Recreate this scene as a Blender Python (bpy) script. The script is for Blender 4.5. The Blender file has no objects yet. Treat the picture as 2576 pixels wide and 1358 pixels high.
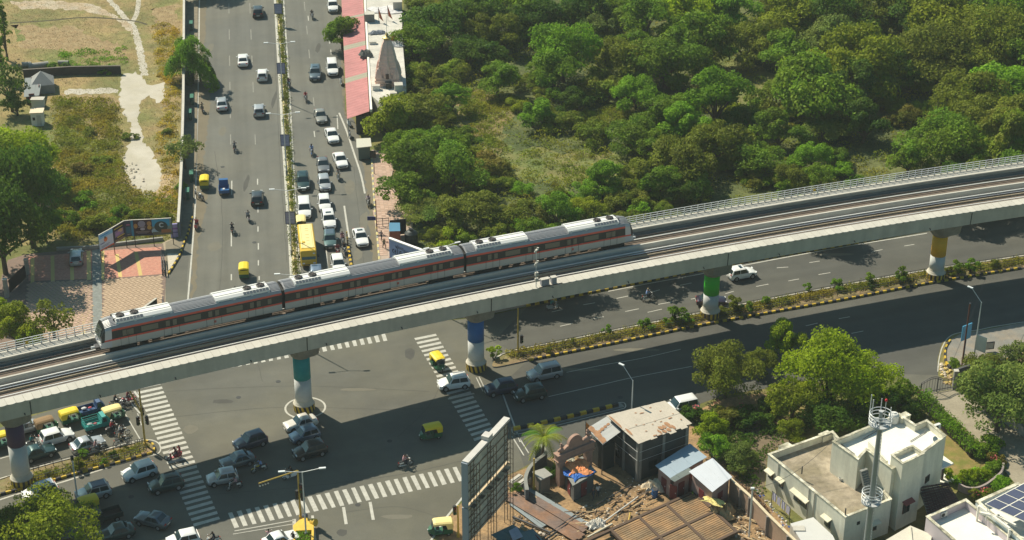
import bpy, bmesh, math, random
from math import sin, cos, tan, pi, radians, atan2, hypot
from mathutils import Vector, Matrix
from mathutils.geometry import tessellate_polygon
random.seed(7)
R = random.Random(11)
SC = bpy.context.scene
COL = SC.collection

# ---------------------------------------------------------------- camera, sky, sun, exposure
CH = 126.0; PITCH = radians(28.5); FPX = 4750.0; CX, CY = 1288.0, 679.2
cd = bpy.data.cameras.new('camera'); cam = bpy.data.objects.new('camera', cd); COL.objects.link(cam)
cam.location = (0, 0, CH); cam.rotation_euler = (pi/2-PITCH, 0, 0)
cd.sensor_width = 36; cd.lens = 36*FPX/2576.0; cd.clip_start = 1; cd.clip_end = 6000
SC.camera = cam
wd = bpy.data.worlds.new('World'); SC.world = wd; wd.use_nodes = True
nt = wd.node_tree; bg = nt.nodes['Background']
sky = nt.nodes.new('ShaderNodeTexSky'); sky.sky_type = 'NISHITA'; sky.sun_disc = False
sky.sun_elevation = radians(47); sky.sun_rotation = radians(-46); sky.air_density = 1.0; sky.dust_density = 1.5
tint = nt.nodes.new('ShaderNodeVectorMath'); tint.operation = 'MULTIPLY'; tint.inputs[1].default_value = (0.60, 1.0, 0.98)
nt.links.new(sky.outputs[0], tint.inputs[0]); nt.links.new(tint.outputs[0], bg.inputs[0]); bg.inputs[1].default_value = 0.068
sl = bpy.data.lights.new('sun', 'SUN'); sl.energy = 4.85; sl.angle = radians(0.55); sl.color = (1.0, 0.915, 0.74)
sun = bpy.data.objects.new('sun', sl); COL.objects.link(sun); sun.location = (-60, 160, 120)
LD = Vector((0.72, -0.69, -tan(radians(47))*0.9972)).normalized()
sun.rotation_euler = LD.to_track_quat('-Z', 'Y').to_euler()
SC.view_settings.view_transform = 'Standard'; SC.view_settings.look = 'None'
SC.view_settings.gamma = 1; SC.view_settings.exposure = 0.46; SC.view_settings.use_curve_mapping = False

# surveyed points: the photograph read as a map, each point put on the ground (or at height z)
def W(px, py, z=0.0):
    f = Vector((0, cos(PITCH), -sin(PITCH))); u = Vector((0, sin(PITCH), cos(PITCH)))
    d = f + Vector(((px-CX)/FPX, 0, 0)) + u*((CY-py)/FPX)
    t = (z-CH)/d.z
    return Vector((0, 0, CH)) + d*t
def W2(px, py, z=0.0):
    p = W(px, py, z); return (p.x, p.y)
def up(px, py, b):            # height above the ground point b (px) of image row py
    g = W(*b); lo, hi = 0.0, 60.0
    for _ in range(40):
        m = (lo+hi)/2; v = Vector((g.x, g.y, m-CH))
        yy = CY-FPX*(v.y*sin(PITCH)+v.z*cos(PITCH))/(v.y*cos(PITCH)-v.z*sin(PITCH))
        if yy > py: lo = m
        else: hi = m
    return lo

# ---------------------------------------------------------------- materials
MATS = {}
def M(name, rgb, rough=0.85, metal=0.0, nz=None, bump=None, rgb2=None, world=False, spec=0.4, coat=0.0, trans=0.0, rnd=0.0, streak=None):
    if name in MATS: return MATS[name]
    m = bpy.data.materials.new(name); m.use_nodes = True; t = m.node_tree; b = t.nodes['Principled BSDF']
    b.inputs['Base Color'].default_value = (*rgb, 1); b.inputs['Roughness'].default_value = rough
    b.inputs['Metallic'].default_value = metal; b.inputs['Specular IOR Level'].default_value = spec
    if coat: b.inputs['Coat Weight'].default_value = coat; b.inputs['Coat Roughness'].default_value = 0.08
    N = t.nodes.new; L = t.links.new
    pos = None
    def coord():
        nonlocal pos
        if pos is None:
            if world: n = N('ShaderNodeNewGeometry'); pos = n.outputs['Position']
            else: n = N('ShaderNodeTexCoord'); pos = n.outputs['Object']
        return pos
    col = None
    if nz:
        acc = None
        for sc_, lo, hi in nz:
            n = N('ShaderNodeTexNoise'); n.inputs['Scale'].default_value = sc_; n.inputs['Detail'].default_value = 6; n.inputs['Roughness'].default_value = 0.6
            L(coord(), n.inputs['Vector'])
            mr = N('ShaderNodeMapRange'); mr.inputs['From Min'].default_value = 0.3; mr.inputs['From Max'].default_value = 0.7
            mr.inputs['To Min'].default_value = lo; mr.inputs['To Max'].default_value = hi
            L(n.outputs['Fac'], mr.inputs['Value'])
            if acc is None: acc = mr.outputs[0]; first = n
            else:
                mm = N('ShaderNodeMath'); mm.operation = 'MULTIPLY'; L(acc, mm.inputs[0]); L(mr.outputs[0], mm.inputs[1]); acc = mm.outputs[0]
        if streak:      # long wear streaks: (angle, along, across, lo, hi); angle None = vertical streaks
            mp = N('ShaderNodeMapping'); ang, s1, s2, lo, hi = streak
            if ang is None: mp.inputs['Scale'].default_value = (s2, s2, s1)
            else: mp.vector_type = 'TEXTURE'; mp.inputs['Rotation'].default_value = (0, 0, ang); mp.inputs['Scale'].default_value = (1/s1, 1/s2, 1)
            L(coord(), mp.inputs['Vector']); n = N('ShaderNodeTexNoise'); n.inputs['Scale'].default_value = 1.0; n.inputs['Detail'].default_value = 4; L(mp.outputs[0], n.inputs['Vector'])
            mr = N('ShaderNodeMapRange'); mr.inputs['From Min'].default_value = 0.32; mr.inputs['From Max'].default_value = 0.68; mr.inputs['To Min'].default_value = lo; mr.inputs['To Max'].default_value = hi
            L(n.outputs['Fac'], mr.inputs['Value']); mm = N('ShaderNodeMath'); mm.operation = 'MULTIPLY'; L(acc, mm.inputs[0]); L(mr.outputs[0], mm.inputs[1]); acc = mm.outputs[0]
        base = None
        if rgb2:
            n2 = N('ShaderNodeTexNoise'); n2.inputs['Scale'].default_value = nz[0][0]*0.7+0.013; n2.inputs['Detail'].default_value = 7; n2.inputs['Roughness'].default_value = 0.65
            L(coord(), n2.inputs['Vector'])
            cr = N('ShaderNodeValToRGB'); cr.color_ramp.elements[0].position = 0.4; cr.color_ramp.elements[1].position = 0.6
            cr.color_ramp.elements[0].color = (*rgb, 1); cr.color_ramp.elements[1].color = (*rgb2, 1)
            L(n2.outputs['Fac'], cr.inputs[0]); base = cr.outputs[0]
        mx = N('ShaderNodeVectorMath'); mx.operation = 'SCALE'
        if base is not None: L(base, mx.inputs[0])
        else: mx.inputs[0].default_value = rgb
        L(acc, mx.inputs['Scale']); col = mx.outputs[0]
    if rnd:
        oi = N('ShaderNodeObjectInfo'); mr = N('ShaderNodeMapRange'); mr.inputs['To Min'].default_value = 1-rnd; mr.inputs['To Max'].default_value = 1+rnd
        L(oi.outputs['Random'], mr.inputs['Value'])
        mx = N('ShaderNodeVectorMath'); mx.operation = 'SCALE'
        if col is not None: L(col, mx.inputs[0])
        else: mx.inputs[0].default_value = rgb
        L(mr.outputs[0], mx.inputs['Scale']); col = mx.outputs[0]
    if col is not None: L(col, b.inputs['Base Color'])
    if bump:
        n = N('ShaderNodeTexNoise'); n.inputs['Scale'].default_value = bump[0]; n.inputs['Detail'].default_value = 5
        L(coord(), n.inputs['Vector']); bp = N('ShaderNodeBump'); bp.inputs['Strength'].default_value = bump[1]; bp.inputs['Distance'].default_value = bump[2]
        L(n.outputs['Fac'], bp.inputs['Height']); L(bp.outputs[0], b.inputs['Normal'])
    if trans:
        tr = N('ShaderNodeBsdfTranslucent'); ms = N('ShaderNodeMixShader'); ms.inputs[0].default_value = trans
        if col is not None: L(col, tr.inputs[0])
        else: tr.inputs[0].default_value = (*rgb, 1)
        L(b.outputs[0], ms.inputs[1]); L(tr.outputs[0], ms.inputs[2]); L(ms.outputs[0], t.nodes['Material Output'].inputs[0])
    MATS[name] = m; return m

ASPHALT = M('asphalt', (0.122,0.116,0.088), 0.88, nz=[(0.05,0.84,1.13),(0.35,0.91,1.08),(7,0.92,1.08)], bump=(9,0.15,0.02), rgb2=(0.104,0.102,0.086), world=True, streak=(0.33, .025, .25, .90, 1.07))
ASPHALT_A = M('asphalt_straight_road', (0.135,0.131,0.108), 0.88, nz=[(0.06,0.86,1.10),(0.35,0.93,1.07),(7,0.93,1.08)], bump=(9,0.15,0.02), rgb2=(0.118,0.118,0.104), world=True, streak=(1.7053, .02, .55, .84, 1.08))
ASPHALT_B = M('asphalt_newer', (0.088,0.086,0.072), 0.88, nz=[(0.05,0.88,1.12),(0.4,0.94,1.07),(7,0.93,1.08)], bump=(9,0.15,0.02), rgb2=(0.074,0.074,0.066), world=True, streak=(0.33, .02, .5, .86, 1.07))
PAINTW = M('road_paint_white', (0.50,0.485,0.43), 0.7, nz=[(1.4,0.78,1.06),(9,0.80,1.08)], world=True)
SCRUB = M('scrub_ground', (0.105,0.120,0.028), 0.95, nz=[(0.09,0.75,1.25),(0.9,0.75,1.25),(6,0.8,1.2)], rgb2=(0.19,0.155,0.055), bump=(2.2,0.6,0.15), world=True)
DRY = M('dry_grass_ground', (0.30,0.215,0.095), 0.95, nz=[(0.12,0.75,1.2),(0.8,0.8,1.2),(5,0.85,1.15)], rgb2=(0.165,0.165,0.050), bump=(2.2,0.6,0.12), world=True)
PALE = M('pale_trodden_earth', (0.47,0.43,0.36), 0.95, nz=[(0.3,0.9,1.08)], rgb2=(0.42,0.38,0.30), bump=(2,0.15,0.05), world=True)
SAND = M('building_sand', (0.36,0.225,0.11), 0.95, nz=[(0.4,0.7,1.2),(3,0.75,1.2)], rgb2=(0.20,0.135,0.075), bump=(3,0.7,0.15), world=True)
SOIL = M('median_soil', (0.25,0.175,0.10), 0.95, nz=[(0.6,0.75,1.2),(4,0.75,1.25)], rgb2=(0.17,0.15,0.06), bump=(5,0.6,0.08), world=True)
CONC = M('concrete', (0.30,0.29,0.26), 0.85, nz=[(0.3,0.88,1.08),(3,0.93,1.06)], bump=(8,0.15,0.01), world=True)
CONC_D = M('concrete_grey', (0.225,0.225,0.205), 0.85, nz=[(0.12,0.86,1.1),(1.5,0.92,1.07)], world=True)
CONC_L = M('concrete_pale', (0.50,0.47,0.41), 0.85, nz=[(0.5,0.88,1.06),(4,0.92,1.05)], world=True)
KY = M('kerb_yellow', (0.60,0.40,0.03), 0.7, nz=[(2,0.65,1.1)], world=True)
KB = M('kerb_black', (0.025,0.025,0.028), 0.8, nz=[(2,0.8,1.5)], world=True)
STEEL = M('galvanised_steel', (0.60,0.61,0.60), 0.5, 0.15)
STEELD = M('dark_steel', (0.06,0.06,0.065), 0.6, 0.3)
WHITEP = M('white_paint', (0.68,0.665,0.61), 0.6, nz=[(0.8,0.9,1.03)])
YELP = M('yellow_paint', (0.47,0.32,0.06), 0.5)
BLACK = M('black_plastic', (0.015,0.015,0.017), 0.5)
GLASS = M('dark_glass', (0.018,0.035,0.040), 0.08, spec=0.8)
TYRE = M('tyre_rubber', (0.02,0.02,0.02), 0.8)
RIM = M('wheel_rim', (0.40,0.41,0.42), 0.35, 0.7)

# ---------------------------------------------------------------- mesh builder and object helpers
class MB:
    def __init__(s): s.v = []; s.f = []; s.m = []; s.mats = []
    def mi(s, mat):
        if mat not in s.mats: s.mats.append(mat)
        return s.mats.index(mat)
    def face(s, pts, mat):
        i = len(s.v); s.v += [tuple(p) for p in pts]; s.f.append(tuple(range(i, i+len(pts)))); s.m.append(s.mi(mat))
    def mesh(s, verts, faces, mat):
        i = len(s.v); s.v += [tuple(p) for p in verts]; k = s.mi(mat)
        for f in faces: s.f.append(tuple(a+i for a in f)); s.m.append(k)
    def box(s, c, d, mat, rz=0.0, ry=0.0):
        x, y, z = d[0]/2, d[1]/2, d[2]/2
        mt = Matrix.Rotation(rz, 3, 'Z') @ Matrix.Rotation(ry, 3, 'Y') if (rz or ry) else None
        vs = []
        for a in (-x, x):
            for b in (-y, y):
                for e in (-z, z):
                    p = Vector((a, b, e))
                    if mt: p = mt @ p
                    vs.append((p.x+c[0], p.y+c[1], p.z+c[2]))
        s.mesh(vs, [(0,1,3,2),(4,6,7,5),(0,4,5,1),(2,3,7,6),(0,2,6,4),(1,5,7,3)], mat)
    def bar(s, a, b, w, h, mat):     # beam a->b
        a = Vector(a); b = Vector(b); d = (b-a)
        if d.length < 1e-6: return
        d.normalize(); side = d.cross(Vector((0, 0, 1)))
        if side.length < 1e-3: side = Vector((1, 0, 0))
        side.normalize(); u = side.cross(d)
        vs = []
        for p in (a, b):
            for q, r_ in ((-1,-1),(1,-1),(1,1),(-1,1)): vs.append(p+side*(q*w/2)+u*(r_*h/2))
        s.mesh(vs, [(3,2,1,0),(4,5,6,7),(0,1,5,4),(1,2,6,5),(2,3,7,6),(3,0,4,7)], mat)
    def tube(s, a, b, r, mat, n=8, r2=None, cap=True):
        a = Vector(a); b = Vector(b); d = (b-a).normalized(); r2 = r if r2 is None else r2
        x = d.orthogonal().normalized(); y = d.cross(x)
        vs = []
        for p, rr in ((a, r), (b, r2)):
            for k in range(n): vs.append(p+x*(rr*cos(2*pi*k/n))+y*(rr*sin(2*pi*k/n)))
        fs = [(k, (k+1) % n, n+(k+1) % n, n+k) for k in range(n)]
        if cap: fs += [tuple(range(n-1, -1, -1)), tuple(range(n, 2*n))]
        s.mesh(vs, fs, mat)
    def lathe(s, prof, mat, n=20, c=(0, 0, 0), mats=None):
        vs = []; 
        for r_, z in prof:
            for k in range(n): vs.append((c[0]+r_*cos(2*pi*k/n), c[1]+r_*sin(2*pi*k/n), c[2]+z))
        i0 = len(s.v); s.v += vs
        for j in range(len(prof)-1):
            mt = mats[j] if mats else mat
            for k in range(n):
                s.f.append((i0+j*n+k, i0+j*n+(k+1) % n, i0+(j+1)*n+(k+1) % n, i0+(j+1)*n+k)); s.m.append(s.mi(mt))
        s.f.append(tuple(i0+k for k in range(n-1, -1, -1))); s.m.append(s.mi(mats[0] if mats else mat))
        j = len(prof)-1; s.f.append(tuple(i0+j*n+k for k in range(n))); s.m.append(s.mi(mats[-1] if mats else mat))
    def prism(s, poly, z0, z1, mat, top=None):
        n = len(poly); ar = sum(poly[i][0]*poly[(i+1) % n][1]-poly[(i+1) % n][0]*poly[i][1] for i in range(n))
        P = [(p[0], p[1]) for p in poly]
        if ar < 0: P = P[::-1]
        vs = [(x, y, z0) for x, y in P]+[(x, y, z1) for x, y in P]
        s.mesh(vs, [(k, (k+1) % n, n+(k+1) % n, n+k) for k in range(n)], mat)
        tri = tessellate_polygon([[Vector((x, y, 0)) for x, y in P]])
        def o(t):
            a, b, c = (P[i] for i in t)
            return t if (b[0]-a[0])*(c[1]-a[1])-(b[1]-a[1])*(c[0]-a[0]) > 0 else (t[0], t[2], t[1])
        tri = [o(t) for t in tri]
        s.mesh([(x, y, z1) for x, y in P], tri, top or mat)
        s.mesh([(x, y, z0) for x, y in P], [t[::-1] for t in tri], mat)
    def sheet(s, poly, z, mat):
        P = [(p[0], p[1]) for p in poly]
        tri = tessellate_polygon([[Vector((x, y, 0)) for x, y in P]])
        out = []
        for t in tri:
            a, b, c = (P[i] for i in t)
            out.append(t if (b[0]-a[0])*(c[1]-a[1])-(b[1]-a[1])*(c[0]-a[0]) > 0 else (t[0], t[2], t[1]))
        s.mesh([(x, y, z) for x, y in P], out, mat)
    def ball(s, c, r, mat, n=10, m=6, sq=(1, 1, 1)):
        prof = [(sin(pi*j/m), -cos(pi*j/m)) for j in range(m+1)]
        i0 = len(s.v); k_ = s.mi(mat)
        for a, z in prof:
            for k in range(n): s.v.append((c[0]+r*sq[0]*a*cos(2*pi*k/n), c[1]+r*sq[1]*a*sin(2*pi*k/n), c[2]+r*sq[2]*z))
        for j in range(m):
            for k in range(n): s.f.append((i0+j*n+k, i0+j*n+(k+1) % n, i0+(j+1)*n+(k+1) % n, i0+(j+1)*n+k)); s.m.append(k_)
    def data(s, name, smooth=False, weld=False):
        me = bpy.data.meshes.new(name); me.from_pydata(s.v, [], s.f)
        for m in s.mats: me.materials.append(m)
        me.polygons.foreach_set('material_index', s.m)
        if weld:
            bm = bmesh.new(); bm.from_mesh(me); bmesh.ops.remove_doubles(bm, verts=bm.verts, dist=0.0005)
            bmesh.ops.recalc_face_normals(bm, faces=bm.faces); bm.to_mesh(me); bm.free()
        if smooth: me.shade_smooth()
        me.update(); return me
    def build(s, name, parent=None, smooth=False, loc=None, weld=False, **kw):
        return link(name, s.data(name, smooth, weld), parent, loc, **kw)

def link(name, me, parent=None, loc=None, rz=0.0, label=None, cat=None, group=None, kind=None):
    o = bpy.data.objects.new(name, me); COL.objects.link(o)
    if parent: o.parent = parent
    if loc is not None: o.location = loc
    if rz: o.rotation_euler = (0, 0, rz)
    if label: o['label'] = label
    if cat: o['category'] = cat
    if group: o['group'] = group
    if kind: o['kind'] = kind
    return o
def thing(name, label, cat, loc=(0, 0, 0), rz=0.0, group=None, kind=None):
    return link(name, None, None, loc, rz, label, cat, group, kind)
def paint(o, mats):           # object-linked materials so alike meshes share data
    for i, m in enumerate(mats):
        if m is None: continue
        o.material_slots[i].link = 'OBJECT'; o.material_slots[i].material = m
def kids(o): return [c for c in o.children]
def dup(o, loc, rz=0.0, label=None, group=None, scale=None):
    n = o.copy(); COL.objects.link(n); n.location = loc; n.rotation_euler = (0, 0, rz)
    if scale: n.scale = scale
    if label: n['label'] = label
    if group: n['group'] = group
    for c in o.children:
        k = c.copy(); COL.objects.link(k); k.parent = n
        for g in c.children:
            q = g.copy(); COL.objects.link(q); q.parent = k
    return n
def path_pts(pts, z=0.0, step=1.0):    # densify px polyline to world points
    P = [Vector(W(x, y, z)) for x, y in pts]; out = [P[0]]
    for a, b in zip(P, P[1:]):
        n = max(1, int((b-a).length/step+0.5))
        for k in range(1, n+1): out.append(a.lerp(b, k/n))
    return out
def smooth_px(pts, n=8):       # Catmull-Rom through px points
    out = []
    for i in range(len(pts)-1):
        p0 = pts[max(i-1, 0)]; p1 = pts[i]; p2 = pts[i+1]; p3 = pts[min(i+2, len(pts)-1)]
        for k in range(n):
            t = k/n
            out.append(tuple(0.5*((2*p1[d])+(-p0[d]+p2[d])*t+(2*p0[d]-5*p1[d]+4*p2[d]-p3[d])*t*t+(-p0[d]+3*p1[d]-3*p2[d]+p3[d])*t**3) for d in (0, 1)))
    out.append(tuple(pts[-1])); return out
def strip(mb, P, w, z, mat, h=None):   # flat ribbon (or low wall with h) along world points
    n = len(P); L_ = []; R_ = []
    for i in range(n):
        a = P[max(i-1, 0)]; b = P[min(i+1, n-1)]; t = Vector((b.x-a.x, b.y-a.y, 0)).normalized(); s = Vector((-t.y, t.x, 0))
        L_.append(P[i]+s*w/2); R_.append(P[i]-s*w/2)
    for i in range(n-1):
        a, b, c, d = R_[i], R_[i+1], L_[i+1], L_[i]
        if h is None: mb.face([(q.x, q.y, z) for q in (a, b, c, d)], mat)
        else:
            mb.face([(q.x, q.y, z+h) for q in (a, b, c, d)], mat)
            mb.face([(a.x, a.y, z), (b.x, b.y, z), (b.x, b.y, z+h), (a.x, a.y, z+h)], mat)
            mb.face([(c.x, c.y, z), (d.x, d.y, z), (d.x, d.y, z+h), (c.x, c.y, z+h)], mat)
    if h is not None:
        for i in (0, n-1):
            a, d = R_[i], L_[i]; mb.face([(a.x, a.y, z), (d.x, d.y, z), (d.x, d.y, z+h), (a.x, a.y, z+h)], mat)
def pxpoly(pts, z=0.0): return [W2(x, y, z) for x, y in pts]

# road B / viaduct centre line (plan): fitted through the five piers
def cy(x):
    x0 = max(-75.0, min(80.0, x)); f = lambda t: -1.02036e-3*t*t+0.432578*t+207.9966
    return f(x0)+(x-x0)*(-2.04072e-3*x0+0.432578)
def ct(x):
    x0 = max(-75.0, min(80.0, x)); a = -2.04072e-3*x0+0.432578
    return Vector((1, a, 0)).normalized()
def cn(x):
    t = ct(x); return Vector((-t.y, t.x, 0))
def ztop(x):
    x0 = max(-75.0, min(75.0, x)); return 13.0-0.01375*x0+0.000145*x0*x0
AX = Vector((-0.134, 0.991, 0)).normalized()      # direction of road A, away from the camera
HA = atan2(AX.y, AX.x)
def HB(x): t = ct(x); return atan2(t.y, t.x)
# ---------------------------------------------------------------- morning haze
hz = MB(); hz.box((0, 250, 65.4), (1400, 1000, 132.8), ASPHALT); hz_o = hz.build('haze', kind='stuff')
hm = bpy.data.materials.new('haze_air'); hm.use_nodes = True; hn = hm.node_tree; hn.nodes.remove(hn.nodes['Principled BSDF'])
pvn = hn.nodes.new('ShaderNodeVolumePrincipled'); pvn.inputs['Color'].default_value = (.90,.96,.93,1); pvn.inputs['Density'].default_value = 0.00014; pvn.inputs['Anisotropy'].default_value = 0.2
hn.links.new(pvn.outputs[0], hn.nodes['Material Output'].inputs['Volume']); hz_o.data.materials[0] = hm
# ---------------------------------------------------------------- ground, roads, markings
g = MB(); g.face([(-1500,-700,0),(1500,-700,0),(1500,2200,0),(-1500,2200,0)], SCRUB); g.build('ground', kind='structure')
g = MB(); g.sheet(pxpoly([(-120,-60),(475,-60),(462,300),(448,545),(300,560),(200,600),(-120,640)]), 0.004, DRY); g.build('vacant_lot', kind='structure')
g = MB()
rr0 = random.Random(4)
trail = [(258,-20),(300,30),(335,70),(348,110),(356,150),(362,190)]
TANP = M('tan_trodden_earth', (0.40,0.30,0.19), 0.95, nz=[(0.5,0.8,1.15),(4,.85,1.1)], rgb2=(0.46,0.39,0.29), world=True)
g.sheet([(p.x+.62+rr0.uniform(-.15,.25), p.y) for p in path_pts(smooth_px(trail), 0, .5)]+[(p.x-.5-rr0.uniform(-.15,.25), p.y) for p in path_pts(smooth_px(trail), 0, .5)][::-1], 0.010, PALE)
strip(g, path_pts(smooth_px([(350,-20),(345,30),(330,60)]), 0, 1), 0.9, 0.014, PALE)
rr = random.Random(3)
def rough(pts, z=0, amp=0.35, step=0.8):
    P = path_pts(pts+[pts[0]], z, step)[:-1]
    return [(p.x+rr.uniform(-amp, amp), p.y+rr.uniform(-amp, amp)*1.6) for p in P]
pad = [(312,186),(345,182),(372,214),(412,208),(414,250),(396,262),(372,240),(350,265),(348,300),(356,335),(362,362),(382,372),(388,398),(408,425),(402,470),(372,490),(345,475),(318,440),(300,410),(312,385),(330,355),(328,310),(302,262),(303,205)]
g.sheet(rough(pad), 0.018, PALE)
g.sheet(rough([(372,440),(430,440),(440,500),(420,520),(380,505)]), 0.014, M('tan_earth', (0.42,0.31,0.18), 0.95, nz=[(1,0.8,1.15)], world=True))
g.sheet(rough([(165,225),(300,222),(298,236),(165,238)]), 0.010, PALE)
g.sheet(rough([(20,5),(120,0),(240,12),(330,60),(338,90),(285,45),(200,25),(60,22)]), 0.012, TANP)
DGR = M('fresh_grass_patch', (0.13,0.165,0.04), 0.95, nz=[(1,.75,1.2),(6,.8,1.2)], rgb2=(.18,.17,.05), world=True); BRN = M('bare_brown_patch', (0.27,0.185,0.09), .95, nz=[(.8,.8,1.2)], rgb2=(.31,.23,.12), world=True); DKS = M('dark_berm_line', (0.07,0.06,0.035), .95)
for k, (q, mt) in enumerate([([(40,75),(80,78),(120,90),(80,105),(45,95)],DGR),([(95,150),(150,135),(210,140),(180,160),(110,165)],DGR),([(150,95),(185,95),(180,118),(155,115)],DGR),([(30,60),(180,70),(300,110),(330,150),(230,130),(60,120)],BRN),([(160,240),(300,242),(298,270),(190,262)],BRN),([(380,20),(450,10),(450,90),(400,80)],BRN),([(100,320),(230,330),(300,400),(200,440),(110,400)],DGR),([(150,470),(300,480),(360,540),(300,590),(150,600)],DGR)]): g.sheet(rough(q, 0, .9, 1.2), 0.0065+.0008*k, mt)
strip(g, path_pts(smooth_px([(25,58),(120,52),(220,44),(330,52),(370,62)]), 0, 1), .5, 0.02, DKS)  # flat dark line standing for the low berm
g.build('dirt_path', kind='structure')

FLR = M('forest_floor', (0.060,0.085,0.022), 0.95, nz=[(0.15,0.75,1.25),(1.2,0.75,1.25)], rgb2=(0.105,0.115,0.035), bump=(2.2,0.6,0.15), world=True)
CLG = M('clearing_grass', (0.115,0.150,0.035), 0.95, nz=[(0.2,0.8,1.2),(1.5,0.8,1.2)], rgb2=(0.185,0.165,0.055), bump=(2.2,0.6,0.15), world=True)
CLT = M('clearing_straw', (0.21,0.155,0.065), 0.95, nz=[(0.2,0.8,1.2),(1.5,0.8,1.2)], rgb2=(0.145,0.145,0.045), bump=(2.2,0.6,0.15), world=True)
g = MB(); g.sheet(pxpoly([(1010,-150),(1024,230),(955,268),(945,300),(990,400),(1008,500),(1045,540),(1012,700),(1060,775),(1200,800),(1323,772),(1748,684),(2142,612),(2332,578),(2900,480),(2900,-150)]), 0.006, FLR)
for k, (q, mt) in enumerate([([(1140,225),(1255,232),(1310,262),(1270,300),(1270,350),(1300,400),(1240,395),(1180,340),(1150,280)],CLT),([(1250,370),(1400,380),(1530,375),(1610,395),(1600,440),(1420,475),(1300,450)],CLG),([(1750,160),(1850,140),(1970,190),(1940,265),(1860,260),(1775,225)],CLG),([(1560,270),(1640,260),(1690,320),(1620,350),(1560,320)],CLG),([(2380,410),(2460,400),(2440,440),(2350,440)],CLT)]): g.sheet(rough(q, 0, 1.1, 1.5), 0.0085+.001*k, mt)
g.build('forest_ground', kind='structure')
# asphalt: one sheet over both carriageways and the junction
RA = [(498,-40),(498,150),(495,400),(487,520),(472,590),(455,640),(425,690),(415,700),(413,780),(405,850),(330,965),(197,1012),(83,1046),(-60,1098),(-260,1150),(-260,1500),(1030,1500),(1087,1360),(1120,1305),(1170,1243),(1215,1222),(1300,1185),(1345,1160),(1400,1146),(1480,1120),(1600,1085),(1735,1032),(1761,1016),(1821,994),(1931,977),(2060,960),(2200,945),(2262,942),(2322,992),(2400,978),(2360,945),(2358,903),(2369,863),(2399,838),(2462,828),(2576,808),(2700,788),(2700,520),(2576,543),(2332,583),(2142,617),(1932,652),(1748,686),(1323,774),(1200,800),(1060,812),(985,770),(955,700),(948,620),(938,500),(931,400),(905,345),(890,300),(868,290),(862,100),(866,-40)]
g = MB(); g.sheet(pxpoly(RA), 0.012, ASPHALT); road = g.build('road', kind='structure')
g = MB(); g.sheet(pxpoly([(499,-40),(499,150),(496,400),(490,520),(480,600),(470,700),(470,790),(985,768),(954,700),(947,620),(937,500),(930,400),(904,345),(888,300),(866,290),(860,100),(864,-40)]), 0.014, ASPHALT_A); g.build('straight_road_surface', kind='structure')
DUST = M('kerb_dust', (0.165,0.140,0.095), .95, nz=[(.5,.9,1.08),(5,.92,1.06)], world=True)
g = MB(); rr = random.Random(3)
for k, q in enumerate([[(499,-30),(520,-30),(514,120),(530,260),(512,400),(520,520),(500,600),(494,720),(480,760),(484,620),(492,520),(496,300)],[(905,365),(880,300),(868,295),(845,-30),(860,-30),(866,280),(904,350),(935,410),(947,560),(955,690),(938,690),(928,560),(918,440)]]): g.sheet(rough(q, 0, .25, .9), 0.0175, DUST)
g.build('road_dust', kind='structure')
# repaired patches, dark drips and manhole covers
PATCH = M('asphalt_patch', (0.070,0.068,0.060), .9, nz=[(.8,.85,1.12)], world=True); PATCH2 = M('asphalt_patch_pale', (0.145,0.135,0.105), .9, nz=[(.8,.9,1.1)], world=True); IRON = M('cast_iron', (.03,.03,.03), .6)
for i, (px, py, w_, l_, mt) in enumerate([(560,330,1.2,4,PATCH2),(620,460,.8,6,PATCH),(540,620,2.2,3,PATCH2),(690,250,.7,8,PATCH),(880,470,1.8,5,PATCH2),(915,560,1.4,7,PATCH2),(900,640,1.5,4,PATCH2),(800,120,1.0,5,PATCH),(530,120,1.2,5,PATCH2),(560,1010,3,1.2,PATCH),(900,980,5,.8,PATCH2),(1030,890,1.5,3,PATCH),(480,1080,2,2,PATCH2),(1000,1300,4,1.0,PATCH2),(860,1340,1.4,1.4,PATCH),(1450,930,6,.9,PATCH2),(1600,880,7,.8,PATCH2),(2100,640,6,.8,PATCH2),(300,1230,3,.9,PATCH2)]):
    p = W(px, py); m = MB(); q = [(rr0.uniform(.42,.5)*a*w_, rr0.uniform(.42,.5)*b*l_) for a, b in ((-1,-1),(1,-1),(1,1),(-1,1))] if False else None
    r0_ = random.Random(i); pts = [(p.x+w_*.5*cos(k*pi/5)*r0_.uniform(.75,1.1), p.y+l_*.5*sin(k*pi/5)*r0_.uniform(.75,1.1)) for k in range(10)]; m.sheet(pts, 0.0185, mt); m.build('repair_patch', road)
SEAM = M('asphalt_seam', (.075,.073,.064), .9)
for pts in [[(420,985),(600,975),(800,972),(1080,985)],[(430,1050),(700,1025),(1000,1030),(1180,1015)],[(520,1245),(760,1225),(1000,1195),(1160,1160)],[(560,800),(640,900),(660,960)],[(860,1290),(1000,1275),(1100,1300)],[(1000,1100),(1080,1020),(1120,940)],[(540,380),(560,560),(552,760)],[(690,100),(705,420),(722,660)],[(890,420),(905,560),(915,660)]]: m = MB(); strip(m, [q+Vector((r_w,0,0)) for q, r_w in [(q, rr.uniform(-.06,.06)) for q in path_pts(smooth_px(pts), 0, 1.2)]], .07, .0205, SEAM); m.build('seam', road)
for px, py in ((560,420),(640,610),(800,330),(600,1000),(980,1110),(700,960),(1340,940),(1560,1000),(330,1250),(900,1270)):
    p = W(px, py); m = MB(); m.tube((p.x,p.y,.012),(p.x,p.y,.03),.32,IRON,14); m.build('manhole_cover', road)
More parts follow.
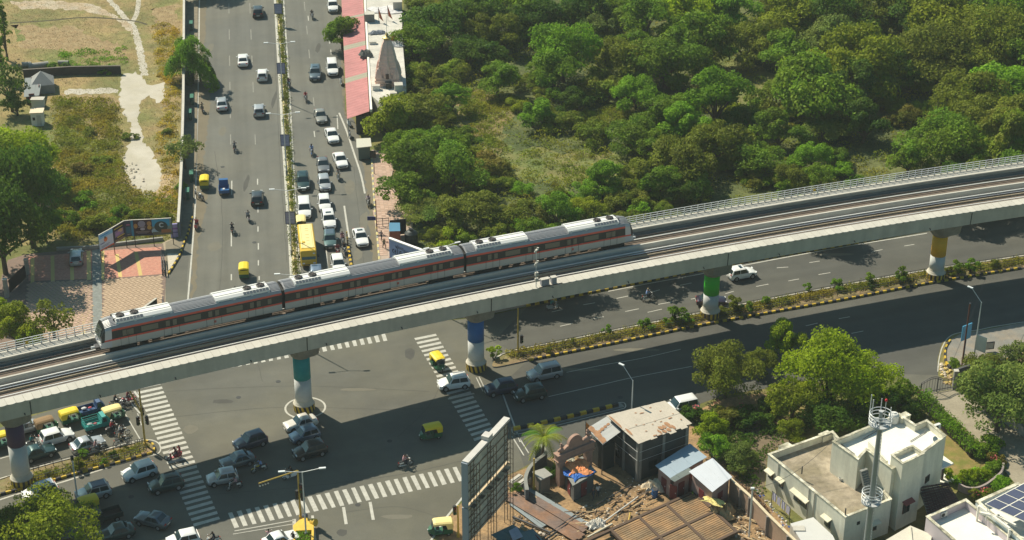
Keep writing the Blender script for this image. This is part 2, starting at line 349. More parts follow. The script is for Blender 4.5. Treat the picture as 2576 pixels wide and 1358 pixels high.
# the newer, darker surface of road B east of the junction
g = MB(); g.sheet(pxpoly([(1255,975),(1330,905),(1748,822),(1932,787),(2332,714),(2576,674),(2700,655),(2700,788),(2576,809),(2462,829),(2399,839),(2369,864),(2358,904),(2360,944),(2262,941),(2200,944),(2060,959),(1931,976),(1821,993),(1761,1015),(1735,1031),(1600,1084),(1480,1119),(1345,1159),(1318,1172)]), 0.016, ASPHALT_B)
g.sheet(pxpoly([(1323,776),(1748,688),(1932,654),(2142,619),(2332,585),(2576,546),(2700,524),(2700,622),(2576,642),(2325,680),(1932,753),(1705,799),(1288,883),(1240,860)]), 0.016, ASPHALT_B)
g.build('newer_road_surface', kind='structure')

def dash(pa, pb, w=0.15, z=0.024, nm='lane_dash'):
    m = MB(); strip(m, [W(*pa), W(*pb)], w, z, PAINTW); m.build(nm, road)
def line(pts, w=0.15, z=0.024, nm='edge_line'):
    m = MB(); strip(m, path_pts(smooth_px(pts, 6) if len(pts) > 2 else pts, 0, 3), w, z, PAINTW); return m.build(nm, road)
line([(502,-30),(499,200),(494,400),(491,520),(484,620),(474,740),(468,800)], 0.22)
line([(690,-30),(703,200),(715,400),(728,600),(733,690),(738,760)], 0.42)
line([(711,-30),(726,200),(738,420),(749,610),(756,720)], 0.30)
line([(853,284),(872,330),(892,390),(908,440),(918,487)], 0.28)
line([(866,518),(872,560),(878,598)], 0.26)
for x0, y0, x1, y1 in [(582,585,582,620),(649,520,649,535),(649,570,649,583),(650,612,650,628),(650,655,650,668),(582,690,582,705),(652,695,652,705),(648,450,648,465),(583,455,583,490)]:
    dash((x0, y0), (x1, y1), 0.17)
FADE = M('road_paint_faded', (0.25,0.24,0.21), 0.8, nz=[(2,0.75,1.15)], world=True); PW_ = PAINTW; PAINTW = FADE
for k in range(6):
    y = 8+k*66
    dash((575.6+y*.013, y), (576+y*.013, y+26), 0.15)
    dash((628+y*.04, y), (629+y*.04, y+26), 0.15)
for k in range(5):
    y = 5+k*60; x = 765+y*0.095
    dash((x, y), (x+2, y+22), 0.15)
PAINTW = PW_
for x0, y0, x1, y1 in [(829,97,829,110),(832,125,833,137),(848,290,850,325),(790,330,792,345),(812,485,818,560),(818,600,826,690),(775,40,776,52)]:
    dash((x0, y0), (x1, y1), 0.16)
line([(-20,1264),(55,1240),(140,1218),(235,1188),(330,1158),(387,1144)], 0.24)
line([(85,1181),(150,1163),(230,1140),(330,1112),(363,1106)], 0.12)
line([(363,1106),(385,1108),(400,1117),(404,1132),(396,1142),(387,1144)], 0.16)
line([(1331,906),(1400,890),(1520,865),(1640,842),(1748,820),(1932,787),(2140,748),(2360,708),(2576,672)], 0.22)
line([(1288,884),(1420,858),(1560,829),(1705,800)], 0.14)
line([(1932,755),(2130,716),(2325,682),(2576,644)], 0.14)
line([(1530,733),(1640,712),(1760,690),(1932,656),(2130,620),(2332,587)], 0.2)
line([(2576,810),(2500,822),(2462,830),(2410,838),(2385,850),(2370,875),(2362,905),(2359,935)], 0.14)
line([(1380,998),(1500,971),(1592,950),(1740,922)], 0.12)
line([(1425,937),(1520,918),(1612,902),(1712,879)], 0.12)
for a in [(1363,900,1440,868),(1432,944,1500,930)]: pass
for x0, y0, x1, y1 in [(1711,718,1740,712),(1629,786,1665,778),(1551,751,1580,745),(1640,735,1660,729),(1388,785,1415,779),(1467,767,1497,762),(1409,821,1440,814),(1492,802,1519,797),(1573,784,1607,777),(1655,766,1690,760),(1738,753,1762,748),(1902,721,1933,715),(1825,739,1846,733),(1954,674,1983,672),(2036,661,2062,657),(2195,633,2220,628),(2275,619,2300,615),(2059,691,2089,686),(1983,707,2010,702),(1881,655,1905,650),(2110,802,2138,797),(2027,820,2057,813),(2142,839,2172,833),(2054,857,2084,850),(270,1325,320,1311),(0,1154,25,1147)]:
    dash((x0, y0), (x1, y1), 0.14)
# stop lines and bay lines by the crossings
for x0, y0, x1, y1, w in [(590,1336,740,1309,.14),(586,1344,740,1318,.1),(740,1306,744,1400,.4),(786,1297,797,1400,.3),(864,1276,871,1319,.35),(931,1263,939,1308,.35),(1171,1243,1120,1305,.25),(1120,1305,1083,1362,.25),(1262,984,1309,1112,.2),(1288,1098,1318,1146,.14),(1300,1092,1330,1140,.14),(338,985,350,1000,.3),(308,1030,360,1118,.14),(318,1000,352,1040,.2),(346,1040,356,1070,.1),(1198,950,1215,985,.12),(1205,948,1224,987,.12),(1127,1004,1193,990,.3)]:
    dash((x0, y0), (x1, y1), w, nm='stop_line')
def zebra(label, la, lb, ra, rb, n, fill=0.5, z=0.026):
    t = thing('zebra_crossing', label, 'crossing', (0, 0, 0))
    del t['category']; t['kind'] = 'structure'
    A, B, C, D = (W(*p) for p in (la, lb, ra, rb))
    for k in range(n):
        u0 = k/n; u1 = (k+fill)/n
        m = MB(); q = [A.lerp(B, u0), C.lerp(D, u0), C.lerp(D, u1), A.lerp(B, u1)]
        if (q[1]-q[0]).cross(q[2]-q[0]).z < 0: q = q[::-1]
        jj = [rr.uniform(-.03, .03) for _ in q]
        m.face([(p.x+j, p.y+j, z) for p, j in zip(q, jj)], PAINTW); m.build('zebra_stripe', t)
zebra('zebra crossing over the west arm of the junction beside the queue of rickshaws', (341,975), (491,1332), (402,962), (557,1313), 29)
zebra('wide zebra crossing in the foreground, left of the back of the big billboard', (573,1291), (1180,1168), (590,1329), (1197,1203), 28)
zebra('zebra crossing half hidden under the far side of the viaduct', (966,833), (468,930), (975,857), (470,945), 26)
zebra('zebra crossing over the east arm with a rickshaw standing on it', (1042,851), (1197,1116), (1096,840), (1252,1098), 24)
m = MB(); c0 = W(768,1026); N_ = 40; P = [Vector((c0.x+2.45*cos(2*pi*k/N_), c0.y+2.35*sin(2*pi*k/N_), 0)) for k in range(N_+1)]
strip(m, P, 0.24, 0.024, PAINTW); m.build('painted_ring', road)

# kerbs ----------------------------------------------------------------
kb_me = {}
def kerb_mesh(L, mat, h=0.22, w=0.28):
    key = (round(L, 2), mat.name, h, w)
    if key not in kb_me:
        m = MB(); m.box((0, 0, h/2), (L*0.97, w, h), mat)
        m.v = [(x, y*(0.8 if z > h*.5 else 1), z) for x, y, z in m.v]
        kb_me[key] = m.data('kerb_block')
    return kb_me[key]
def kerb(parent, pts, pitch=0.62, alt=True, mats=(KY, KB), h=0.22, w=0.28, z=0.0, nm='kerb_block'):
    P = path_pts(smooth_px(pts, 10) if len(pts) > 2 else pts, 0, 0.05)
    acc = 0; last = P[0]; k = 0
    for p in P[1:]:
        if (p-last).length >= pitch:
            mid = (p+last)/2; a = atan2(p.y-last.y, p.x-last.x)
            o = link(nm, kerb_mesh(pitch, mats[k % len(mats)], h, w), parent, (mid.x, mid.y, z), a+rr.uniform(-.02, .02)); k += 1; last = p
def median(label, poly, soil_inset=True, z=0.16):
    t = thing('median_strip', label, 'median')
    del t['category']; t['kind'] = 'structure'
    m = MB(); m.prism(pxpoly(poly), 0.0, z, CONC, SOIL); m.build('median_bed', t); return t
E1 = [(1245,905),(1288,886),(1420,860),(1560,831),(1705,802),(1932,756),(2130,719),(2325,684),(2576,646),(2660,632)]
E2 = [(2660,662),(2576,675),(2332,715),(2140,752),(1932,789),(1748,823),(1560,862),(1400,894),(1331,908),(1250,925),(1238,920)]
med_e = median('planted median of the east arm between yellow and black kerbs', smooth_px(E1, 4)+smooth_px(E2, 4))
kerb(med_e, E2[::-1][2:-1], 0.58, h=0.30)
kerb(med_e, E1, 1.25, mats=(CONC_L, CONC), h=0.24, w=0.22)
W1 = [(-60,1228),(83,1182),(200,1151),(320,1122),(363,1111),(382,1117),(389,1132),(382,1141)]
W2_ = [(382,1141),(300,1165),(200,1191),(83,1225),(0,1246),(-60,1268)]
med_w = median('planted median of the west arm behind the purple and white pier', smooth_px(W1, 4)+smooth_px(W2_, 4))
kerb(med_w, W2_, 0.62, h=0.30); kerb(med_w, W1[:5], 1.25, mats=(CONC_L, CONC), h=0.24, w=0.22); kerb(med_w, W1[4:], 0.55, h=0.3)
A1 = [(697,-30),(710,200),(722,400),(735,600),(739,680),(745,760),(749,800)]
A2 = [(760,800),(756,740),(748,650),(742,560),(733,400),(720,200),(706,-30)]
med_a = median('narrow planted median of the straight road with small hoardings on it', A1+A2)
kerb(med_a, A1[:-1], 0.75, h=0.25, w=0.35, mats=(M('kerb_faded_yellow', (0.62,0.52,0.24), .8, nz=[(2,.8,1.1)], world=True), M('kerb_faded_grey', (0.42,0.36,0.22), .8, nz=[(2,.8,1.1)], world=True)))
kerb(med_a, A2[1:], 1.6, mats=(CONC_L, CONC), h=0.2, w=0.2)
S1 = [(1292,1083),(1350,1071),(1430,1052),(1500,1035),(1566,1019)]
t = thing('traffic_divider', 'low yellow and black divider beside the slip lane, above the palm', 'divider')
m = MB(); P = path_pts(smooth_px(S1), 0, 1); strip(m, P, 1.0, 0.01, CONC_D, 0.06); m.build('divider_base', t)
kerb(t, S1, 0.85, h=0.42, w=0.42, z=0.05)
line([(1288,1075),(1350,1062),(1430,1043),(1500,1026),(1560,1013),(1573,1017),(1572,1026),(1560,1030),(1500,1045),(1430,1063),(1350,1082),(1300,1092),(1289,1087),(1288,1076)], 0.12)
t = thing('traffic_divider', 'yellow and black divider strip in the near-side queue left of the white saloon', 'divider')
kerb(t, [(876,625),(880,650),(884,672),(888,700),(890,730)], 0.6, h=0.35, w=0.42)
for k in range(4): 
    p = W(875-k*0.6, 618-k*7); mm = MB(); mm.tube((0,0,0),(0,0,0.8),0.09,KY if k % 2 else KB,8); mm.ball((0,0,.85),.12,KY if k%2 else KB); mm.build('bollard_post', t, loc=p)
# north kerb of road B and pavements
pv = thing('pavement', 'pavement along the forest side behind the viaduct', 'pavement'); del pv['category']; pv['kind'] = 'structure'
NB = [(1323,771),(1500,735),(1748,684),(1932,650),(2142,614),(2332,580),(2576,541),(2680,524)]
NBb = [(2680,505),(2576,522),(2332,560),(2142,594),(1932,630),(1748,664),(1500,712),(1300,752),(1180,775),(1060,770),(1010,700),(1040,560),(1040,520),(1000,505),(985,450),(990,420),(975,385),(935,378),(934,400),(941,500),(951,620),(958,700),(988,768),(1060,809),(1200,797)]
m = MB(); m.prism(pxpoly(NB+NBb), 0, 0.13, CONC, M('pavement_flags', (0.38,0.30,0.24), .9, nz=[(.6,.85,1.1),(6,.85,1.1)], rgb2=(0.44,0.33,0.26), world=True)); m.build('pavement_slab', pv)
kerb(pv, NB[:-1], 0.62, h=0.30); kerb(pv, [(934,385),(938,450),(941,500),(946,560),(951,620),(958,700)], 0.9, mats=(M('kerb_faded_yellow', (0.62,0.52,0.24)), CONC), h=0.22)
# pinkish floor tiles laid on that pavement
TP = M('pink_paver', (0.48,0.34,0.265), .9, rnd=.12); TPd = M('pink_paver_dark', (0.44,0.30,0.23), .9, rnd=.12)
def inside(x, y, poly):
    c = False; n = len(poly)
    for i in range(n):
        x1, y1 = poly[i]; x2, y2 = poly[(i+1) % n]
        if (y1 > y) != (y2 > y) and x < (x2-x1)*(y-y1)/(y2-y1)+x1: c = not c
    return c
def tiles(parent, poly_px, size, gap, h, z, mats, ang, nm='paver', lim=300, zz=0.0):
    poly = pxpoly(poly_px); xs = [p[0] for p in poly]; ys = [p[1] for p in poly]; cx_, cy_ = sum(xs)/len(xs), sum(ys)/len(ys)
    r_ = max(max(xs)-min(xs), max(ys)-min(ys)); n = int(r_/size)+2; cand = []
    for i in range(-n, n):
        for j in range(-n, n):
            x = cx_+(i*cos(ang)-j*sin(ang))*size; y = cy_+(i*sin(ang)+j*cos(ang))*size
            if inside(x, y, poly): cand.append((x, y, i, j))
    cand.sort(key=lambda c: c[1])
    mes = []
    for mt in mats:
        m = MB(); s = size-gap; m.box((0, 0, h/2), (s, s, h), mt); mes.append(m.data(nm))
    for x, y, i, j in cand[:lim]:
        link(nm, mes[(i+j) % len(mats)], parent, (x, y, z+rr.uniform(0, .008)), ang)
    if len(cand) > lim:
        m = MB(); s = size-gap
        for x, y, i, j in cand[lim:]: m.box((x, y, z+h/2), (s, s, h), mats[(i+j) % len(mats)], rz=ang)
        m.build(nm+'_field', parent, kind='stuff')
tiles(pv, [(936,385),(974,390),(988,420),(984,450),(1002,505),(1036,535),(1036,560),(980,560),(978,640),(954,650),(943,540),(938,450)], 0.60, 0.05, 0.03, 0.13, (TP, TPd), HA)
# parking court on the left
pk = thing('parking_court', 'paved parking court left of the road with red and cream blocks', 'parking'); del pk['category']; pk['kind'] = 'structure'
PKP = [(20,655),(66,640),(143,633),(233,626),(330,618),(410,613),(415,640),(418,690),(414,760),(410,850),(330,900),(60,960),(-60,940),(-20,760)]
m = MB(); m.prism(pxpoly(PKP), 0, 0.05, CONC, M('paver_bed', (0.20,0.14,0.11), .9, nz=[(2,.8,1.1)], world=True)); m.build('court_base', pk)
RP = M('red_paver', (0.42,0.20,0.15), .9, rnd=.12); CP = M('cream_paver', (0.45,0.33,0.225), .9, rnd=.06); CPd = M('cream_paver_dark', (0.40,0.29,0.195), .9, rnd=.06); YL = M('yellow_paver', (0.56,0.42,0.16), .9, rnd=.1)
tiles(pk, [(262,704),(408,694),(410,780),(398,800),(330,820),(256,830)], 0.50, 0.05, 0.03, 0.05, (CP, CPd), HA+0.6)
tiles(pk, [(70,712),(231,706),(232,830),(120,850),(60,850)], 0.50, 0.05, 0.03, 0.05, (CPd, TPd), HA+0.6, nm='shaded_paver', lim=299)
m = MB()
for q in ([(256,632),(330,626),(406,622),(408,690),(262,702)], [(70,646),(143,641),(231,634),(231,702),(72,708)], [(256,832),(330,822),(404,803),(404,840),(256,880)]): m.sheet(pxpoly(q), 0.056, M('red_block_paving', (0.46,0.20,0.145), .9, nz=[(3,.82,1.12)], rgb2=(0.50,0.25,0.18), world=True))
m.build('red_bay_paving', pk)
for x0, y0, x1, y1, w in [(223,632,224,705,.55),(258,632,258,705,.5),(294,640,303,698,.5),(342,634,354,694,.5),(180,640,182,706,.5),(132,644,133,710,.5),(82,650,82,712,.5),(210,790,210,850,.5),(272,825,270,860,.5)]:
    m = MB(); strip(m, [W(x0,y0), W(x1,y1)], w, 0.062, YL); m.build('bay_divider', pk)
m = MB(); strip(m, path_pts([(243,628),(244,700),(245,780),(247,860)], 0, 1), 1.25, 0.068, M('drain_cover', (0.20,0.215,0.20), .8, nz=[(2,.75,1.15)], world=True)); m.build('drain_strip', pk)
# concrete apron between court and road
m = MB(); m.sheet(pxpoly([(408,612),(420,605),(435,600),(455,640),(425,690),(417,700),(415,860),(400,860),(406,760),(404,690)]), 0.02, M('dusty_concrete', (0.33,0.27,0.19), .9, nz=[(.8,.85,1.1)], world=True)); m.build('apron', kind='structure')
t = thing('pavement', 'small paved corner with a curved yellow and black kerb by the parking court', 'pavement'); del t['category']; t['kind'] = 'structure'
cp = [(415,610),(446,598),(466,570),(474,540),(478,480),(480,300),(478,100),(478,-40),(462,-40),(462,300),(450,560),(412,604)]
m = MB(); m.prism(pxpoly([(498,-40),(498,150),(495,400),(487,520),(476,575),(464,610),(452,640),(437,668),(424,688),(418,670),(416,612),(450,596),(448,560),(455,300),(462,-40)]), 0, 0.12, CONC, M('footpath', (0.20,0.17,0.12), .9, nz=[(1,.8,1.15)], world=True)); m.build('pavement_slab', t)
kerb(t, [(424,690),(438,668),(453,642),(462,615),(474,585),(484,545)], 0.62, h=0.28)
m = MB(); m.sheet(pxpoly([(421,640),(446,640),(452,644),(440,664),(424,682)]), 0.126, M('cream_tile', (0.52,0.47,0.38), .9, nz=[(3,.8,1.1)], world=True)); m.build('cream_tiling', t)
# corner pavement on the right, driveway behind the gate
t = thing('pavement', 'corner pavement at the right with the blue and white signs on it', 'pavement'); del t['category']; t['kind'] = 'structure'
cs = [(2700,792),(2576,813),(2470,833),(2415,842),(2390,858),(2378,880),(2380,915),(2400,935),(2480,925),(2576,890),(2700,860)]
m = MB(); m.prism(pxpoly(cs), 0, 0.13, CONC, M('pavement_grey', (0.20,0.195,0.175), .9, nz=[(.7,.85,1.12),(6,.9,1.1)], rgb2=(0.25,0.215,0.17), world=True)); m.build('pavement_slab', t)
kerb(t, [(2390,858),(2378,880),(2379,912),(2396,934)], 0.7, h=0.3); kerb(t, [(2700,862),(2576,892),(2530,908)], 0.7, h=0.3)
m = MB(); m.sheet(pxpoly([(2322,993),(2398,980),(2470,1010),(2560,1060),(2700,1130),(2700,1230),(2560,1225),(2500,1150),(2420,1070),(2350,1010)]), 0.02, M('drive_concrete', (0.30,0.26,0.19), .9, nz=[(.5,.85,1.1),(4,.9,1.1)], world=True)); m.build('driveway', kind='structure')
m = MB(); m.sheet(pxpoly([(2400,935),(2480,925),(2576,890),(2700,870),(2700,980),(2440,960),(2400,975)]), 0.008, SAND)
m.sheet(pxpoly([(1735,1040),(1821,1003),(1931,986),(1940,1010),(1800,1030)]), 0.008, SAND); m.build('bare_earth', kind='structure')
m = MB(); m.sheet(pxpoly([(1185,1240),(1215,1224),(1300,1187),(1400,1148),(1480,1122),(1745,1060),(1850,1190),(2060,1400),(1080,1420),(1120,1310)]), 0.016, SAND); m.build('site_ground', kind='structure')
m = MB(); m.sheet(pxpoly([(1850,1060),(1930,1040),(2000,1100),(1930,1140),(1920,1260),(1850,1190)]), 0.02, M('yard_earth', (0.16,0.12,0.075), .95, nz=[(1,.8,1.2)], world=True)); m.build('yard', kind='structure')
m = MB(); m.sheet(pxpoly([(2360,1085),(2440,1120),(2500,1190),(2490,1220),(2440,1240),(2400,1235),(2330,1190),(2320,1120)]), 0.03, M('lawn', (0.15,0.155,0.028), .95, nz=[(.8,.85,1.15),(9,.8,1.2)], rgb2=(0.24,0.17,0.06), world=True)); m.build('lawn', kind='structure')
# ---------------------------------------------------------------- viaduct
XS = [-110+2*i for i in range(126)]
def vp(x, n, dz):      # a point of the viaduct: plan position x on the centre line, offset n, height above the south wall top
    q = cn(x); n = n*1.1; return Vector((x+q.x*n, cy(x)+q.y*n, ztop(x)+dz))
def sweep(prof, mat, name, parent, xs=XS, closed=True, **kw):
    m = MB(); k = len(prof); vs = []
    for x in xs: vs += [vp(x, n, z) for n, z in prof]
    fs = []
    for i in range(len(xs)-1):
        for j in range(k if closed else k-1):
            a = i*k+j; b = i*k+(j+1) % k; fs.append((a, b, b+k, a+k))
    if closed: fs += [tuple(range(k))[::-1], tuple((len(xs)-1)*k+j for j in range(k))]
    m.mesh(vs, fs, mat); return m.build(name, parent, weld=True, **kw)
VF = M('viaduct_concrete', (0.50,0.46,0.385), .85, nz=[(0.12,.88,1.08),(1.2,.95,1.05)], world=True, streak=(None, .12, .9, .88, 1.06))
VT = M('trackbed_concrete', (0.42,0.34,0.23), .9, nz=[(0.4,.85,1.1),(4,.9,1.1)], world=True)
VL = M('parapet_pale_concrete', (0.50,0.47,0.41), .85, nz=[(0.6,.90,1.05)], world=True, rnd=.05)
RUST = M('rusty_rail_side', (0.10,0.055,0.035), .8)
vd = thing('metro_viaduct', 'long curved concrete metro viaduct carrying two tracks across the picture', 'viaduct')
sweep([(-4.85,-2.0),(-4.95,-0.05),(-3.9,-0.05),(-3.8,-0.85),(4.15,-0.85),(4.2,0.30),(4.9,0.30),(4.85,-1.6),(2.6,-2.15),(-2.6,-2.15)], VF, 'girder', vd)
# parapet copings: one slab a metre along the south edge
pm = MB(); 
n_ = 7; vs = []
for i in range(n_+1):
    u = -0.48+0.96*i/n_; yo = -0.68-0.05*(1-(2*i/n_-1)**2)*2.4
    vs += [(u, yo, -0.16), (u, yo, 0.0), (u, 0.74, 0.0), (u, 0.74, -0.12)]
fs = []
for i in range(n_):
    for j in range(4): a = i*4+j; b = i*4+(j+1) % 4; fs.append((a, a+4, b+4, b))
fs += [(0,1,2,3), tuple(n_*4+j for j in (3,2,1,0))]
pm.mesh(vs, fs, VL); pme = pm.data('parapet_coping', weld=True)
s_ = 0; x = -74.0
cop = []
while x < 84:
    cop.append(x); x += 1.0*ct(x).x
for x in cop:
    p = vp(x, -4.36, 0.06); link('parapet_coping', pme, vd, p, HB(x))
for (n, z0, w, h, mt, nm) in [(-3.40,-.85,.18,.70,VL,'cable_duct'),(-1.0,-.85,.6,.26,VT,'rail_plinth'),(-2.95,-.85,.6,.26,VT,'rail_plinth'),(0.28,-.85,.24,.95,VL,'duct_wall'),(-0.50,-.85,.20,.45,VL,'duct_wall'),(1.05,-.85,.6,.30,VT,'rail_plinth'),(3.15,-.85,.6,.26,VT,'rail_plinth'),(3.95,-.85,.30,.45,CONC,'cable_duct'),(4.28,-.4,.06,.1,CONC_L,'wall_groove')]:
    sweep([(n-w/2,z0),(n+w/2,z0),(n+w/2,z0+h),(n-w/2,z0+h)], mt, nm, vd)
for n in (-2.95+.0, -1.02, 1.08, 3.12):
    sweep([(n-.05,-.58),(n+.05,-.58),(n+.05,-.44),(n-.05,-.44)], RUST, 'rail', vd)
    sweep([(n-.04,-.438),(n+.04,-.438),(n+.04,-.40),(n-.04,-.40)], M('rail_head', (0.72,0.72,0.74), .25, .8), 'rail_head', vd)
for n, z in ((-2.45,-.45),(-0.62,-.30),(2.6,-.5)):
    sweep([(n-.06,z-.1),(n+.06,z-.1),(n+.06,z),(n-.06,z)], M('third_rail_cover', (0.62,0.62,0.60), .5), 'third_rail', vd)
DK = M('track_floor_brown', (0.15,0.115,0.09), .9, nz=[(1,.8,1.2)], world=True)  # dark brown colour of the floor under both tracks
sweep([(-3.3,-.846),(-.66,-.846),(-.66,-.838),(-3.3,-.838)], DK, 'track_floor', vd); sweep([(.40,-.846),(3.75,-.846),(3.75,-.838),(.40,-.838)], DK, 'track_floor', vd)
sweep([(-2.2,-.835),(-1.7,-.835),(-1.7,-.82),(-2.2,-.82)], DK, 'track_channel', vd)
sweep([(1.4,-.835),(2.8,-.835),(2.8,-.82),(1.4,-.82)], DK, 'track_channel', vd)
# north walkway with its joints, steel railing
sweep([(3.60,.30),(5.0,.30),(5.0,.43),(3.60,.43)], VL, 'walkway_slab', vd)
for n in (4.25,4.55): sweep([(n-.02,.431),(n+.02,.431),(n+.02,.445),(n-.02,.445)], CONC, 'walkway_joint', vd)
rl = thing('steel_railing', 'galvanised four bar railing along the forest side of the viaduct', 'railing')
pmm = MB(); pmm.box((0,0,.58),(.09,.06,1.16),STEEL); pmm.box((0,-.12,.03),(.16,.3,.06),CONC_D); rme = pmm.data('railing_post')
x = -74.0
while x < 84:
    p = vp(x, 4.86, .43); link('railing_post', rme, rl, p, HB(x)); x += 0.98*ct(x).x
for z in (.22,.52,.82,1.14): sweep([(4.83,.43+z-.03),(4.89,.43+z-.03),(4.89,.43+z+.03),(4.83,.43+z+.03)], STEEL, 'rail_bar', rl)
for px in (1906,):
    pass
def on_deck(px, py, n, dz):     # plan x on the deck whose picture position is px
    lo, hi = -110.0, 120.0
    for _ in range(50):
        mid = (lo+hi)/2; v = vp(mid, n, dz); d = v.y*cos(PITCH)-(v.z-CH)*sin(PITCH)
        if CX+FPX*v.x/d < px: lo = mid
        else: hi = mid
    return mid
for px, l in ((2050,'right of the train'),(66,'left of the train nose')):
    x = on_deck(px, 0, 4.8, 1.5); t = thing('track_marker', 'small yellow marker plate fixed to the viaduct railing '+l, 'marker', vp(x, 4.78, 1.0), HB(x))
    m = MB(); m.box((0,0,0),(.35,.03,.4),KY); m.build('marker_plate', t); m = MB(); m.box((0,.03,-.3),(.05,.05,.7),STEEL); m.build('marker_post', t)
# joints of the spans and match-cast segments on the outer face
jx = [W(px, py).x for px, py in ((57,1216),(765.5,1029),(1198,926),(1786,796),(2353,699))]
x = -74.0
while x < 84:
    wide = min(abs(x-j) for j in jx) < 1.5
    if not wide: x += 3.0*ct(x).x; continue
    m = MB(); a_, b_ = vp(x, -4.975, -.12), vp(x, -4.865, -1.98); m.bar(a_, b_, .12 if wide else .045, .02, M('joint_dark',(.07,.07,.06),.9) if wide else M('joint_grey',(.17,.165,.145),.9)); m.build('segment_joint', vd); x += 3.0*ct(x).x
for i, px in enumerate(range(60, 2500, 190)):
    x = on_deck(px, 0, -5, -1); m = MB(); a_ = vp(x, -5.0, -1.5); m.tube(a_, a_-cn(x)*.25-Vector((0,0,.12)), .07, STEELD, 8); m.build('drain_spout', vd)
# camera and antenna post on the deck edge
x = on_deck(1350, 0, -4.9, 0)
t = thing('equipment_post', 'slim steel post with cameras and grey cabinets clamped to the viaduct edge', 'equipment post', vp(x, -4.75, 0), HB(x))
m = MB(); m.tube((0,0,-.3),(0,0,5.2),.06,STEEL,8,.04); m.build('pole', t)
for z in (5.2,3.4):
    m = MB(); m.box((0,0,0),(.5,.22,.2),CONC_L,rz=.6); m.box((.28,.16,.1),(.25,.16,.3),CONC_L,rz=-.5); m.ball((-.2,-.1,-.15),.14,CONC_L); m.build('camera_unit', t, loc=(0,0,z))
for z in (1.9,1.1):
    m = MB(); m.box((.05,0,0),(.42,.3,.45),CONC_L); m.build('junction_box', t, loc=(0,0,z))
for xx, w in ((1.2,1.05),(2.4,.65)):
    m = MB(); m.box((xx,0.1,.55),(w,.55,.75),M('cabinet_grey', (0.25,0.26,0.29), .5)); m.box((xx,0.1,.97),(w+.1,.6,.06),CONC_L); m.box((xx,.1,.1),(w*.7,.5,.2),CONC_L); m.build('cabinet', t)
m = MB(); m.bar((0.3,-.35,0.1),(3.4,-.35,0.1),.1,.08,STEELD); m.bar((1.2,-.2,.15),(2.2,-.45,-.25),.12,.1,CONC_D); m.build('cabinet_frame', t)

# piers -------------------------------------------------------------------
SH = M('pier_white', (0.56,0.57,0.555), .7, nz=[(.5,.90,1.04),(3,.95,1.03)], world=True)
def pier(px, py, top, label, skew=0.0, hc=7.5, hb_=4.6):
    g = W(px, py); x = g.x; t = thing('viaduct_pier', label, 'pier', (g.x, g.y, 0), HB(x), 'round piers carrying the viaduct')
    zt = ztop(x)
    m = MB(); m.lathe([(1.03,1.25),(1.03,hb_)], SH, 32); m.build('column_lower', t, smooth=False).data.shade_smooth()
    tm = M('pier_'+top[0], top[1], .6, nz=[(.7,.88,1.08),(5,.94,1.05)])
    m = MB(); m.lathe([(1.035,hb_),(1.035,hc)], tm, 32); m.build('column_upper', t).data.shade_smooth()
    m = MB(); m.lathe([(1.34,1.0),(1.22,1.12),(1.06,1.42),(1.03,1.7)], M('pier_collar', (0.56,0.52,0.43), .7, nz=[(2,.85,1.05)]), 32); m.build('collar', t)
    # plinth in slanted yellow and black bands
    N = 28; H = 1.05; m = MB(); bands = 14
    for k in range(N):
        mt = KY if (k//1) % 2 else KB
        a0, a1 = 2*pi*k/N, 2*pi*(k+1)/N; r = 1.30; rt = 1.32; s = skew
        m.face([(r*cos(a0),r*sin(a0),0),(r*cos(a1),r*sin(a1),0),(rt*cos(a1+s),rt*sin(a1+s),H),(rt*cos(a0+s),rt*sin(a0+s),H)], mt)
    m.lathe([(1.28,-.02),(1.28,H)], KB, N); m.build('plinth', t)
    # hammerhead cap: tapered underside, bearing shelf
    cap = M('cap_concrete', (0.25,0.225,0.185), .85, nz=[(.8,.8,1.15),(5,.9,1.1)], world=True)
    m = MB(); secs = [(hc-.02,1.07,1.1),(hc+.5,1.45,1.7),(hc+1.3,1.8,3.0),(zt-2.75,1.8,3.5)]
    K = 16; vs = []
    for z, a, b in secs:
        for k in range(K):
            an = 2*pi*k/K+pi/K; e = 0.55 if z > hc+.3 else 1.0
            cx_, sy_ = cos(an), sin(an); vs.append((a*math.copysign(abs(cx_)**e, cx_), b*math.copysign(abs(sy_)**e, sy_), z))
    fs = [tuple(range(K))[::-1], tuple(3*K+k for k in range(K))]
    for j in range(3):
        for k in range(K): fs.append((j*K+k, j*K+(k+1) % K, (j+1)*K+(k+1) % K, (j+1)*K+k))
    m.mesh(vs, fs, cap); m.build('pier_cap', t)
    for sx in (-.95,.95):
        for sy in (-1.9,1.9): m = MB(); m.box((sx,sy,zt-2.5),(.7,.9,.55),CONC); m.build('bearing_block', t)
    return t
pier(57,1216,('purple',(0.07,0.035,0.09)),'white round pier with a dark purple upper half in the west median',0.0,8.4,5.5)
pier(765.5,1029,('teal',(0.0,0.27,0.28)),'white round pier with a teal upper half standing in the junction',-.22,7.75,4.6)
pier(1198,926,('blue',(0.008,0.12,0.38)),'white round pier with a deep blue upper half at the median tip',-.18,7.3,4.26)
pier(1786,796,('green',(0.04,0.52,0.02)),'white round pier with a bright green upper half among median shrubs',0,6.5,3.6)
pier(2353,699,('amber',(0.85,0.43,0.015)),'white round pier with an orange yellow upper half on the right',0,6.8,3.7)

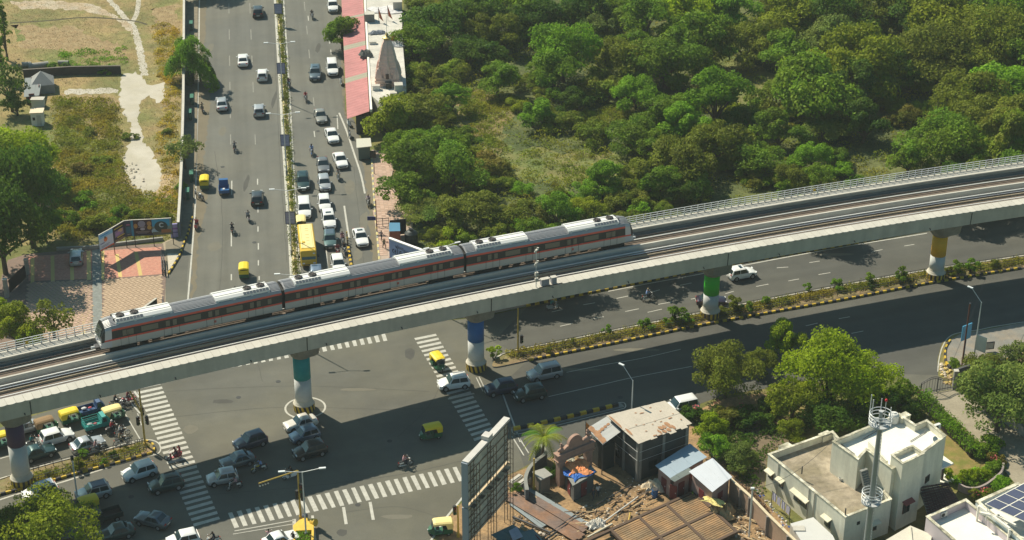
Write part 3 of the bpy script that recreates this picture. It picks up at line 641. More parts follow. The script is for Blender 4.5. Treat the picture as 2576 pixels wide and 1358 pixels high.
# ---------------------------------------------------------------- metro train
SIL = M('train_silver', (0.47,0.435,0.38), .5, .0, nz=[(.6,.95,1.04)])
ROOF = M('train_roof', (0.33,0.33,0.345), .5, .2)
CANT = M('train_cant_rail', (0.34,0.34,0.34), .4, .3)
RED = M('train_red', (0.60,0.075,0.045), .4)
DKB = M('train_window_band', (0.022,0.026,0.025), .45, spec=.3)
TWIN = M('train_window_glass', (0.12,0.115,0.085), .35, spec=.4)
UND = M('underframe', (0.02,0.02,0.02), .8)
NOSEW = M('train_mask_white', (0.45,0.45,0.45), .35)
TN = 2.0; TRZ = -0.40
tr = thing('metro_train', 'three car silver metro train with red stripes running on the far track', 'train')
def car_frame(pxa, pxb):
    xa = on_deck(pxa, 0, TN, 2.0); xb = on_deck(pxb, 0, TN, 2.0)
    a = vp(xa, TN, TRZ); b = vp(xb, TN, TRZ); return a, b
def side_prof(w=1.0, rib=True):
    P = [(1.36,.85,SIL),(1.44,1.02,SIL),(1.45,1.78,RED),(1.46,2.0,DKB),(1.45,3.02,RED),(1.42,3.26,CANT),(1.27,3.50,ROOF)]
    if rib:
        nr = 7; 
        for k in range(nr):
            y = 1.22-k*.175; z = 3.54+0.34*(1-(y/1.22)**2)
            P += [(y, z+.05, ROOF), (y-.07, z+.06, ROOF), (y-.085, z-.03, ROOF), (y-.16, z-.02, ROOF)]
    return P
SP = side_prof()
half = [(y, z, m) for y, z, m in SP]
full = [(-y, z, m) for y, z, m in half]+[(y, z, None) for y, z, m in reversed(half)]
ms_half = [m for _, _, m in half]
fmats = ms_half[:-1]+[ROOF]+ms_half[:-1][::-1]
def carshell(L, nose0, nose1):
    m = MB(); k = len(full)
    secs = []
    def tf(x, sw, sz, zb=0.0, sh=0.0):
        return [(x+sh*(z-.85)/3.0, y*sw, .85+(z-.85)*sz+zb) for y, z, _ in full]
    if nose0: secs += [tf(0.35,.80,.55,.0,.0), tf(.22,.86,.80,0,.45), tf(.6,.93,.93,0,.30), tf(1.5,.985,.99,0,.12), tf(2.2,1,1)]
    else: secs += [tf(.12,.97,.985), tf(.3,1,1)]
    if nose1:
        secs += [tf(L-2.2,1,1), tf(L-1.5,.985,.99,0,-.12), tf(L-.6,.93,.93,0,-.30), tf(L-.22,.86,.80,0,-.45), tf(L-.35,.80,.55)]
    else: secs += [tf(L-.3,1,1), tf(L-.12,.97,.985)]
    i0 = len(m.v)
    for s in secs: m.v += s
    ns = len(secs)
    for i in range(ns-1):
        x = (secs[i][0][0]+secs[i+1][0][0])/2
        for j in range(k-1):
            a = i0+i*k+j; mt = fmats[j]
            if (nose0 and i < 2) or (nose1 and i >= ns-3): mt = NOSEW if j < 2 or j > k-4 else DKB
            elif (nose0 and i == 2) or (nose1 and i == ns-4): mt = NOSEW if (j < 6 or j > k-8) and j not in (2, k-4) else (RED if j in (2, k-4) else CANT)
            m.f.append((a, a+k, a+k+1, a+1)); m.m.append(m.mi(mt))
        a = i0+i*k; m.f.append((a, a+k-1, a+2*k-1, a+k)); m.m.append(m.mi(UND))
    m.f.append(tuple(i0+j for j in range(k))); m.m.append(m.mi(NOSEW if nose0 else UND))
    m.f.append(tuple(i0+(ns-1)*k+j for j in range(k))[::-1]); m.m.append(m.mi(NOSEW if nose1 else UND))
    return m
def acunit(L=7.4, flip=False):
    m = MB(); sg = -1 if flip else 1
    prof = [(1.12,3.62),(1.10,3.86),(.72,4.06),(-.72,4.06),(-1.10,3.86),(-1.12,3.62)]
    vs = [(-L/2, y, z) for y, z in prof]+[(L/2, y, z) for y, z in prof]; k = 6
    m.mesh(vs, [(j, j+1, j+1+k, j+k) for j in range(k-1)]+[tuple(range(k))[::-1], tuple(range(k, 2*k))], M('ac_casing', (0.72,0.71,0.68), .5))
    m.box((0,-.42,4.075),(L*.98,.05,.05),CANT); m.box((0,.42,4.075),(L*.98,.05,.05),CANT)
    for q in (-3.2,-1.1,1.1,3.2): m.box((q,-1.16,3.60),(.25,.12,.16),STEEL)
    return m
fan = MB(); fan.lathe([(.50,0),(.50,.10),(.44,.13),(.40,.05)], BLACK, 20); 
for k in range(6): fan.bar((0,0,.12),(.48*cos(k*pi/3),.48*sin(k*pi/3),.12),.05,.02,M('fan_blade',(0.12,0.09,0.08),.5))
fan_me = fan.data('roof_fan')
gr = MB()
for k in range(8): gr.box((k*.40-1.4,0,0),(.35,.40,.03),M('ac_grille',(0.10,0.12,0.14),.4))
gr_me = gr.data('intake_grille')
dm = MB(); dm.box((0,0,0),(.03,.02,1.75),BLACK); seam_me = dm.data('door_seam')
wm = MB(); wm.box((0,0,0),(.46,.02,.72),TWIN); dwin_me = wm.data('door_window')
wm = MB(); wm.box((0,0,0),(2.0,.02,.66),TWIN); win_me = wm.data('side_window')
wm = MB(); wm.box((0,0,0),(.46,.02,.66),TWIN); swin_me = wm.data('end_window')
cars = [(238,700,True,False),(704,1157,False,False),(1160,1588,False,True)]
for ci, (pa, pb, n0, n1) in enumerate(cars):
    a, b = car_frame(pa, pb); d = b-a; L = Vector((d.x, d.y, 0)).length; rz = atan2(d.y, d.x)
    body = carshell(L, n0, n1).build('car_body', tr, weld=False); body.location = a; body.rotation_euler = (0, -atan2(d.z, L), rz)
    f0 = 2.3 if n0 else .5; f1 = L-(2.3 if n1 else .5)
    for s in (-1, 1):
        def put(me, x, z, nm, y=1.463): link(nm, me, body, (x, s*y, z))
        doors = [L*(.5+q) for q in (-.345,-.115,.115,.345)]
        for dx in doors:
            put(dwin_me, dx-.42, 2.50, 'door_window'); put(dwin_me, dx+.42, 2.50, 'door_window')
            for q in (-.92, 0, .92): put(seam_me, dx+q, 1.75, 'door_seam', 1.468)
        for q in (-.23, 0, .23): put(win_me, L*(.5+q), 2.52, 'side_window')
        for q in (.075, .925): put(swin_me, L*(q if not ((n0 and q < .5) or (n1 and q > .5)) else (q*.8+.1*1.0 if q < .5 else q*.8+.1)), 2.5, 'end_window')
        put(M_me_logo, L*.385, 1.42, 'emblem') if False else None
        m = MB(); m.box((0,0,0),(.3,.02,.3),M('emblem_red',(0.45,0.12,0.08),.5)); link('emblem', m.data('emblem'), body, (L*.62, s*1.468, 1.40))
    for q, fl in ((.215 if not n0 else .25, 0), (.785 if not n1 else .75, 1)):
        ac = acunit(L*.30, fl).build('roof_unit', tr); sgn = 1 if fl else -1
        ac.location = body.location+Vector((d.x, d.y, d.z))*q; ac.rotation_euler = (0, -atan2(d.z, L), rz)
        for u in (L*.115, L*.04): link('roof_fan', fan_me, ac, (sgn*(u-.02), .02, 4.07))
        g_ = link('intake_grille', gr_me, ac, (sgn*L*.075, -.93, 3.985)); g_.rotation_euler = (radians(28), 0, 0)
        g_ = link('intake_grille', gr_me, ac, (sgn*L*.075, .93, 3.985)); g_.rotation_euler = (radians(-28), 0, 0)
    for q in (.13, .87):
        m = MB()
        for s in (-1, 1):
            m.box((0,s*1.0,.42),(3.2,.25,.35),UND)
            for w in (-1.1,1.1): m.tube((w,s*.66,.43),(w,s*.86,.43),.43,STEELD,16)
        m.box((0,0,.5),(.8,2.1,.3),UND); bo = m.build('bogie', tr); bo.location = body.location+d*q; bo.rotation_euler = (0,0,rz)
    m = MB(); rr2 = random.Random(ci)
    for q in range(9): m.box((L*.24+q*L*.065, rr2.uniform(-.2,.2), .62), (1.0, 2.2, .5), UND)
    bo = m.build('underfloor_gear', tr); bo.location = body.location; bo.rotation_euler = (0,0,rz)
    for fx in (([.33] if n0 else [])+([L-.33] if n1 else [])):
        e = 1 if fx < 1 else -1
        m = MB()
        m.face([(fx+e*(-.12),-.95,2.1),(fx+e*(-.12),.95,2.1),(fx+e*.30,.88,3.25),(fx+e*.30,-.88,3.25)][::(1 if e < 0 else -1)], GLASS)
        o = m.build('windscreen', body)
        for s in (-1, 1):
            m = MB(); m.box((fx-e*.1,s*.92,1.62),(.12,.36,.16),M('headlamp_glass',(0.75,0.75,0.7),.15)); m.build('headlamp', body)
        m = MB(); m.box((fx-e*.25,0,.62),(.55,.9,.3),STEELD); m.tube((fx-e*.5,0,.62),(fx-e*.95,0,.62),.16,STEEL,10); m.box((fx+.05*e,0,1.05),(.25,2.0,.35),NOSEW); m.build('coupler', body)
        for s in (-.5, .6): m = MB(); m.box((fx+e*1.9, s, 3.98),(.3,.08,.22),STEELD); m.tube((fx+e*2.6,s*.8,3.9),(fx+e*2.6,s*.8,4.12),.09,BLACK,8); m.build('roof_horn', body)
# gangways
for p1, p2 in ((700,704),(1157,1160)):
    a = vp(on_deck((p1+p2)/2,0,TN,2.0), TN, TRZ); m = MB(); m.box((0,0,2.15),(.9,2.2,2.4),UND); g_ = m.build('gangway', tr); g_.location = a; g_.rotation_euler = (0,0,HB(a.x))
# ---------------------------------------------------------------- vehicles
def PT(name, rgb, metal=0.0, rough=.32): return M('paint_'+name, rgb, rough, metal, coat=.6)
PAINTS = dict(white=PT('white',(.72,.72,.70)), silver=PT('silver',(.42,.43,.44),.4), grey=PT('grey',(.20,.20,.20),.5), dark=PT('dark_grey',(.045,.05,.055),.3), navy=PT('navy',(.02,.035,.075),.3),
    green=PT('dark_green',(.018,.05,.050),.3), black=PT('black',(.014,.016,.018)), teal=PT('teal',(.10,.17,.165),.4), purple=PT('purple_black',(.028,.016,.032),.3), bluegrey=PT('blue_grey',(.20,.25,.33),.5), slate=PT('slate_blue',(.11,.145,.17),.5), brown=PT('warm_grey',(.33,.31,.27),.5), champagne=PT('champagne',(.62,.58,.52),.1))
KINDS = dict(
 sedan=dict(L=4.35,w=1.72,h=1.45,bel=.87,xf0=.80,xf1=.18,xr0=-1.62,xr1=-1.02,hood=.82,deck=.94,wb=(1.30,-1.25)),
 hatch=dict(L=3.85,w=1.68,h=1.50,bel=.89,xf0=.85,xf1=.28,xr0=-1.82,xr1=-1.50,hood=.90,deck=.97,wb=(1.18,-1.20)),
 suv=dict(L=4.25,w=1.78,h=1.62,bel=.98,xf0=.85,xf1=.30,xr0=-2.02,xr1=-1.72,hood=.95,deck=1.0,wb=(1.28,-1.30)),
 mpv=dict(L=4.7,w=1.82,h=1.74,bel=1.0,xf0=1.15,xf1=.55,xr0=-2.25,xr1=-2.02,hood=.95,deck=1.04,wb=(1.45,-1.40)))
_car = {}
def lerp(a, b, t): return a+(b-a)*t
def car_parts(kind):
    if kind in _car: return _car[kind]
    k = KINDS[kind]; L, w, h, bel = k['L'], k['w'], k['h'], k['bel']; hw = w/2; P0 = PAINTS['white']
    body = MB(); hl = L/2
    st = [(hl,.38,.60,.70),(hl-.06,.30,.70,.84),(hl-.28,.24,.80,.93),(hl-.75,.22,k['hood']-.02,.985),(k['xf0']+.12,.21,k['hood']+.04,1.0),(k['xf0']-.2,.20,bel,1.0),(0,.20,bel+.01,1.0),(k['xr0']+.35,.20,bel+.02,1.0),(k['xr0']-.02,.22,k['deck'],.985),(-hl+.22,.26,k['deck']-.02,.94),(-hl+.05,.32,k['deck']-.14,.87),(-hl,.40,.66,.78)]
    ring = []
    for x, zb, zs, s in st:
        a = hw*s; half = [(0,zb),(a*.84,zb),(a*.96,zb+.12),(a,(zb+zs)/2),(a*.985,zs-.13),(a*.93,zs-.02),(a*.55,zs+.035),(0,zs+.05)]
        ring.append([(x,y,z) for y,z in half]+[(x,-y,z) for y,z in half[-2:0:-1]])
    n = len(ring[0]); vs = [p for r_ in ring for p in r_]; fs = []
    for i in range(len(ring)-1):
        for j in range(n): a = i*n+j; b = i*n+(j+1) % n; fs.append((a, b, b+n, a+n))
    fs += [tuple(range(n))[::-1], tuple((len(ring)-1)*n+j for j in range(n))]
    body.mesh(vs, fs, P0)
    # cabin
    w0 = hw*.93; w1 = hw*.80
    def rr_ring(x0, x1, hwid, z, r):
        out = []
        for cx_, cy_, a0 in ((x1-r, hwid-r, 0), (x0+r, hwid-r, 90), (x0+r, -hwid+r, 180), (x1-r, -hwid+r, 270)):
            for q in (0, 45, 90):
                a = radians(a0+q); out.append((cx_+r*cos(a), cy_+r*sin(a), z))
        return out
    R0 = rr_ring(k['xr0'], k['xf0'], w0, bel-.03, .10); R1 = rr_ring(k['xr1'], k['xf1'], w1, h-.09, .09); R2 = rr_ring(k['xr1']+.14, k['xf1']-.14, w1-.13, h-.015, .10); R3 = rr_ring(k['xr1']+.5, k['xf1']-.4, w1-.4, h, .08)
    vs = R0+R1+R2+R3; fs = []
    for i in range(3):
        for j in range(12): fs.append((i*12+j, i*12+(j+1) % 12, (i+1)*12+(j+1) % 12, (i+1)*12+j))
    fs.append(tuple(36+j for j in range(12))); body.mesh(vs, fs, P0)
    parts = [('body', body.data('car_body', smooth=False, weld=True), (0,0,0), True)]
    me = parts[0][1]
    for p in me.polygons: p.use_smooth = True
    me.set_sharp_from_angle(angle=0.62)
    # glass
    def glass(nm, q, off):
        m = MB(); q = [Vector(p) for p in q]; nn = (q[1]-q[0]).cross(q[2]-q[0]).normalized(); c = sum(q, Vector())/4
        if nn.dot(Vector(off)) < 0: nn = -nn; q = q[::-1]
        m.face([p+nn*.02 for p in q], GLASS); parts.append((nm, m.data(nm), (0,0,0), False))
    za, zb = bel+.02, h-.105
    ta = (za-(bel-.03))/((h-.09)-(bel-.03)); tb = (zb-(bel-.03))/((h-.09)-(bel-.03))
    F = lambda t: lerp(k['xf0'], k['xf1'], t); B = lambda t: lerp(k['xr0'], k['xr1'], t); Wd = lambda t: lerp(w0, w1, t)
    glass('windscreen', [(F(ta),-Wd(ta)+.07,za),(F(ta),Wd(ta)-.07,za),(F(tb),Wd(tb)-.07,zb),(F(tb),-Wd(tb)+.07,zb)], (1,0,.5))
    glass('rear_window', [(B(ta),-Wd(ta)+.16,za),(B(ta),Wd(ta)-.16,za),(B(tb),Wd(tb)-.14,zb),(B(tb),-Wd(tb)+.14,zb)], (-1,0,.5))
    mid = (k['xf1']+k['xr1'])/2+.05
    for s in (-1, 1):
        for xa0, xa1, xb0, xb1 in ((mid+.035, F(ta)-.19, mid+.035, F(tb)-.10), (B(ta)+.20, mid-.035, B(tb)+.13, mid-.035)):
            glass('side_window', [(xa0,s*Wd(ta),za),(xa1,s*Wd(ta),za),(xb1,s*Wd(tb),zb),(xb0,s*Wd(tb),zb)], (0,s,.3))
    wh = MB(); r = .32 if kind in ('sedan','hatch') else .36
    wh.lathe([(r-.03,-.10),(r,-.07),(r,.07),(r-.03,.10)], TYRE, 14); wh.lathe([(r*.62,.095),(r*.60,.115),(.05,.105)], RIM, 10); wh.lathe([(r*.62,-.115),(r*.62,-.095)], RIM, 10)
    for i, v in enumerate(wh.v): wh.v[i] = (v[0], v[2], v[1])
    wme = wh.data('wheel')
    ar = MB(); ar.tube((0,-.01,0),(0,.01,0),r+.06,BLACK,16); ame = ar.data('wheel_arch')
    for x in k['wb']:
        for s in (-1, 1):
            parts.append(('wheel_arch', ame, (x, s*(hw*.975), r+.03), False)); parts.append(('wheel', wme, (x, s*(hw-.07), r), False))
    lm = MB(); lm.box((0,0,0),(.10,.34,.13),M('lamp_glass',(.75,.77,.78),.1)); hme = lm.data('headlight')
    tm = MB(); tm.box((0,0,0),(.08,.30,.15),M('tail_lamp',(.35,.02,.015),.2)); tme = tm.data('taillight')
    for s in (-1, 1):
        parts.append(('headlight', hme, (hl-.13, s*hw*.66, .70 if h < 1.6 else .80), False)); parts.append(('taillight', tme, (-hl+.06, s*hw*.66, .80 if h < 1.6 else .95), False))
        m = MB(); m.box((0,0,0),(.12,.22,.13),P0); parts.append(('wing_mirror', m.data('wing_mirror'), (k['xf0']-.22, s*(hw+.08), bel+.05), True))
    m = MB(); m.box((0,0,0),(.04,hw*1.1,.16),BLACK); parts.append(('grille', m.data('grille'), (hl-.01,0,.52), False))
    m = MB(); m.box((0,0,0),(.04,.5,.12),WHITEP); parts.append(('number_plate', m.data('number_plate'), (-hl-.0,0,.60), False))
    parts.append(('number_plate', m.data('number_plate'), (hl+.02,0,.40), False))
    m = MB(); m.box((0,0,0),(L*.86,w*.9,.1),BLACK); parts.append(('underbody', m.data('underbody'), (0,0,.22), False))
    _car[kind] = parts; return parts
def place(px, py, z=0.7):
    g = W(px, py, z); return (g.x, g.y, 0.03)
AWAY, TOWARD = HA, HA+pi
def car(kind, colr, px, py, rz, label, group=None, roof=None, sun=False, rails=False):
    c = 'car' if kind != 'mpv' else 'van'
    t = thing({'sedan':'saloon_car','hatch':'hatchback_car','suv':'suv_car','mpv':'people_carrier'}[kind], label, c, place(px, py), rz, group)
    P = PAINTS[colr]; t.scale = (1.13 if abs(sin(rz-HA)) < .5 else .95, 1.09, 1.07)
    for nm, me, loc, pnt in car_parts(kind):
        o = link(nm, me, t, loc)
        if pnt: paint(o, [P])
    k = KINDS[kind]
    if roof:
        m = MB(); h = k['h']; xs = (k['xr1']+.06, k['xf1']-.06); w1 = k['w']/2*.77-.05
        m.face([(xs[0],-w1,h-.035),(xs[1],-w1,h-.035),(xs[1]-.12,-w1+.13,h+.012),(xs[0]+.12,-w1+.13,h+.012)], PAINTS[roof]); m.face([(xs[0],w1,h-.035),(xs[0]+.12,w1-.13,h+.012),(xs[1]-.12,w1-.13,h+.012),(xs[1],w1,h-.035)], PAINTS[roof])
        m.face([(xs[0]+.12,-w1+.13,h+.012),(xs[1]-.12,-w1+.13,h+.012),(xs[1]-.12,w1-.13,h+.012),(xs[0]+.12,w1-.13,h+.012)], PAINTS[roof]); m.build('roof_panel', t)
    if sun:
        m = MB(); m.box((k['xf1']-.62,0,k['h']+.012),(.42,.75,.02),GLASS); m.build('sunroof', t)
    if rails:
        for s in (-1, 1): m = MB(); m.bar((k['xf1']-.3,s*.52,k['h']+.03),(k['xr1']+.3,s*.52,k['h']+.03),.05,.06,STEEL if rails == 1 else BLACK); m.build('roof_rail', t)
    return t
GA = 'cars on the left carriageway of the straight road'; GQ = 'vehicles queueing on the right carriageway of the straight road'; GJ = 'vehicles crossing the junction'; GW = 'vehicles waiting on the west arm'; GE = 'vehicles on the east arm'
for a in [
 ('suv','dark',648.5,28,AWAY,'dark SUV near the top, on the left carriageway beside the median',GA),
 ('sedan','white',611,150,AWAY,'white saloon heading away in the middle lane beside the tree shadow',GA),
 ('hatch','white',660,187,AWAY-.03,'white hatchback heading away, level with the second median hoarding',GA),
 ('sedan','silver',557,260,AWAY+.06,'silver saloon driving through the big tree shadow on the road',GA),
 ('hatch','silver',651.5,276,AWAY,'silver hatchback heading away just right of the tree shadow',GA),
 ('hatch','dark',647,496,AWAY-.02,'dark blue hatchback heading away below the lone motorcycle, near the median',GA),
 ('suv','white',837,15,TOWARD,'white SUV at the very top, partly behind the roadside tree',GQ),
 ('suv','slate',793,184,TOWARD-.06,'slate grey SUV alone in the inner lane beside the white jeep',GQ,None,True),
 ('mpv','white',836,171,TOWARD,'tall white jeep parked next to the pink roofed shed',GQ),
 ('sedan','brown',806,291,TOWARD+.08,'warm grey saloon coming down above the white saloon',GQ),
 ('sedan','white',835,340,TOWARD+.10,'white saloon beside the top end of the slanting white line',GQ),
 ('sedan','white',856,402,TOWARD+.12,'white saloon right of the grey saloons in the queue',GQ),
 ('sedan','grey',812.5,414,TOWARD+.03,'grey saloon in the middle lane ahead of its silver twin',GQ),
 ('suv','green',762.5,457,TOWARD,'dark green SUV with roof rails beside the median',GQ,None,False,2),
 ('hatch','silver',815.5,460,TOWARD+.05,'silver hatchback in the middle lane beside the dark SUV',GQ),
 ('mpv','white',765.5,525,TOWARD,'long white people carrier above the yellow bus',GQ),
 ('hatch','white',816,511,TOWARD+.02,'white hatchback right of the white people carrier',GQ),
 ('suv','white',827,553,TOWARD+.04,'white SUV with dark sunroof ahead of the green grey car',GQ,None,True),
 ('hatch','teal',830,602,TOWARD-.02,'green grey hatchback beside the yellow bus',GQ,'slate'),
 ('sedan','white',907,596,TOWARD+.10,'white saloon with sunroof alone in the slip lane',GQ,None,True),
 ('hatch','white',850.5,664,TOWARD+.06,'white hatchback just above the train roof, right of the bus',GQ),
 ('hatch','bluegrey',796,692,TOWARD,'blue grey hatchback half hidden behind the train below the bus',GQ),
]: car(*a)
def hb(px, py, west=False, da=0.0):
    g = W(px, py); return HB(g.x)+(pi if west else 0)+da
for a in [
 ('suv','white',143,1098,'E',0.02,'white SUV waiting in the shade right of the purple pier',GW),
 ('sedan','silver',220,1116,'E',0.06,'silver saloon waiting beside the west median, just left of scooters',GW),
 ('sedan','green',96,1137,'E',0.02,'dark green saloon half hidden behind the purple pier',GW),
 ('hatch','silver',68,1072,'E',0.02,'pale hatchback in the shade behind the top of the purple pier',GW),
 ('suv','white',350,1186,'W',0.06,'white SUV in the sun heading west past the tip of the median',GJ),
 ('suv','green',417,1217,'W',-.06,'long dark green SUV crossing the west zebra',GJ,None,False,2),
 ('suv','white',101,1237,'W',0.02,'white SUV with a blue grey roof, just above the big tree',GW,'bluegrey'),
 ('suv','silver',234,1238,'W',-.02,'silver SUV with a dark roof between the tree and the white SUV',GW,'navy'),
 ('sedan','slate',384,1306,'W',-.85,'slate grey saloon turning left at the foot of the west zebra',GJ),
 ('sedan','green',291,1338,'W',-.05,'dark green saloon in the bottom left shade right of the tree',GW),
 ('suv','navy',629,1110,'W',0.10,'dark navy SUV in the junction left of three cars below the teal pier',GJ),
 ('sedan','slate',597,1157,'W',0.0,'slate saloon just below the dark navy SUV in the junction',GJ),
 ('hatch','silver',559,1200,'W',-.14,'silver white hatchback beside the right edge of the west zebra',GJ),
 ('sedan','champagne',756,1063,'W',0.02,'pale champagne saloon directly below the teal pier',GJ),
 ('hatch','bluegrey',766,1093,'W',0.05,'blue grey hatchback between the champagne saloon and the black SUV',GJ),
 ('suv','black',779,1133,'W',-.0,'black SUV lowest of three cars below the teal pier',GJ),
 ('suv','white',1141,962,'W',-.16,'white SUV with roof rails heading west beside the blue pier',GE,None,False,1),
 ('suv','navy',1259,975,'W',-.10,'dark navy SUV entering the junction right of the blue pier',GE),
 ('suv','green',1333,989,'W',-.08,'dark green SUV in the deck shade behind the navy one',GE),
 ('mpv','silver',1369,938,'W',-.02,'pale silver people carrier in the sun on the east arm',GE),
 ('mpv','white',1712,1022,'W',-.0,'white van seen over the rusty roof of the shack',GE),
 ('suv','white',1866,687,'E',0.0,'white SUV with sunroof heading east right of the green pier',GE,None,True),
 ('sedan','purple',1789,755,'E',-.35,'dark purple saloon passing behind the green pier',GE),
 ('hatch','white',460,1356,'W',-.1,'white hatchback cut off by the bottom edge below the west zebra',GJ),
 ('hatch','silver',191.5,645,'C',0,'small silver hatchback parked on the red paving of the court',None),
 ('sedan','white',706,1357,'W',3.2,'white car cut off by the bottom edge beside the yellow planter',GJ),
]:
    kd, cl, px, py, s, da, lb, gp = a[:8]
    rz = AWAY+pi*0+.06 if s == 'C' else hb(px, py, s == 'W', da)
    car(kd, cl, px, py, rz, lb, gp, *a[8:])

# pickup in the lower left shade
def pickup(px, py, rz, label):
    t = thing('pickup_truck', label, 'pickup', place(px, py), rz, GW); Pn = PAINTS['green']
    m = MB(); m.box((.95,0,.85),(1.1,1.6,1.0),Pn); m.box((.85,0,1.5),(.95,1.45,.35),Pn); m.build('cab', t)
    m = MB(); m.box((-.75,0,.62),(2.3,1.65,.15),BLACK)
    for y in (-.8,.8): m.box((-.75,y,.9),(2.3,.05,.5),Pn)
    for x in (-1.88,.38): m.box((x,0,.9),(.05,1.65,.5),Pn)
    m.build('load_bed', t)
    m = MB(); m.face([(1.515,-.7,1.05),(1.515,.7,1.05),(1.34,.66,1.62),(1.34,-.66,1.62)], GLASS); m.build('windscreen', t)
    for x in (1.0,-1.15):
        for s in (-1,1): link('wheel', _car['hatch'][8][1], t, (x, s*.72, .32))
pickup(264, 1298, hb(264,1298,True), 'dark pickup with open bed in the shade right of the big tree')

# auto rickshaws -----------------------------------------------------------
AG = M('rickshaw_green', (.015,.105,.05), .4, coat=.3); AY = M('rickshaw_yellow', (.74,.55,.02), .45); AYC = M('rickshaw_canopy_cream', (.76,.62,.26), .6); AYB = M('rickshaw_canopy_brown', (.24,.15,.07), .8)
_auto = []
def auto_parts():
    if _auto: return _auto
    m = MB()
    m.box((-.72,0,.58),(.95,1.22,.55),AG); m.box((.15,0,.36),(1.0,1.16,.10),AG)
    vs = []; pr = [(.62,.58,.34,.95),(.85,.50,.34,.98),(1.12,.30,.42,.80),(1.22,.14,.50,.66)]
    for x, hw_, z0, z1 in pr: vs += [(x,-hw_,z0),(x,hw_,z0),(x,hw_*.85,z1),(x,-hw_*.85,z1)]
    m.mesh(vs, [(i*4+j, i*4+(j+1) % 4, i*4+4+(j+1) % 4, i*4+4+j) for i in range(3) for j in range(4)]+[(3,2,1,0),(12,13,14,15)], AG); _auto.append(('body', m.data('rickshaw_body'), (0,0,0)))
    m = MB(); sec = [(-.66,1.42),(-.64,1.60),(-.45,1.71),(0,1.76),(.45,1.71),(.64,1.60),(.66,1.42)]
    xs = [(-1.28,.90,-.18),(-1.16,1,-.03),(-.4,1,0),(.45,.98,0),(.72,.92,-.07)]; vs = []
    for x, s, dz in xs: vs += [(x, y*s, z+dz) for y, z in sec]
    fs = [(i*7+j, i*7+j+1, i*7+8+j, i*7+7+j) for i in range(4) for j in range(6)]
    m.mesh(vs, fs, AY)
    for s in (-1, 1): m.face([(-1.25,s*.62,.85),(-.70,s*.64,.85),(-.52,s*.655,1.44),(-1.2,s*.64,1.44)], AY)
    m.face([(-1.25,-.62,.85),(-1.25,.62,.85),(-1.26,.60,1.42),(-1.26,-.60,1.42)], AY); _auto.append(('canopy', m.data('canopy'), (0,0,0)))
    m = MB(); m.face([(.86,-.46,.97),(.86,.46,.97),(.70,.50,1.52),(.70,-.50,1.52)], GLASS); _auto.append(('windscreen', m.data('windscreen'), (0,0,0)))
    m = MB()
    for s in (-1, 1): m.tube((.80,s*.50,.95),(.66,s*.56,1.6),.025,BLACK,6); m.tube((-.25,s*.60,.4),(-.25,s*.63,1.6),.022,BLACK,6)
    _auto.append(('posts', m.data('posts'), (0,0,0)))
    m = MB(); m.box((-.55,0,.85),(.5,1.1,.12),BLACK); m.box((-.8,0,1.1),(.1,1.1,.45),BLACK); m.box((.25,0,.72),(.35,.5,.1),BLACK); _auto.append(('seat', m.data('seat'), (0,0,0)))
    w_ = MB(); w_.tube((0,-.05,0),(0,.05,0),.21,TYRE,12); w_.tube((0,-.055,0),(0,.055,0),.11,RIM,8); wm_ = w_.data('wheel')
    for p in ((.98,0,.21),(-.78,.52,.21),(-.78,-.52,.21)): _auto.append(('wheel', wm_, p))
    m = MB(); m.ball((0,0,0),.085,M('lamp_glass',(.75,.77,.78)),8,5); _auto.append(('headlight', m.data('headlight'), (1.20,0,.66)))
    m = MB(); m.bar((0,-.28,0),(0,.28,0),.04,.04,BLACK); m.tube((0,0,0),(.3,0,-.5),.03,BLACK,6); _auto.append(('handlebar', m.data('handlebar'), (.62,0,1.02)))
    return _auto
GR = 'green and yellow auto rickshaws'
def rick(px, py, rz, label, can=None, sc=1.0):
    t = thing('auto_rickshaw', label, 'auto rickshaw', place(px, py, .8), rz, GR)
    t.scale = (1.12,1.08,1.08)
    for nm, me, loc in auto_parts():
        o = link(nm, me, t, loc)
        if nm == 'canopy' and can: paint(o, [can])
    return t
for px, py, rz, lb, cn_ in [
 (515,459,AWAY-.05,'yellow rickshaw at the left kerb of the straight road beside the blue truck',None),
 (614,681,AWAY-.03,'yellow topped rickshaw alone on the road just above the train',None),
 (758,566,TOWARD,'cream topped rickshaw tucked behind the yellow bus by the median',AYC),
 (180,1048,hb(180,1048,False,.03),'bright yellow rickshaw in the shade of the west arm queue',None),
 (288,1041,hb(288,1041,False,.05),'yellow cream rickshaw near the front of the queue, right of the blue truck',AYC),
 (118,1070,hb(118,1070,False,.03),'brown roofed rickshaw waiting in the deck shade above the white SUV',AYB),
 (4,1108,hb(4,1108,False,.03),'yellow rickshaw cut off at the left edge beside the purple pier',None),
 (216,1272,hb(216,1272,True),'yellow rickshaw peeping out behind the big bottom left tree',None),
 (1082,1088,hb(1082,1088,True,-.05),'yellow and dark green rickshaw alone in the middle of the junction',None),
 (1103,913,AWAY+pi+.3,'light yellow rickshaw standing on the east zebra crossing',None),
 (1107,1328,hb(1107,1328,True,-.25),'rickshaw with pale yellow roof at the bottom, left of the big billboard',AYC)]:
    rick(px, py, rz, lb, cn_)

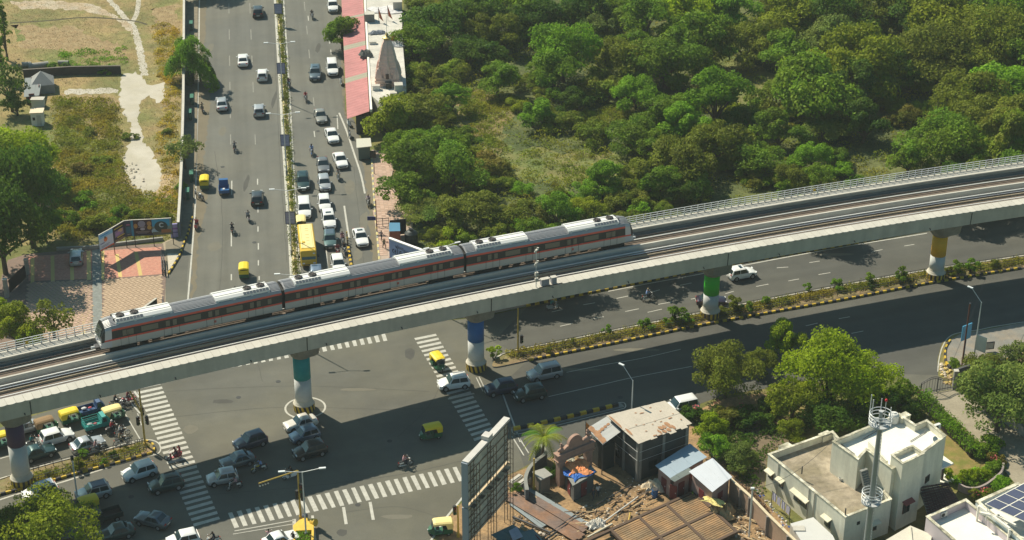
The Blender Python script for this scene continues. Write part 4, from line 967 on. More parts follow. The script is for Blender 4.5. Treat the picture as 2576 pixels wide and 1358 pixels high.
# three wheeled cargo trucks
def cargo(px, py, rz, label, rgb, cage=False, load=None):
    Pn = M('cargo_'+label.split()[0], rgb, .45); t = thing('cargo_three_wheeler', label, 'cargo truck', place(px, py, .8), rz, 'small three wheeled cargo trucks')
    m = MB(); vs = []
    for x, hw_, z0, z1 in [(.35,.66,.35,1.62),(.8,.66,.35,1.66),(1.12,.60,.38,1.15),(1.28,.42,.45,.95)]: vs += [(x,-hw_,z0),(x,hw_,z0),(x,hw_*.92,z1),(x,-hw_*.92,z1)]
    m.mesh(vs, [(i*4+j, i*4+(j+1) % 4, i*4+4+(j+1) % 4, i*4+4+j) for i in range(3) for j in range(4)]+[(3,2,1,0),(12,13,14,15)], Pn); m.build('cab', t)
    m = MB(); m.face([(1.10,-.5,1.17),(1.10,.5,1.17),(.84,.54,1.60),(.84,-.54,1.60)], GLASS); m.build('windscreen', t)
    for s in (-1,1): m = MB(); m.face([(.42,s*.665,.95),(.85,s*.665,.95),(.80,s*.64,1.45),(.42,s*.64,1.45)], GLASS); m.build('side_window', t)
    m = MB(); m.box((-.65,0,.52),(1.85,1.4,.08),Pn)
    for y in (-.70,.70): m.box((-.65,y,.75),(1.85,.04,.42),Pn)
    for x in (-1.57,.27): m.box((x,0,.75),(.04,1.4,.42),Pn)
    m.build('load_bed', t)
    if cage:
        for z in (1.15,1.45):
            m = MB()
            for y in (-.7,.7): m.bar((-1.55,y,z),(.25,y,z),.04,.04,Pn)
            for x in (-1.55,.25): m.bar((x,-.7,z),(x,.7,z),.04,.04,Pn)
            m.build('cage_bar', t)
        m = MB()
        for x in (-1.55,-.65,.25):
            for y in (-.7,.7): m.bar((x,y,.9),(x,y,1.5),.04,.04,Pn)
        m.build('cage_posts', t)
    for p in ((.95,0,.26),(-1.0,.6,.26),(-1.0,-.6,.26)): m = MB(); m.tube((0,-.07,0),(0,.07,0),.26,TYRE,12); m.tube((0,-.075,0),(0,.075,0),.13,RIM,8); link('wheel', m.data('wheel'), t, p)
    for i, (dx, dy, s, cl_) in enumerate(load or []):
        o = MB(); o.ball((0,0,0), s, M('sack_%d' % i, cl_, .9), 8, 5, (1.2,.9,.5)); g = t.location
        c, s_ = cos(rz), sin(rz); link('load_sack', o.data('load_sack'), None, (g.x+dx*c-dy*s_, g.y+dx*s_+dy*c, .88), rz, ['pale','red','grey','white','tan'][i % 5]+' bundle lying in the bed of the '+label.split()[0]+' cargo truck', 'bundle')
    t.scale = (1.12,1.1,1.08)
cargo(563,470,AWAY+.02,'blue open cargo truck heading away beside the yellow rickshaw',(.015,.10,.27),load=[(-.9,0,.25,(.6,.6,.6))])
cargo(233,1026,hb(233,1026,False,.03),'navy cargo truck with a bicycle loaded, under the deck edge',(.008,.055,.16),load=[(-1.0,.3,.3,(.55,.45,.35)),(-.3,.1,.22,(.5,.08,.10))])
cargo(246,1063,hb(246,1063,False,.05),'turquoise cargo truck with a cage on its bed in the queue',(.01,.26,.24),True,load=[(-1.0,.1,.3,(.5,.5,.5)),(-.4,-.2,.25,(.45,.42,.38))])

# yellow bus
def bus():
    f = W(777,676); L, w, h = 8.6, 2.25, 2.75; c = f+AX*(L/2)
    t = thing('yellow_bus', 'yellow minibus with a pale roof waiting beside the median', 'bus', (c.x, c.y, .03), TOWARD+.02, GQ)
    BY = M('bus_yellow', (.66,.42,.03), .4, coat=.3); BR = M('bus_roof', (.80,.64,.28), .6)
    m = MB(); vs = []
    for x, hw_, z0, z1 in [(-L/2,w/2*.96,.45,h-.12),(-L/2+.15,w/2,.35,h-.02),(L/2-1.0,w/2,.35,h-.02),(L/2-.35,w/2*.98,.38,h-.12),(L/2-.05,w/2*.95,.42,1.35),(L/2,w/2*.9,.5,1.1)]:
        vs += [(x,-hw_,z0),(x,hw_,z0),(x,hw_,z1-.12),(x,hw_*.9,z1),(x,-hw_*.9,z1),(x,-hw_,z1-.12)]
    m.mesh(vs, [(i*6+j, i*6+(j+1) % 6, i*6+6+(j+1) % 6, i*6+6+j) for i in range(5) for j in range(6)]+[tuple(range(6))[::-1], tuple(30+j for j in range(6))], BY); m.build('body', t)
    m = MB(); m.box((-.35,0,h+.0),(L-1.3,w*.82,.07),BR); m.build('roof_panel', t)
    for y in (-.72,.72): m = MB(); m.box((-.35,y,h+.05),(L-1.5,.05,.05),M('roof_rib', (.60,.44,.2))); m.build('roof_rib', t)
    for x in (-3.4,-2.6,-1.9,-.7,.3,1.2,2.2): m = MB(); m.box((x,.1,h+.045),(.06,.5,.03),M('roof_rib', (.60,.44,.2))); m.build('roof_seam', t)
    m = MB(); m.box((1.6,-.55,h+.08),(.5,.4,.1),BY); m.build('roof_hatch', t)
    m = MB(); m.face([(L/2-.03,-w/2*.88,1.40),(L/2-.03,w/2*.88,1.40),(L/2-.36,w/2*.86,2.45),(L/2-.36,-w/2*.86,2.45)], GLASS); m.build('windscreen', t)
    for s in (-1,1):
        for k in range(6): m = MB(); m.box((-L/2+1.0+k*1.15,s*(w/2+.004),1.95),(1.0,.02,.65),GLASS); m.build('side_window', t)
        m = MB(); m.box((L/2+.01,s*.75,.85),(.05,.35,.2),M('lamp_glass',(.75,.77,.78))); m.build('headlight', t)
        m = MB(); m.box((L/2-.1,s*(w/2+.18),1.9),(.1,.25,.4),BLACK); m.build('wing_mirror', t)
        for x in (L/2-1.6,-L/2+1.9): m = MB(); m.tube((0,-.12,0),(0,.12,0),.42,TYRE,16); m.tube((0,-.125,0),(0,.125,0),.22,RIM,8); link('wheel', m.data('wheel'), t, (x,s*(w/2-.12),.42))
    m = MB(); m.box((L/2+.02,0,.62),(.06,1.6,.1),BLACK); m.build('grille', t)
    m = MB(); m.box((L/2-.2,.75,2.25),(.02,.32,.2),WHITEP); m.build('permit_card', t)
bus()

# two wheelers and people ----------------------------------------------------
def bones_mesh(name, J, E, face=None):
    """J: name->(pos, radius, region); E: pairs. One skinned surface."""
    names = list(J); me = bpy.data.meshes.new(name); me.from_pydata([J[n][0] for n in names], [(names.index(a), names.index(b)) for a, b in E], [])
    o = bpy.data.objects.new('tmp', me); COL.objects.link(o)
    md = o.modifiers.new('s', 'SKIN'); md.use_smooth_shade = True
    sv = me.skin_vertices[0].data if me.skin_vertices else None
    if sv is None:
        bm = bmesh.new(); bm.from_mesh(me); bm.verts.layers.skin.verify(); bm.to_mesh(me); bm.free(); sv = me.skin_vertices[0].data
    for i, n in enumerate(names): sv[i].radius = (J[n][1], J[n][1]*(J[n][3] if len(J[n]) > 3 else 1)); sv[i].use_root = (n == 'pelvis')
    sd = o.modifiers.new('d', 'SUBSURF'); sd.levels = 1; sd.render_levels = 1
    dg = bpy.context.evaluated_depsgraph_get(); dg.update(); ev = o.evaluated_get(dg); out = bpy.data.meshes.new_from_object(ev); bpy.data.objects.remove(o)
    out.name = name; out.materials.clear()
    for m_ in (SHIRT, TROU, SKIN, HAIR, SHOE): out.materials.append(m_)
    seg = [(Vector(J[a][0]), Vector(J[b][0]), J[b][2]) for a, b in E]
    hd = Vector(J['head'][0])
    for p in out.polygons:
        c = p.center; best = 1e9; rg = 0
        for a, b, r_ in seg:
            ab = b-a; t_ = max(0, min(1, (c-a).dot(ab)/max(ab.length_squared, 1e-9))); d = (c-(a+ab*t_)).length
            if d < best: best = d; rg = r_
        if rg == 3: rg = 3 if (c-hd).dot(HEADB) > -0.01 else 2
        p.material_index = rg; p.use_smooth = True
    return out
SHIRT = M('cloth_white', (.55,.55,.55), .9); TROU = M('cloth_dark', (.03,.035,.05), .9); SKIN = M('skin', (.22,.115,.07), .6); HAIR = M('hair', (.012,.010,.010), .7); SHOE = M('shoe', (.04,.03,.025), .7)
HEADB = Vector((-.6,0,.8)).normalized()
def hand(J, E, wrist, side, pos, d):
    """palm and five unequal fingers, slightly curled, from the wrist along direction d"""
    d = Vector(d).normalized(); s = d.cross(Vector((0,0,1))); s = s.normalized() if s.length > .1 else Vector((1,0,0)); u = s.cross(d)
    w_ = Vector(pos); k = wrist
    J[k+'p'] = (w_+d*.06, .036, 2, .55); E.append((wrist, k+'p'))
    for i, (o_, l) in enumerate(((-.03,.07),(-.01,.085),(.01,.08),(.03,.065))):
        a = w_+d*.11+s*o_; b = a+d*l*.55-u*.01; c = b+d*l*.35-u*.03
        J[k+'f%d' % i] = (a, .010, 2); J[k+'g%d' % i] = (b, .009, 2); J[k+'h%d' % i] = (c, .008, 2); E += [(k+'p', k+'f%d' % i), (k+'f%d' % i, k+'g%d' % i), (k+'g%d' % i, k+'h%d' % i)]
    a = w_+d*.05+s*.05*side; b = a+d*.05+s*.02*side; J[k+'t0'] = (a, .012, 2); J[k+'t1'] = (b, .010, 2); E += [(k+'p', k+'t0'), (k+'t0', k+'t1')]
def person_mesh(pose):
    J = {}; E = []
    if pose == 'ride':   # sitting astride, leaning a little forward, hands to the bars
        J = dict(pelvis=((-.12,0,.86),.155,1,.8), waist=((-.08,0,1.04),.135,0,.75), chest=((.02,0,1.27),.165,0,.7), neck=((.07,0,1.43),.06,2), head=((.11,0,1.56),.095,3,1.1), crown=((.11,0,1.66),.085,3))
        E = [('pelvis','waist'),('waist','chest'),('chest','neck'),('neck','head'),('head','crown')]
        for s, n in ((1,'l'),(-1,'r')):
            J.update({n+'sh':((.04,s*.19,1.36),.07,0), n+'el':((.24,s*.27,1.15),.048,0), n+'wr':((.50,s*.28,1.08),.032,2), n+'hip':((-.08,s*.12,.84),.10,1), n+'kn':((.30,s*.22,.78),.068,1), n+'an':((.20,s*.20,.38),.045,1), n+'to':((.36,s*.20,.33),.042,4,.7)})
            E += [('chest',n+'sh'),(n+'sh',n+'el'),(n+'el',n+'wr'),('pelvis',n+'hip'),(n+'hip',n+'kn'),(n+'kn',n+'an'),(n+'an',n+'to')]; hand(J, E, n+'wr', s, J[n+'wr'][0], (1,0,-.2))
    elif pose == 'pillion':
        J = dict(pelvis=((-.12,0,.90),.155,1,.8), waist=((-.12,0,1.08),.135,0,.75), chest=((-.10,0,1.30),.16,0,.7), neck=((-.08,0,1.46),.06,2), head=((-.05,0,1.59),.095,3,1.1), crown=((-.05,0,1.68),.085,3))
        E = [('pelvis','waist'),('waist','chest'),('chest','neck'),('neck','head'),('head','crown')]
        for s, n in ((1,'l'),(-1,'r')):
            J.update({n+'sh':((-.08,s*.19,1.38),.07,0), n+'el':((.05,s*.26,1.14),.048,0), n+'wr':((.20,s*.16,1.0),.032,2), n+'hip':((-.08,s*.12,.88),.10,1), n+'kn':((.28,s*.25,.80),.068,1), n+'an':((.14,s*.24,.42),.045,1), n+'to':((.30,s*.24,.38),.042,4,.7)})
            E += [('chest',n+'sh'),(n+'sh',n+'el'),(n+'el',n+'wr'),('pelvis',n+'hip'),(n+'hip',n+'kn'),(n+'kn',n+'an'),(n+'an',n+'to')]; hand(J, E, n+'wr', s, J[n+'wr'][0], (.5,-s*.6,-.3))
    else:                # walking or standing
        k = .22 if pose == 'walk' else .04
        J = dict(pelvis=((0,0,.92),.15,1,.75), waist=((.01,0,1.10),.13,0,.75), chest=((.02,0,1.30),.16,0,.65), neck=((.03,0,1.47),.058,2), head=((.05,0,1.60),.092,3,1.1), crown=((.05,0,1.69),.082,3))
        E = [('pelvis','waist'),('waist','chest'),('chest','neck'),('neck','head'),('head','crown')]
        for s, n in ((1,'l'),(-1,'r')):
            J.update({n+'sh':((.02,s*.19,1.40),.068,0), n+'el':((-.03-s*k*.6,s*.25,1.12),.045,0), n+'wr':((.06-s*k,s*.25,.88),.03,2), n+'hip':((0,s*.10,.88),.10,1), n+'kn':((.05+s*k*.7,s*.11,.48),.068,1), n+'an':((s*k*1.2,s*.11,.09),.045,1), n+'to':((.14+s*k*1.2,s*.12,.04),.042,4,.7)})
            E += [('chest',n+'sh'),(n+'sh',n+'el'),(n+'el',n+'wr'),('pelvis',n+'hip'),(n+'hip',n+'kn'),(n+'kn',n+'an'),(n+'an',n+'to')]; hand(J, E, n+'wr', s, J[n+'wr'][0], (.15,0,-1))
    hx = Vector(J['head'][0])
    me = bones_mesh('person_body', J, E); return me, hx
_pm = {}
def cloth(n):
    return M('cloth_'+n, dict(white=(.60,.60,.60), dark=(.03,.035,.05), blue=(.20,.30,.55), red=(.42,.03,.05), pink=(.50,.28,.30), maroon=(.16,.03,.045), teal=(.02,.20,.20), grey=(.22,.22,.23), khaki=(.30,.24,.15), purple=(.14,.06,.13), orange=(.55,.18,.05), yellow=(.6,.42,.05), lilac=(.45,.38,.48), black=(.015,.015,.018))[n], .9)
def person(pose, loc, rz, shirt, trou, label, helmet=None, group=None):
    if pose not in _pm: _pm[pose] = person_mesh(pose)
    me, hx = _pm[pose]; t = thing('person', label, 'person', loc, rz, group)
    o = link('body', me, t); paint(o, [cloth(shirt), cloth(trou)])
    m = MB(); m.ball((hx.x+.11,0,hx.z+.0),.022,SKIN,6,4,(1,.8,1.3))
    for s in (-1,1): m.ball((hx.x+.085,s*.04,hx.z+.035),.013,HAIR,6,4); m.ball((hx.x,s*.10,hx.z+.01),.025,SKIN,6,4,(.6,.4,1.2))
    m.box((hx.x+.10,0,hx.z-.045),(.01,.045,.012),M('lip',(.25,.06,.05))); m.build('face', t)
    if helmet:
        m = MB(); m.ball((hx.x-.01,0,hx.z+.05),.135,cloth(helmet),12,8); m.build('helmet', t)
    return t
_mc = {}
def bike_parts(kind):
    if kind in _mc: return _mc[kind]
    P = []; PC = PAINTS['white']
    w_ = MB(); r, tw = (.30,.045) if kind == 'motor' else (.23,.05)
    N = 18; prof = [(r,0),(r-.02,tw),(r-.06,tw*.8),(r-.06,-tw*.8),(r-.02,-tw)]
    vs = [(a*cos(2*pi*k/N), b, a*sin(2*pi*k/N)) for k in range(N) for a, b in prof]; w_.mesh(vs, [(k*5+j, k*5+(j+1) % 5, ((k+1) % N)*5+(j+1) % 5, ((k+1) % N)*5+j) for k in range(N) for j in range(5)], TYRE)
    for k in range(6): w_.bar((0,0,0),((r-.06)*cos(k*pi/3),0,(r-.06)*sin(k*pi/3)),.02,.02,RIM)
    wm_ = w_.data('wheel'); wx = .64 if kind == 'motor' else .60
    P += [('wheel', wm_, (wx,0,r), 0), ('wheel', wm_, (-wx,0,r), 0)]
    if kind == 'motor':
        m = MB(); m.ball((.14,0,.82),.17,PC,12,8,(1.5,.8,.75)); P.append(('fuel_tank', m.data('fuel_tank'), (0,0,0), 1))
        m = MB(); m.box((-.33,0,.80),(.72,.24,.09),BLACK); m.box((-.66,0,.86),(.12,.2,.05),BLACK); P.append(('seat', m.data('seat'), (0,0,0), 0))
        m = MB(); m.box((.02,0,.45),(.34,.24,.30),STEELD); m.bar((.45,0,.85),(-.05,0,.28),.06,.06,BLACK); m.bar((-.64,.09,.3),(-.1,.09,.5),.05,.05,BLACK); m.bar((-.64,-.09,.3),(-.1,-.09,.5),.05,.05,BLACK); m.box((-.45,0,.62),(.4,.2,.2),PC); P.append(('frame', m.data('frame'), (0,0,0), 0))
        m = MB(); m.tube((.1,-.13,.3),(-.75,-.15,.36),.045,STEEL,8); P.append(('exhaust', m.data('exhaust'), (0,0,0), 0))
    else:
        m = MB(); vs = []
        for x, hw_, z0, z1 in [(-.85,.12,.45,.72),(-.6,.20,.32,.78),(-.1,.20,.28,.74),(.0,.16,.26,.40),(.30,.18,.26,.34),(.38,.22,.28,.90),(.50,.12,.40,1.0)]: vs += [(x,-hw_,z0),(x,hw_,z0),(x,hw_*.85,z1),(x,-hw_*.85,z1)]
        m.mesh(vs, [(i*4+j, i*4+(j+1) % 4, i*4+4+(j+1) % 4, i*4+4+j) for i in range(6) for j in range(4)]+[(3,2,1,0),(24,25,26,27)], PC); P.append(('body', m.data('scooter_body'), (0,0,0), 1))
        m = MB(); m.box((-.36,0,.79),(.70,.26,.08),BLACK); P.append(('seat', m.data('seat'), (0,0,0), 0))
    m = MB()
    for s in (-1, 1): m.tube((.42,s*.05,.98),(wx,s*.06,r),.025,STEEL,6)
    P.append(('fork', m.data('fork'), (0,0,0), 0))
    m = MB(); m.tube((.38,-.32,1.02),(.38,.32,1.02),.018,STEEL,6); 
    for s in (-1,1): m.tube((.38,s*.22,1.02),(.34,s*.30,1.16),.008,BLACK,5); m.box((.34,s*.31,1.17),(.03,.10,.07),STEEL)
    P.append(('handlebar', m.data('handlebar'), (0,0,0), 0))
    m = MB(); m.ball((0,0,0),.085,M('lamp_glass',(.75,.77,.78)),10,6,(.7,1,1)); P.append(('headlight', m.data('headlight'), (.50,0,.92), 0))
    m = MB(); m.box((0,0,0),(.06,.16,.07),M('tail_lamp',(.35,.02,.015))); P.append(('taillight', m.data('taillight'), (-.80,0,.70), 0))
    m = MB()
    for i in range(5):
        a0, a1 = pi*(.2+.12*i), pi*(.2+.12*(i+1)); rr_ = r+.04
        m.face([(wx+rr_*cos(a0),-.06,r+rr_*sin(a0)),(wx+rr_*cos(a0),.06,r+rr_*sin(a0)),(wx+rr_*cos(a1),.06,r+rr_*sin(a1)),(wx+rr_*cos(a1),-.06,r+rr_*sin(a1))], PC)
    P.append(('mudguard', m.data('mudguard'), (0,0,0), 1))
    _mc[kind] = P; return P
REDP = PT('red', (.38,.02,.03)); PAINTS['red'] = REDP; PAINTS['orange'] = PT('orange', (.6,.14,.02)); PAINTS['blue'] = PT('blue', (.03,.12,.35)); PAINTS['yellow'] = PT('yellow', (.6,.42,.02))
def bike(kind, colr, px, py, rz, label, rider=None, pill=None, scl=1.0):
    p = place(px, py, .8); t = thing('motorcycle' if kind == 'motor' else 'scooter', label, 'motorbike' if kind == 'motor' else 'scooter', p, rz, 'motorcycles and scooters in the traffic')
    for nm, me, loc, pn in bike_parts(kind):
        o = link(nm, me, t, loc)
        if pn: paint(o, [PAINTS[colr]])
    t.scale = (1.12,1.12,1.1)
    c, s = cos(rz), sin(rz)
    if rider:
        a = person('ride', (p[0]-.18*c, p[1]-.18*s, .03), rz, rider[0], rider[1], rider[2], rider[3] if len(rider) > 3 else None, 'riders on two wheelers'); a.scale = (1.08,1.08,1.08)
    if pill:
        a = person('pillion', (p[0]-.58*c, p[1]-.58*s, .05), rz, pill[0], pill[1], pill[2], None, 'riders on two wheelers'); a.scale = (1.08,1.08,1.08)
E = 'E'; 
BK = [
 ('motor','black',590,368,AWAY-.1,'black motorcycle riding away alone in the open middle of the left carriageway',('grey','dark','rider in grey shirt on the lone motorcycle in the left carriageway')),
 ('motor','dark',508,270,AWAY+.1,'motorcycle hugging the left edge line beside the tree shadow',('khaki','dark','rider in khaki at the left edge line beside the tree shadow')),
 ('scooter','silver',624,543,AWAY+.15,'silver scooter riding away right of the black motorcycle',('grey','dark','rider in grey on the silver scooter above the lower lane dashes')),
 ('motor','black',584,573,AWAY-.05,'black motorcycle on the dashed line below the silver scooter',('dark','dark','rider all in dark clothes on the dashed lane line')),
 ('motor','silver',505,491,AWAY+.5,'motorcycle parked at the left kerb below the yellow rickshaw',None),
 ('scooter','red',494,562,AWAY-.2,'red and white scooter stopped at the left edge line',('red','dark','rider in red stopped at the left edge line')),
 ('motor','black',592,736,AWAY,'motorcycle whose rider pokes up just above the train roof',('dark','dark','rider just above the train roof on the left carriageway')),
 ('motor','dark',785,37,TOWARD,'motorcycle near the top left of the roadside tree',('dark','black','dark dressed rider near the top of the right carriageway')),
 ('scooter','white',858,202,TOWARD,'white scooter parked beside the pink roof behind the white jeep',None),
 ('motor','dark',727,209,TOWARD+.1,'motorcycle riding close to the median by the second hoarding',('purple','dark','rider in purple beside the median hoarding')),
 ('motor','black',769,244,TOWARD,'motorcycle alone in the road, ridden in red',('red','dark','rider in a red shirt alone in the right carriageway')),
 ('motor','blue',784,378,TOWARD-.1,'motorcycle left of the white and grey saloons',('blue','dark','rider in blue left of the queueing saloons','dark')),
 ('scooter','silver',851,440,TOWARD-.05,'scooter right of the silver hatchback in the queue',('grey','khaki','rider in grey beside the silver hatchback in the queue')),
 ('motor','black',927,505,TOWARD-.15,'black motorcycle parked by the right kerb below the slanting line',('lilac','black','rider in lilac by the right hand kerb')),
 ('motor','dark',862,603,TOWARD,'motorcycle between the green grey car and the yellow divider',('pink','dark','rider in pink between the green grey car and the divider'),('purple','dark','pillion in purple beside the green grey car')),
 ('scooter','red',850,629,TOWARD-.1,'dark red scooter just behind the white hatchback above the train',('maroon','dark','rider in maroon behind the white hatchback')),
 ('motor','dark',866,625,TOWARD+.05,'motorcycle squeezed against the yellow divider strip',('dark','dark','rider in dark clothes squeezed against the divider')),
 ('motor','silver',880,335,TOWARD,'motorcycle parked below the pink roof beside the road',None),
 ('scooter','white',878,306,TOWARD+.2,'white scooter parked under the near end of the pink roof',None),
 ('motor','silver',293,1008,E,'silver motorcycle at the very front of the west arm queue',('dark','dark','rider in dark clothes at the very front of the queue')),
 ('motor','dark',308,1012,E,'second motorcycle just ahead of the cream topped rickshaw',None),
 ('scooter','red',325,998,E,'dark red scooter beyond the stop line by the yellow mast',('maroon','dark','rider in maroon beyond the stop line')),
 ('motor','dark',306,1084,E,'motorcycle in the cluster below the turquoise truck',('white','dark','rider in a white shirt in the cluster by the stop line')),
 ('motor','black',305,1104,E,'motorcycle nearest the west median in the front cluster',('khaki','khaki','rider in khaki nearest the median in the front cluster')),
 ('scooter','dark',284,1075,E,'scooter beside the cab of the turquoise truck',('red','dark','rider in a red top beside the turquoise truck','white')),
 ('motor','dark',244,1124,E,'motorcycle in the shade along the silver saloon',('pink','grey','rider in pink along the silver saloon','grey')),
 ('scooter','silver',83,1110,E,'scooter right of the purple pier between two cars',('teal','dark','rider in teal right of the purple pier')),
 ('scooter','red',438,1142,'W','red scooter crossing the west zebra in the sun',('maroon','dark','rider in maroon crossing the west zebra'),('red','maroon','pillion in red crossing the west zebra')),
 ('motor','dark',589,1217,'W','motorcycle in the shade behind the silver white hatchback',('pink','dark','rider in pink in the shade behind the hatchback')),
 ('motor','yellow',652,1173,'W','yellow motorcycle below the slate saloon in the deck shade',('navy' if 0 else 'blue','dark','rider in blue below the slate saloon')),
 ('scooter','white',729,1190,'W','white scooter blurred behind the twin armed street lamp',('black','black','rider in black behind the twin armed street lamp')),
 ('motor','black',1020,1160,E,'black motorcycle riding east alone in the dark shade of the junction',('pink','dark','rider in a pink shirt alone in the junction shade')),
 ('motor','black',1631,742,E,'motorcycle riding east on the shaded far carriageway',('blue','dark','rider with pale helmet and light blue shirt on the far carriageway','khaki')),
 ('scooter','silver',1391,766,E,'scooter at the far kerb almost hidden by the viaduct edge',('teal','dark','rider in teal at the far kerb under the viaduct edge')),
 ('motor','dark',676,1348,AWAY,'motorcycle waiting left of the yellow planter at the bottom',('pink','dark','rider in pink waiting left of the yellow planter')),
 ('motor','black',534,1356,'W','motorcycle cut off by the bottom edge right of the west zebra',('dark','dark','rider cut off by the bottom edge right of the west zebra')),
]
for b in BK:
    k_, cl, px, py, rz, lb, rd = b[:7]
    if rz == 'E': rz = hb(px, py, False, .04)
    elif rz == 'W': rz = hb(px, py, True, .04)
    bike(k_, cl, px, py, rz, lb, rd, b[7] if len(b) > 7 else None)
for px, py, rz, sh, tr_, pose, lb in [
 (492,486,.5,'white','dark','stand','person in a white shirt standing by the parked motorcycle at the left kerb'),
 (914.5,362,2.0,'red','maroon','stand','person in red standing in front of the pale kiosk'),
 (959,592,1.0,'grey','dark','walk','person by the iron barrier left of the blue booth'),
 (966,612,-1.0,'khaki','dark','walk','person walking on the pavement left of the blue billboard'),
 (1020,380,0,'blue','grey','stand','person in blue under the tree by the tiled pavement'),
 (1032,378,0,'white','grey','stand','person in white under the tree beside the one in blue'),
 (1504,1234,2,'white','dark','stand','person in a white shirt standing in the shaded shack yard'),
 (1492,1243,1,'dark','dark','walk','person in dark clothes stooping in the shaded shack yard'),
 (1125,1322,1,'lilac','dark','stand','person in lilac beside the rickshaw left of the billboard'),
 (737,1352,1.0,'black','black','stand','person in black beside the white line at the bottom edge')]:
    g = W(px, py, .9); person(pose, (g.x, g.y, 0.02), rz, sh, tr_, lb, group='people on foot')
# bicycle lying in the navy truck
g = place(222,1010,.9)
# ---------------------------------------------------------------- buildings and walls
WALLW = M('wall_cream_white', (0.74,0.71,0.58), .8, nz=[(.35,.90,1.05),(2.5,.94,1.04)], world=True, streak=(None, .18, 1.4, .86, 1.04))
ROOFW = M('roof_white', (0.78,0.75,0.66), .8, nz=[(.5,.93,1.04),(5,.96,1.03)], world=True)
ROOFG = M('roof_weathered', (0.36,0.30,0.22), .95, nz=[(.25,.75,1.2),(1.6,.75,1.2),(8,.9,1.1)], rgb2=(0.24,0.20,0.13), bump=(3,.3,.03), world=True)
MOSS = M('stained_coping', (0.30,0.28,0.20), .95, nz=[(1.0,.5,1.6),(6,.7,1.3)], rgb2=(0.62,0.58,0.46), world=True)
def ccw(P):
    a = sum(P[i][0]*P[(i+1) % len(P)][1]-P[(i+1) % len(P)][0]*P[i][1] for i in range(len(P)))
    return P if a > 0 else P[::-1]
def inset(P, d):
    P = ccw(P); n = len(P); out = []
    for i in range(n):
        p0, p1, p2 = Vector(P[i-1]), Vector(P[i]), Vector(P[(i+1) % n])
        a = (p1-p0).normalized(); b = (p2-p1).normalized(); na = Vector((-a.y, a.x)); nb = Vector((-b.y, b.x))
        k = na+nb; k = k/max(k.length_squared, .2)*2*1.0
        out.append((p1.x+k.x*d, p1.y+k.y*d))
    return out
def block(t, P, z0, zroof, zpar, wall, roof, cop=None, th=.22, nm='wall'):
    """solid block with parapet: walls, roof slab, one parapet run and coping per side"""
    P = ccw(P); I = inset(P, th)
    m = MB(); m.prism(P, z0, zroof, wall, roof); m.build(nm, t)
    n = len(P)
    for i in range(n):
        a, b, c, d = P[i], P[(i+1) % n], I[(i+1) % n], I[i]
        m = MB(); m.prism([a, b, c, d], zroof+.002, zpar, wall); m.build('parapet', t)
        if cop: m = MB(); o = inset(P, -.06); i2 = inset(P, th+.05); m.prism([o[i], o[(i+1) % n], i2[(i+1) % n], i2[i]], zpar+.002, zpar+.09, cop); m.build('coping', t)
def wallpt(a, b, u, off, z):
    d = Vector((b[0]-a[0], b[1]-a[1])).normalized(); n = Vector((d.y, -d.x)); L = hypot(b[0]-a[0], b[1]-a[1])
    return Vector((a[0]+d.x*u*L+n.x*off, a[1]+d.y*u*L+n.y*off, z)), atan2(d.y, d.x)
FRM = M('window_frame_brown', (.14,.06,.05), .6)
def window(t, a, b, u, z, w, h, frame=FRM, hood=None, bars=1):
    p, rz = wallpt(a, b, u, .03, z)
    m = MB(); m.box((0,0,0),(w,.06,h),frame); f = m.build('window', t); f.location = p; f.rotation_euler = (0,0,rz)
    k = bars+1
    for i in range(k): m = MB(); m.box((-w/2+w*(i+.5)/k,-.035,0),(w/k-.08,.03,h-.12),GLASS); m.build('pane', f)
    if hood:
        q, _ = wallpt(a, b, u, .0, z+h/2+.18); m = MB(); d = .6
        m.mesh([(-w/2-.2,-.02,.22),(w/2+.2,-.02,.22),(w/2+.2,-d,0),(-w/2-.2,-d,0),(-w/2-.2,-.02,.12),(w/2+.2,-.02,.12),(w/2+.2,-d,-.10),(-w/2-.2,-d,-.10)], [(0,3,2,1),(4,5,6,7),(3,7,6,2),(0,4,7,3),(1,2,6,5)], hood); o = m.build('window_hood', t); o.location = q; o.rotation_euler = (0,0,rz)
def ac_box(px, py, z, rz, label):
    p = W(px, py, z); t = thing('air_conditioner', label, 'air conditioner', (p.x, p.y, z), rz, 'outdoor cooling units')
    m = MB(); m.box((0,0,.38),(.85,.36,.62),WHITEP); m.build('casing', t)
    m = MB(); m.tube((-.15,-.185,.38),(-.15,-.20,.38),.24,BLACK,16); m.build('fan_grille', t)
    for x in (-.3,.3): m = MB(); m.box((x,0,.035),(.06,.4,.07),STEELD); m.build('foot', t)

# the cream villa
vl = thing('villa', 'cream white two level villa with a weathered roof terrace at bottom right', 'house')
LOWP = [W2(1932,1142,4.6), W2(2127,1301,4.6), W2(2243,1256,4.6), W2(2090,1092,4.6)]
# make it a true parallelogram, back side running from the front left corner
a, b, c = Vector(LOWP[0]), Vector(LOWP[1]), Vector(LOWP[2]); d4 = a+(c-b); 
back = W2(2095,1084,4.6); LOWP = [tuple(a), tuple(b), tuple(c), back]
block(vl, LOWP, 0, 3.75, 4.55, WALLW, ROOFG, MOSS)
UP = [W2(2094,1110,7.9), W2(2159,1156,7.9), W2(2242,1224,7.9), W2(2298,1192,7.9), W2(2312,1150,7.9), W2(2384,1096,7.9), W2(2329,1053,7.9), W2(2302,1067,7.9), W2(2262,1038,7.9)]
UP = [W2(2094,1110,7.9), W2(2159,1156,7.9), W2(2180,1132,7.9), W2(2244,1180,7.9), W2(2322,1140,7.9), W2(2380,1096,7.9), W2(2332,1056,7.9), W2(2303,1068,7.9), W2(2262,1040,7.9)]
block(vl, UP, 0, 7.1, 7.85, WALLW, ROOFW, MOSS)
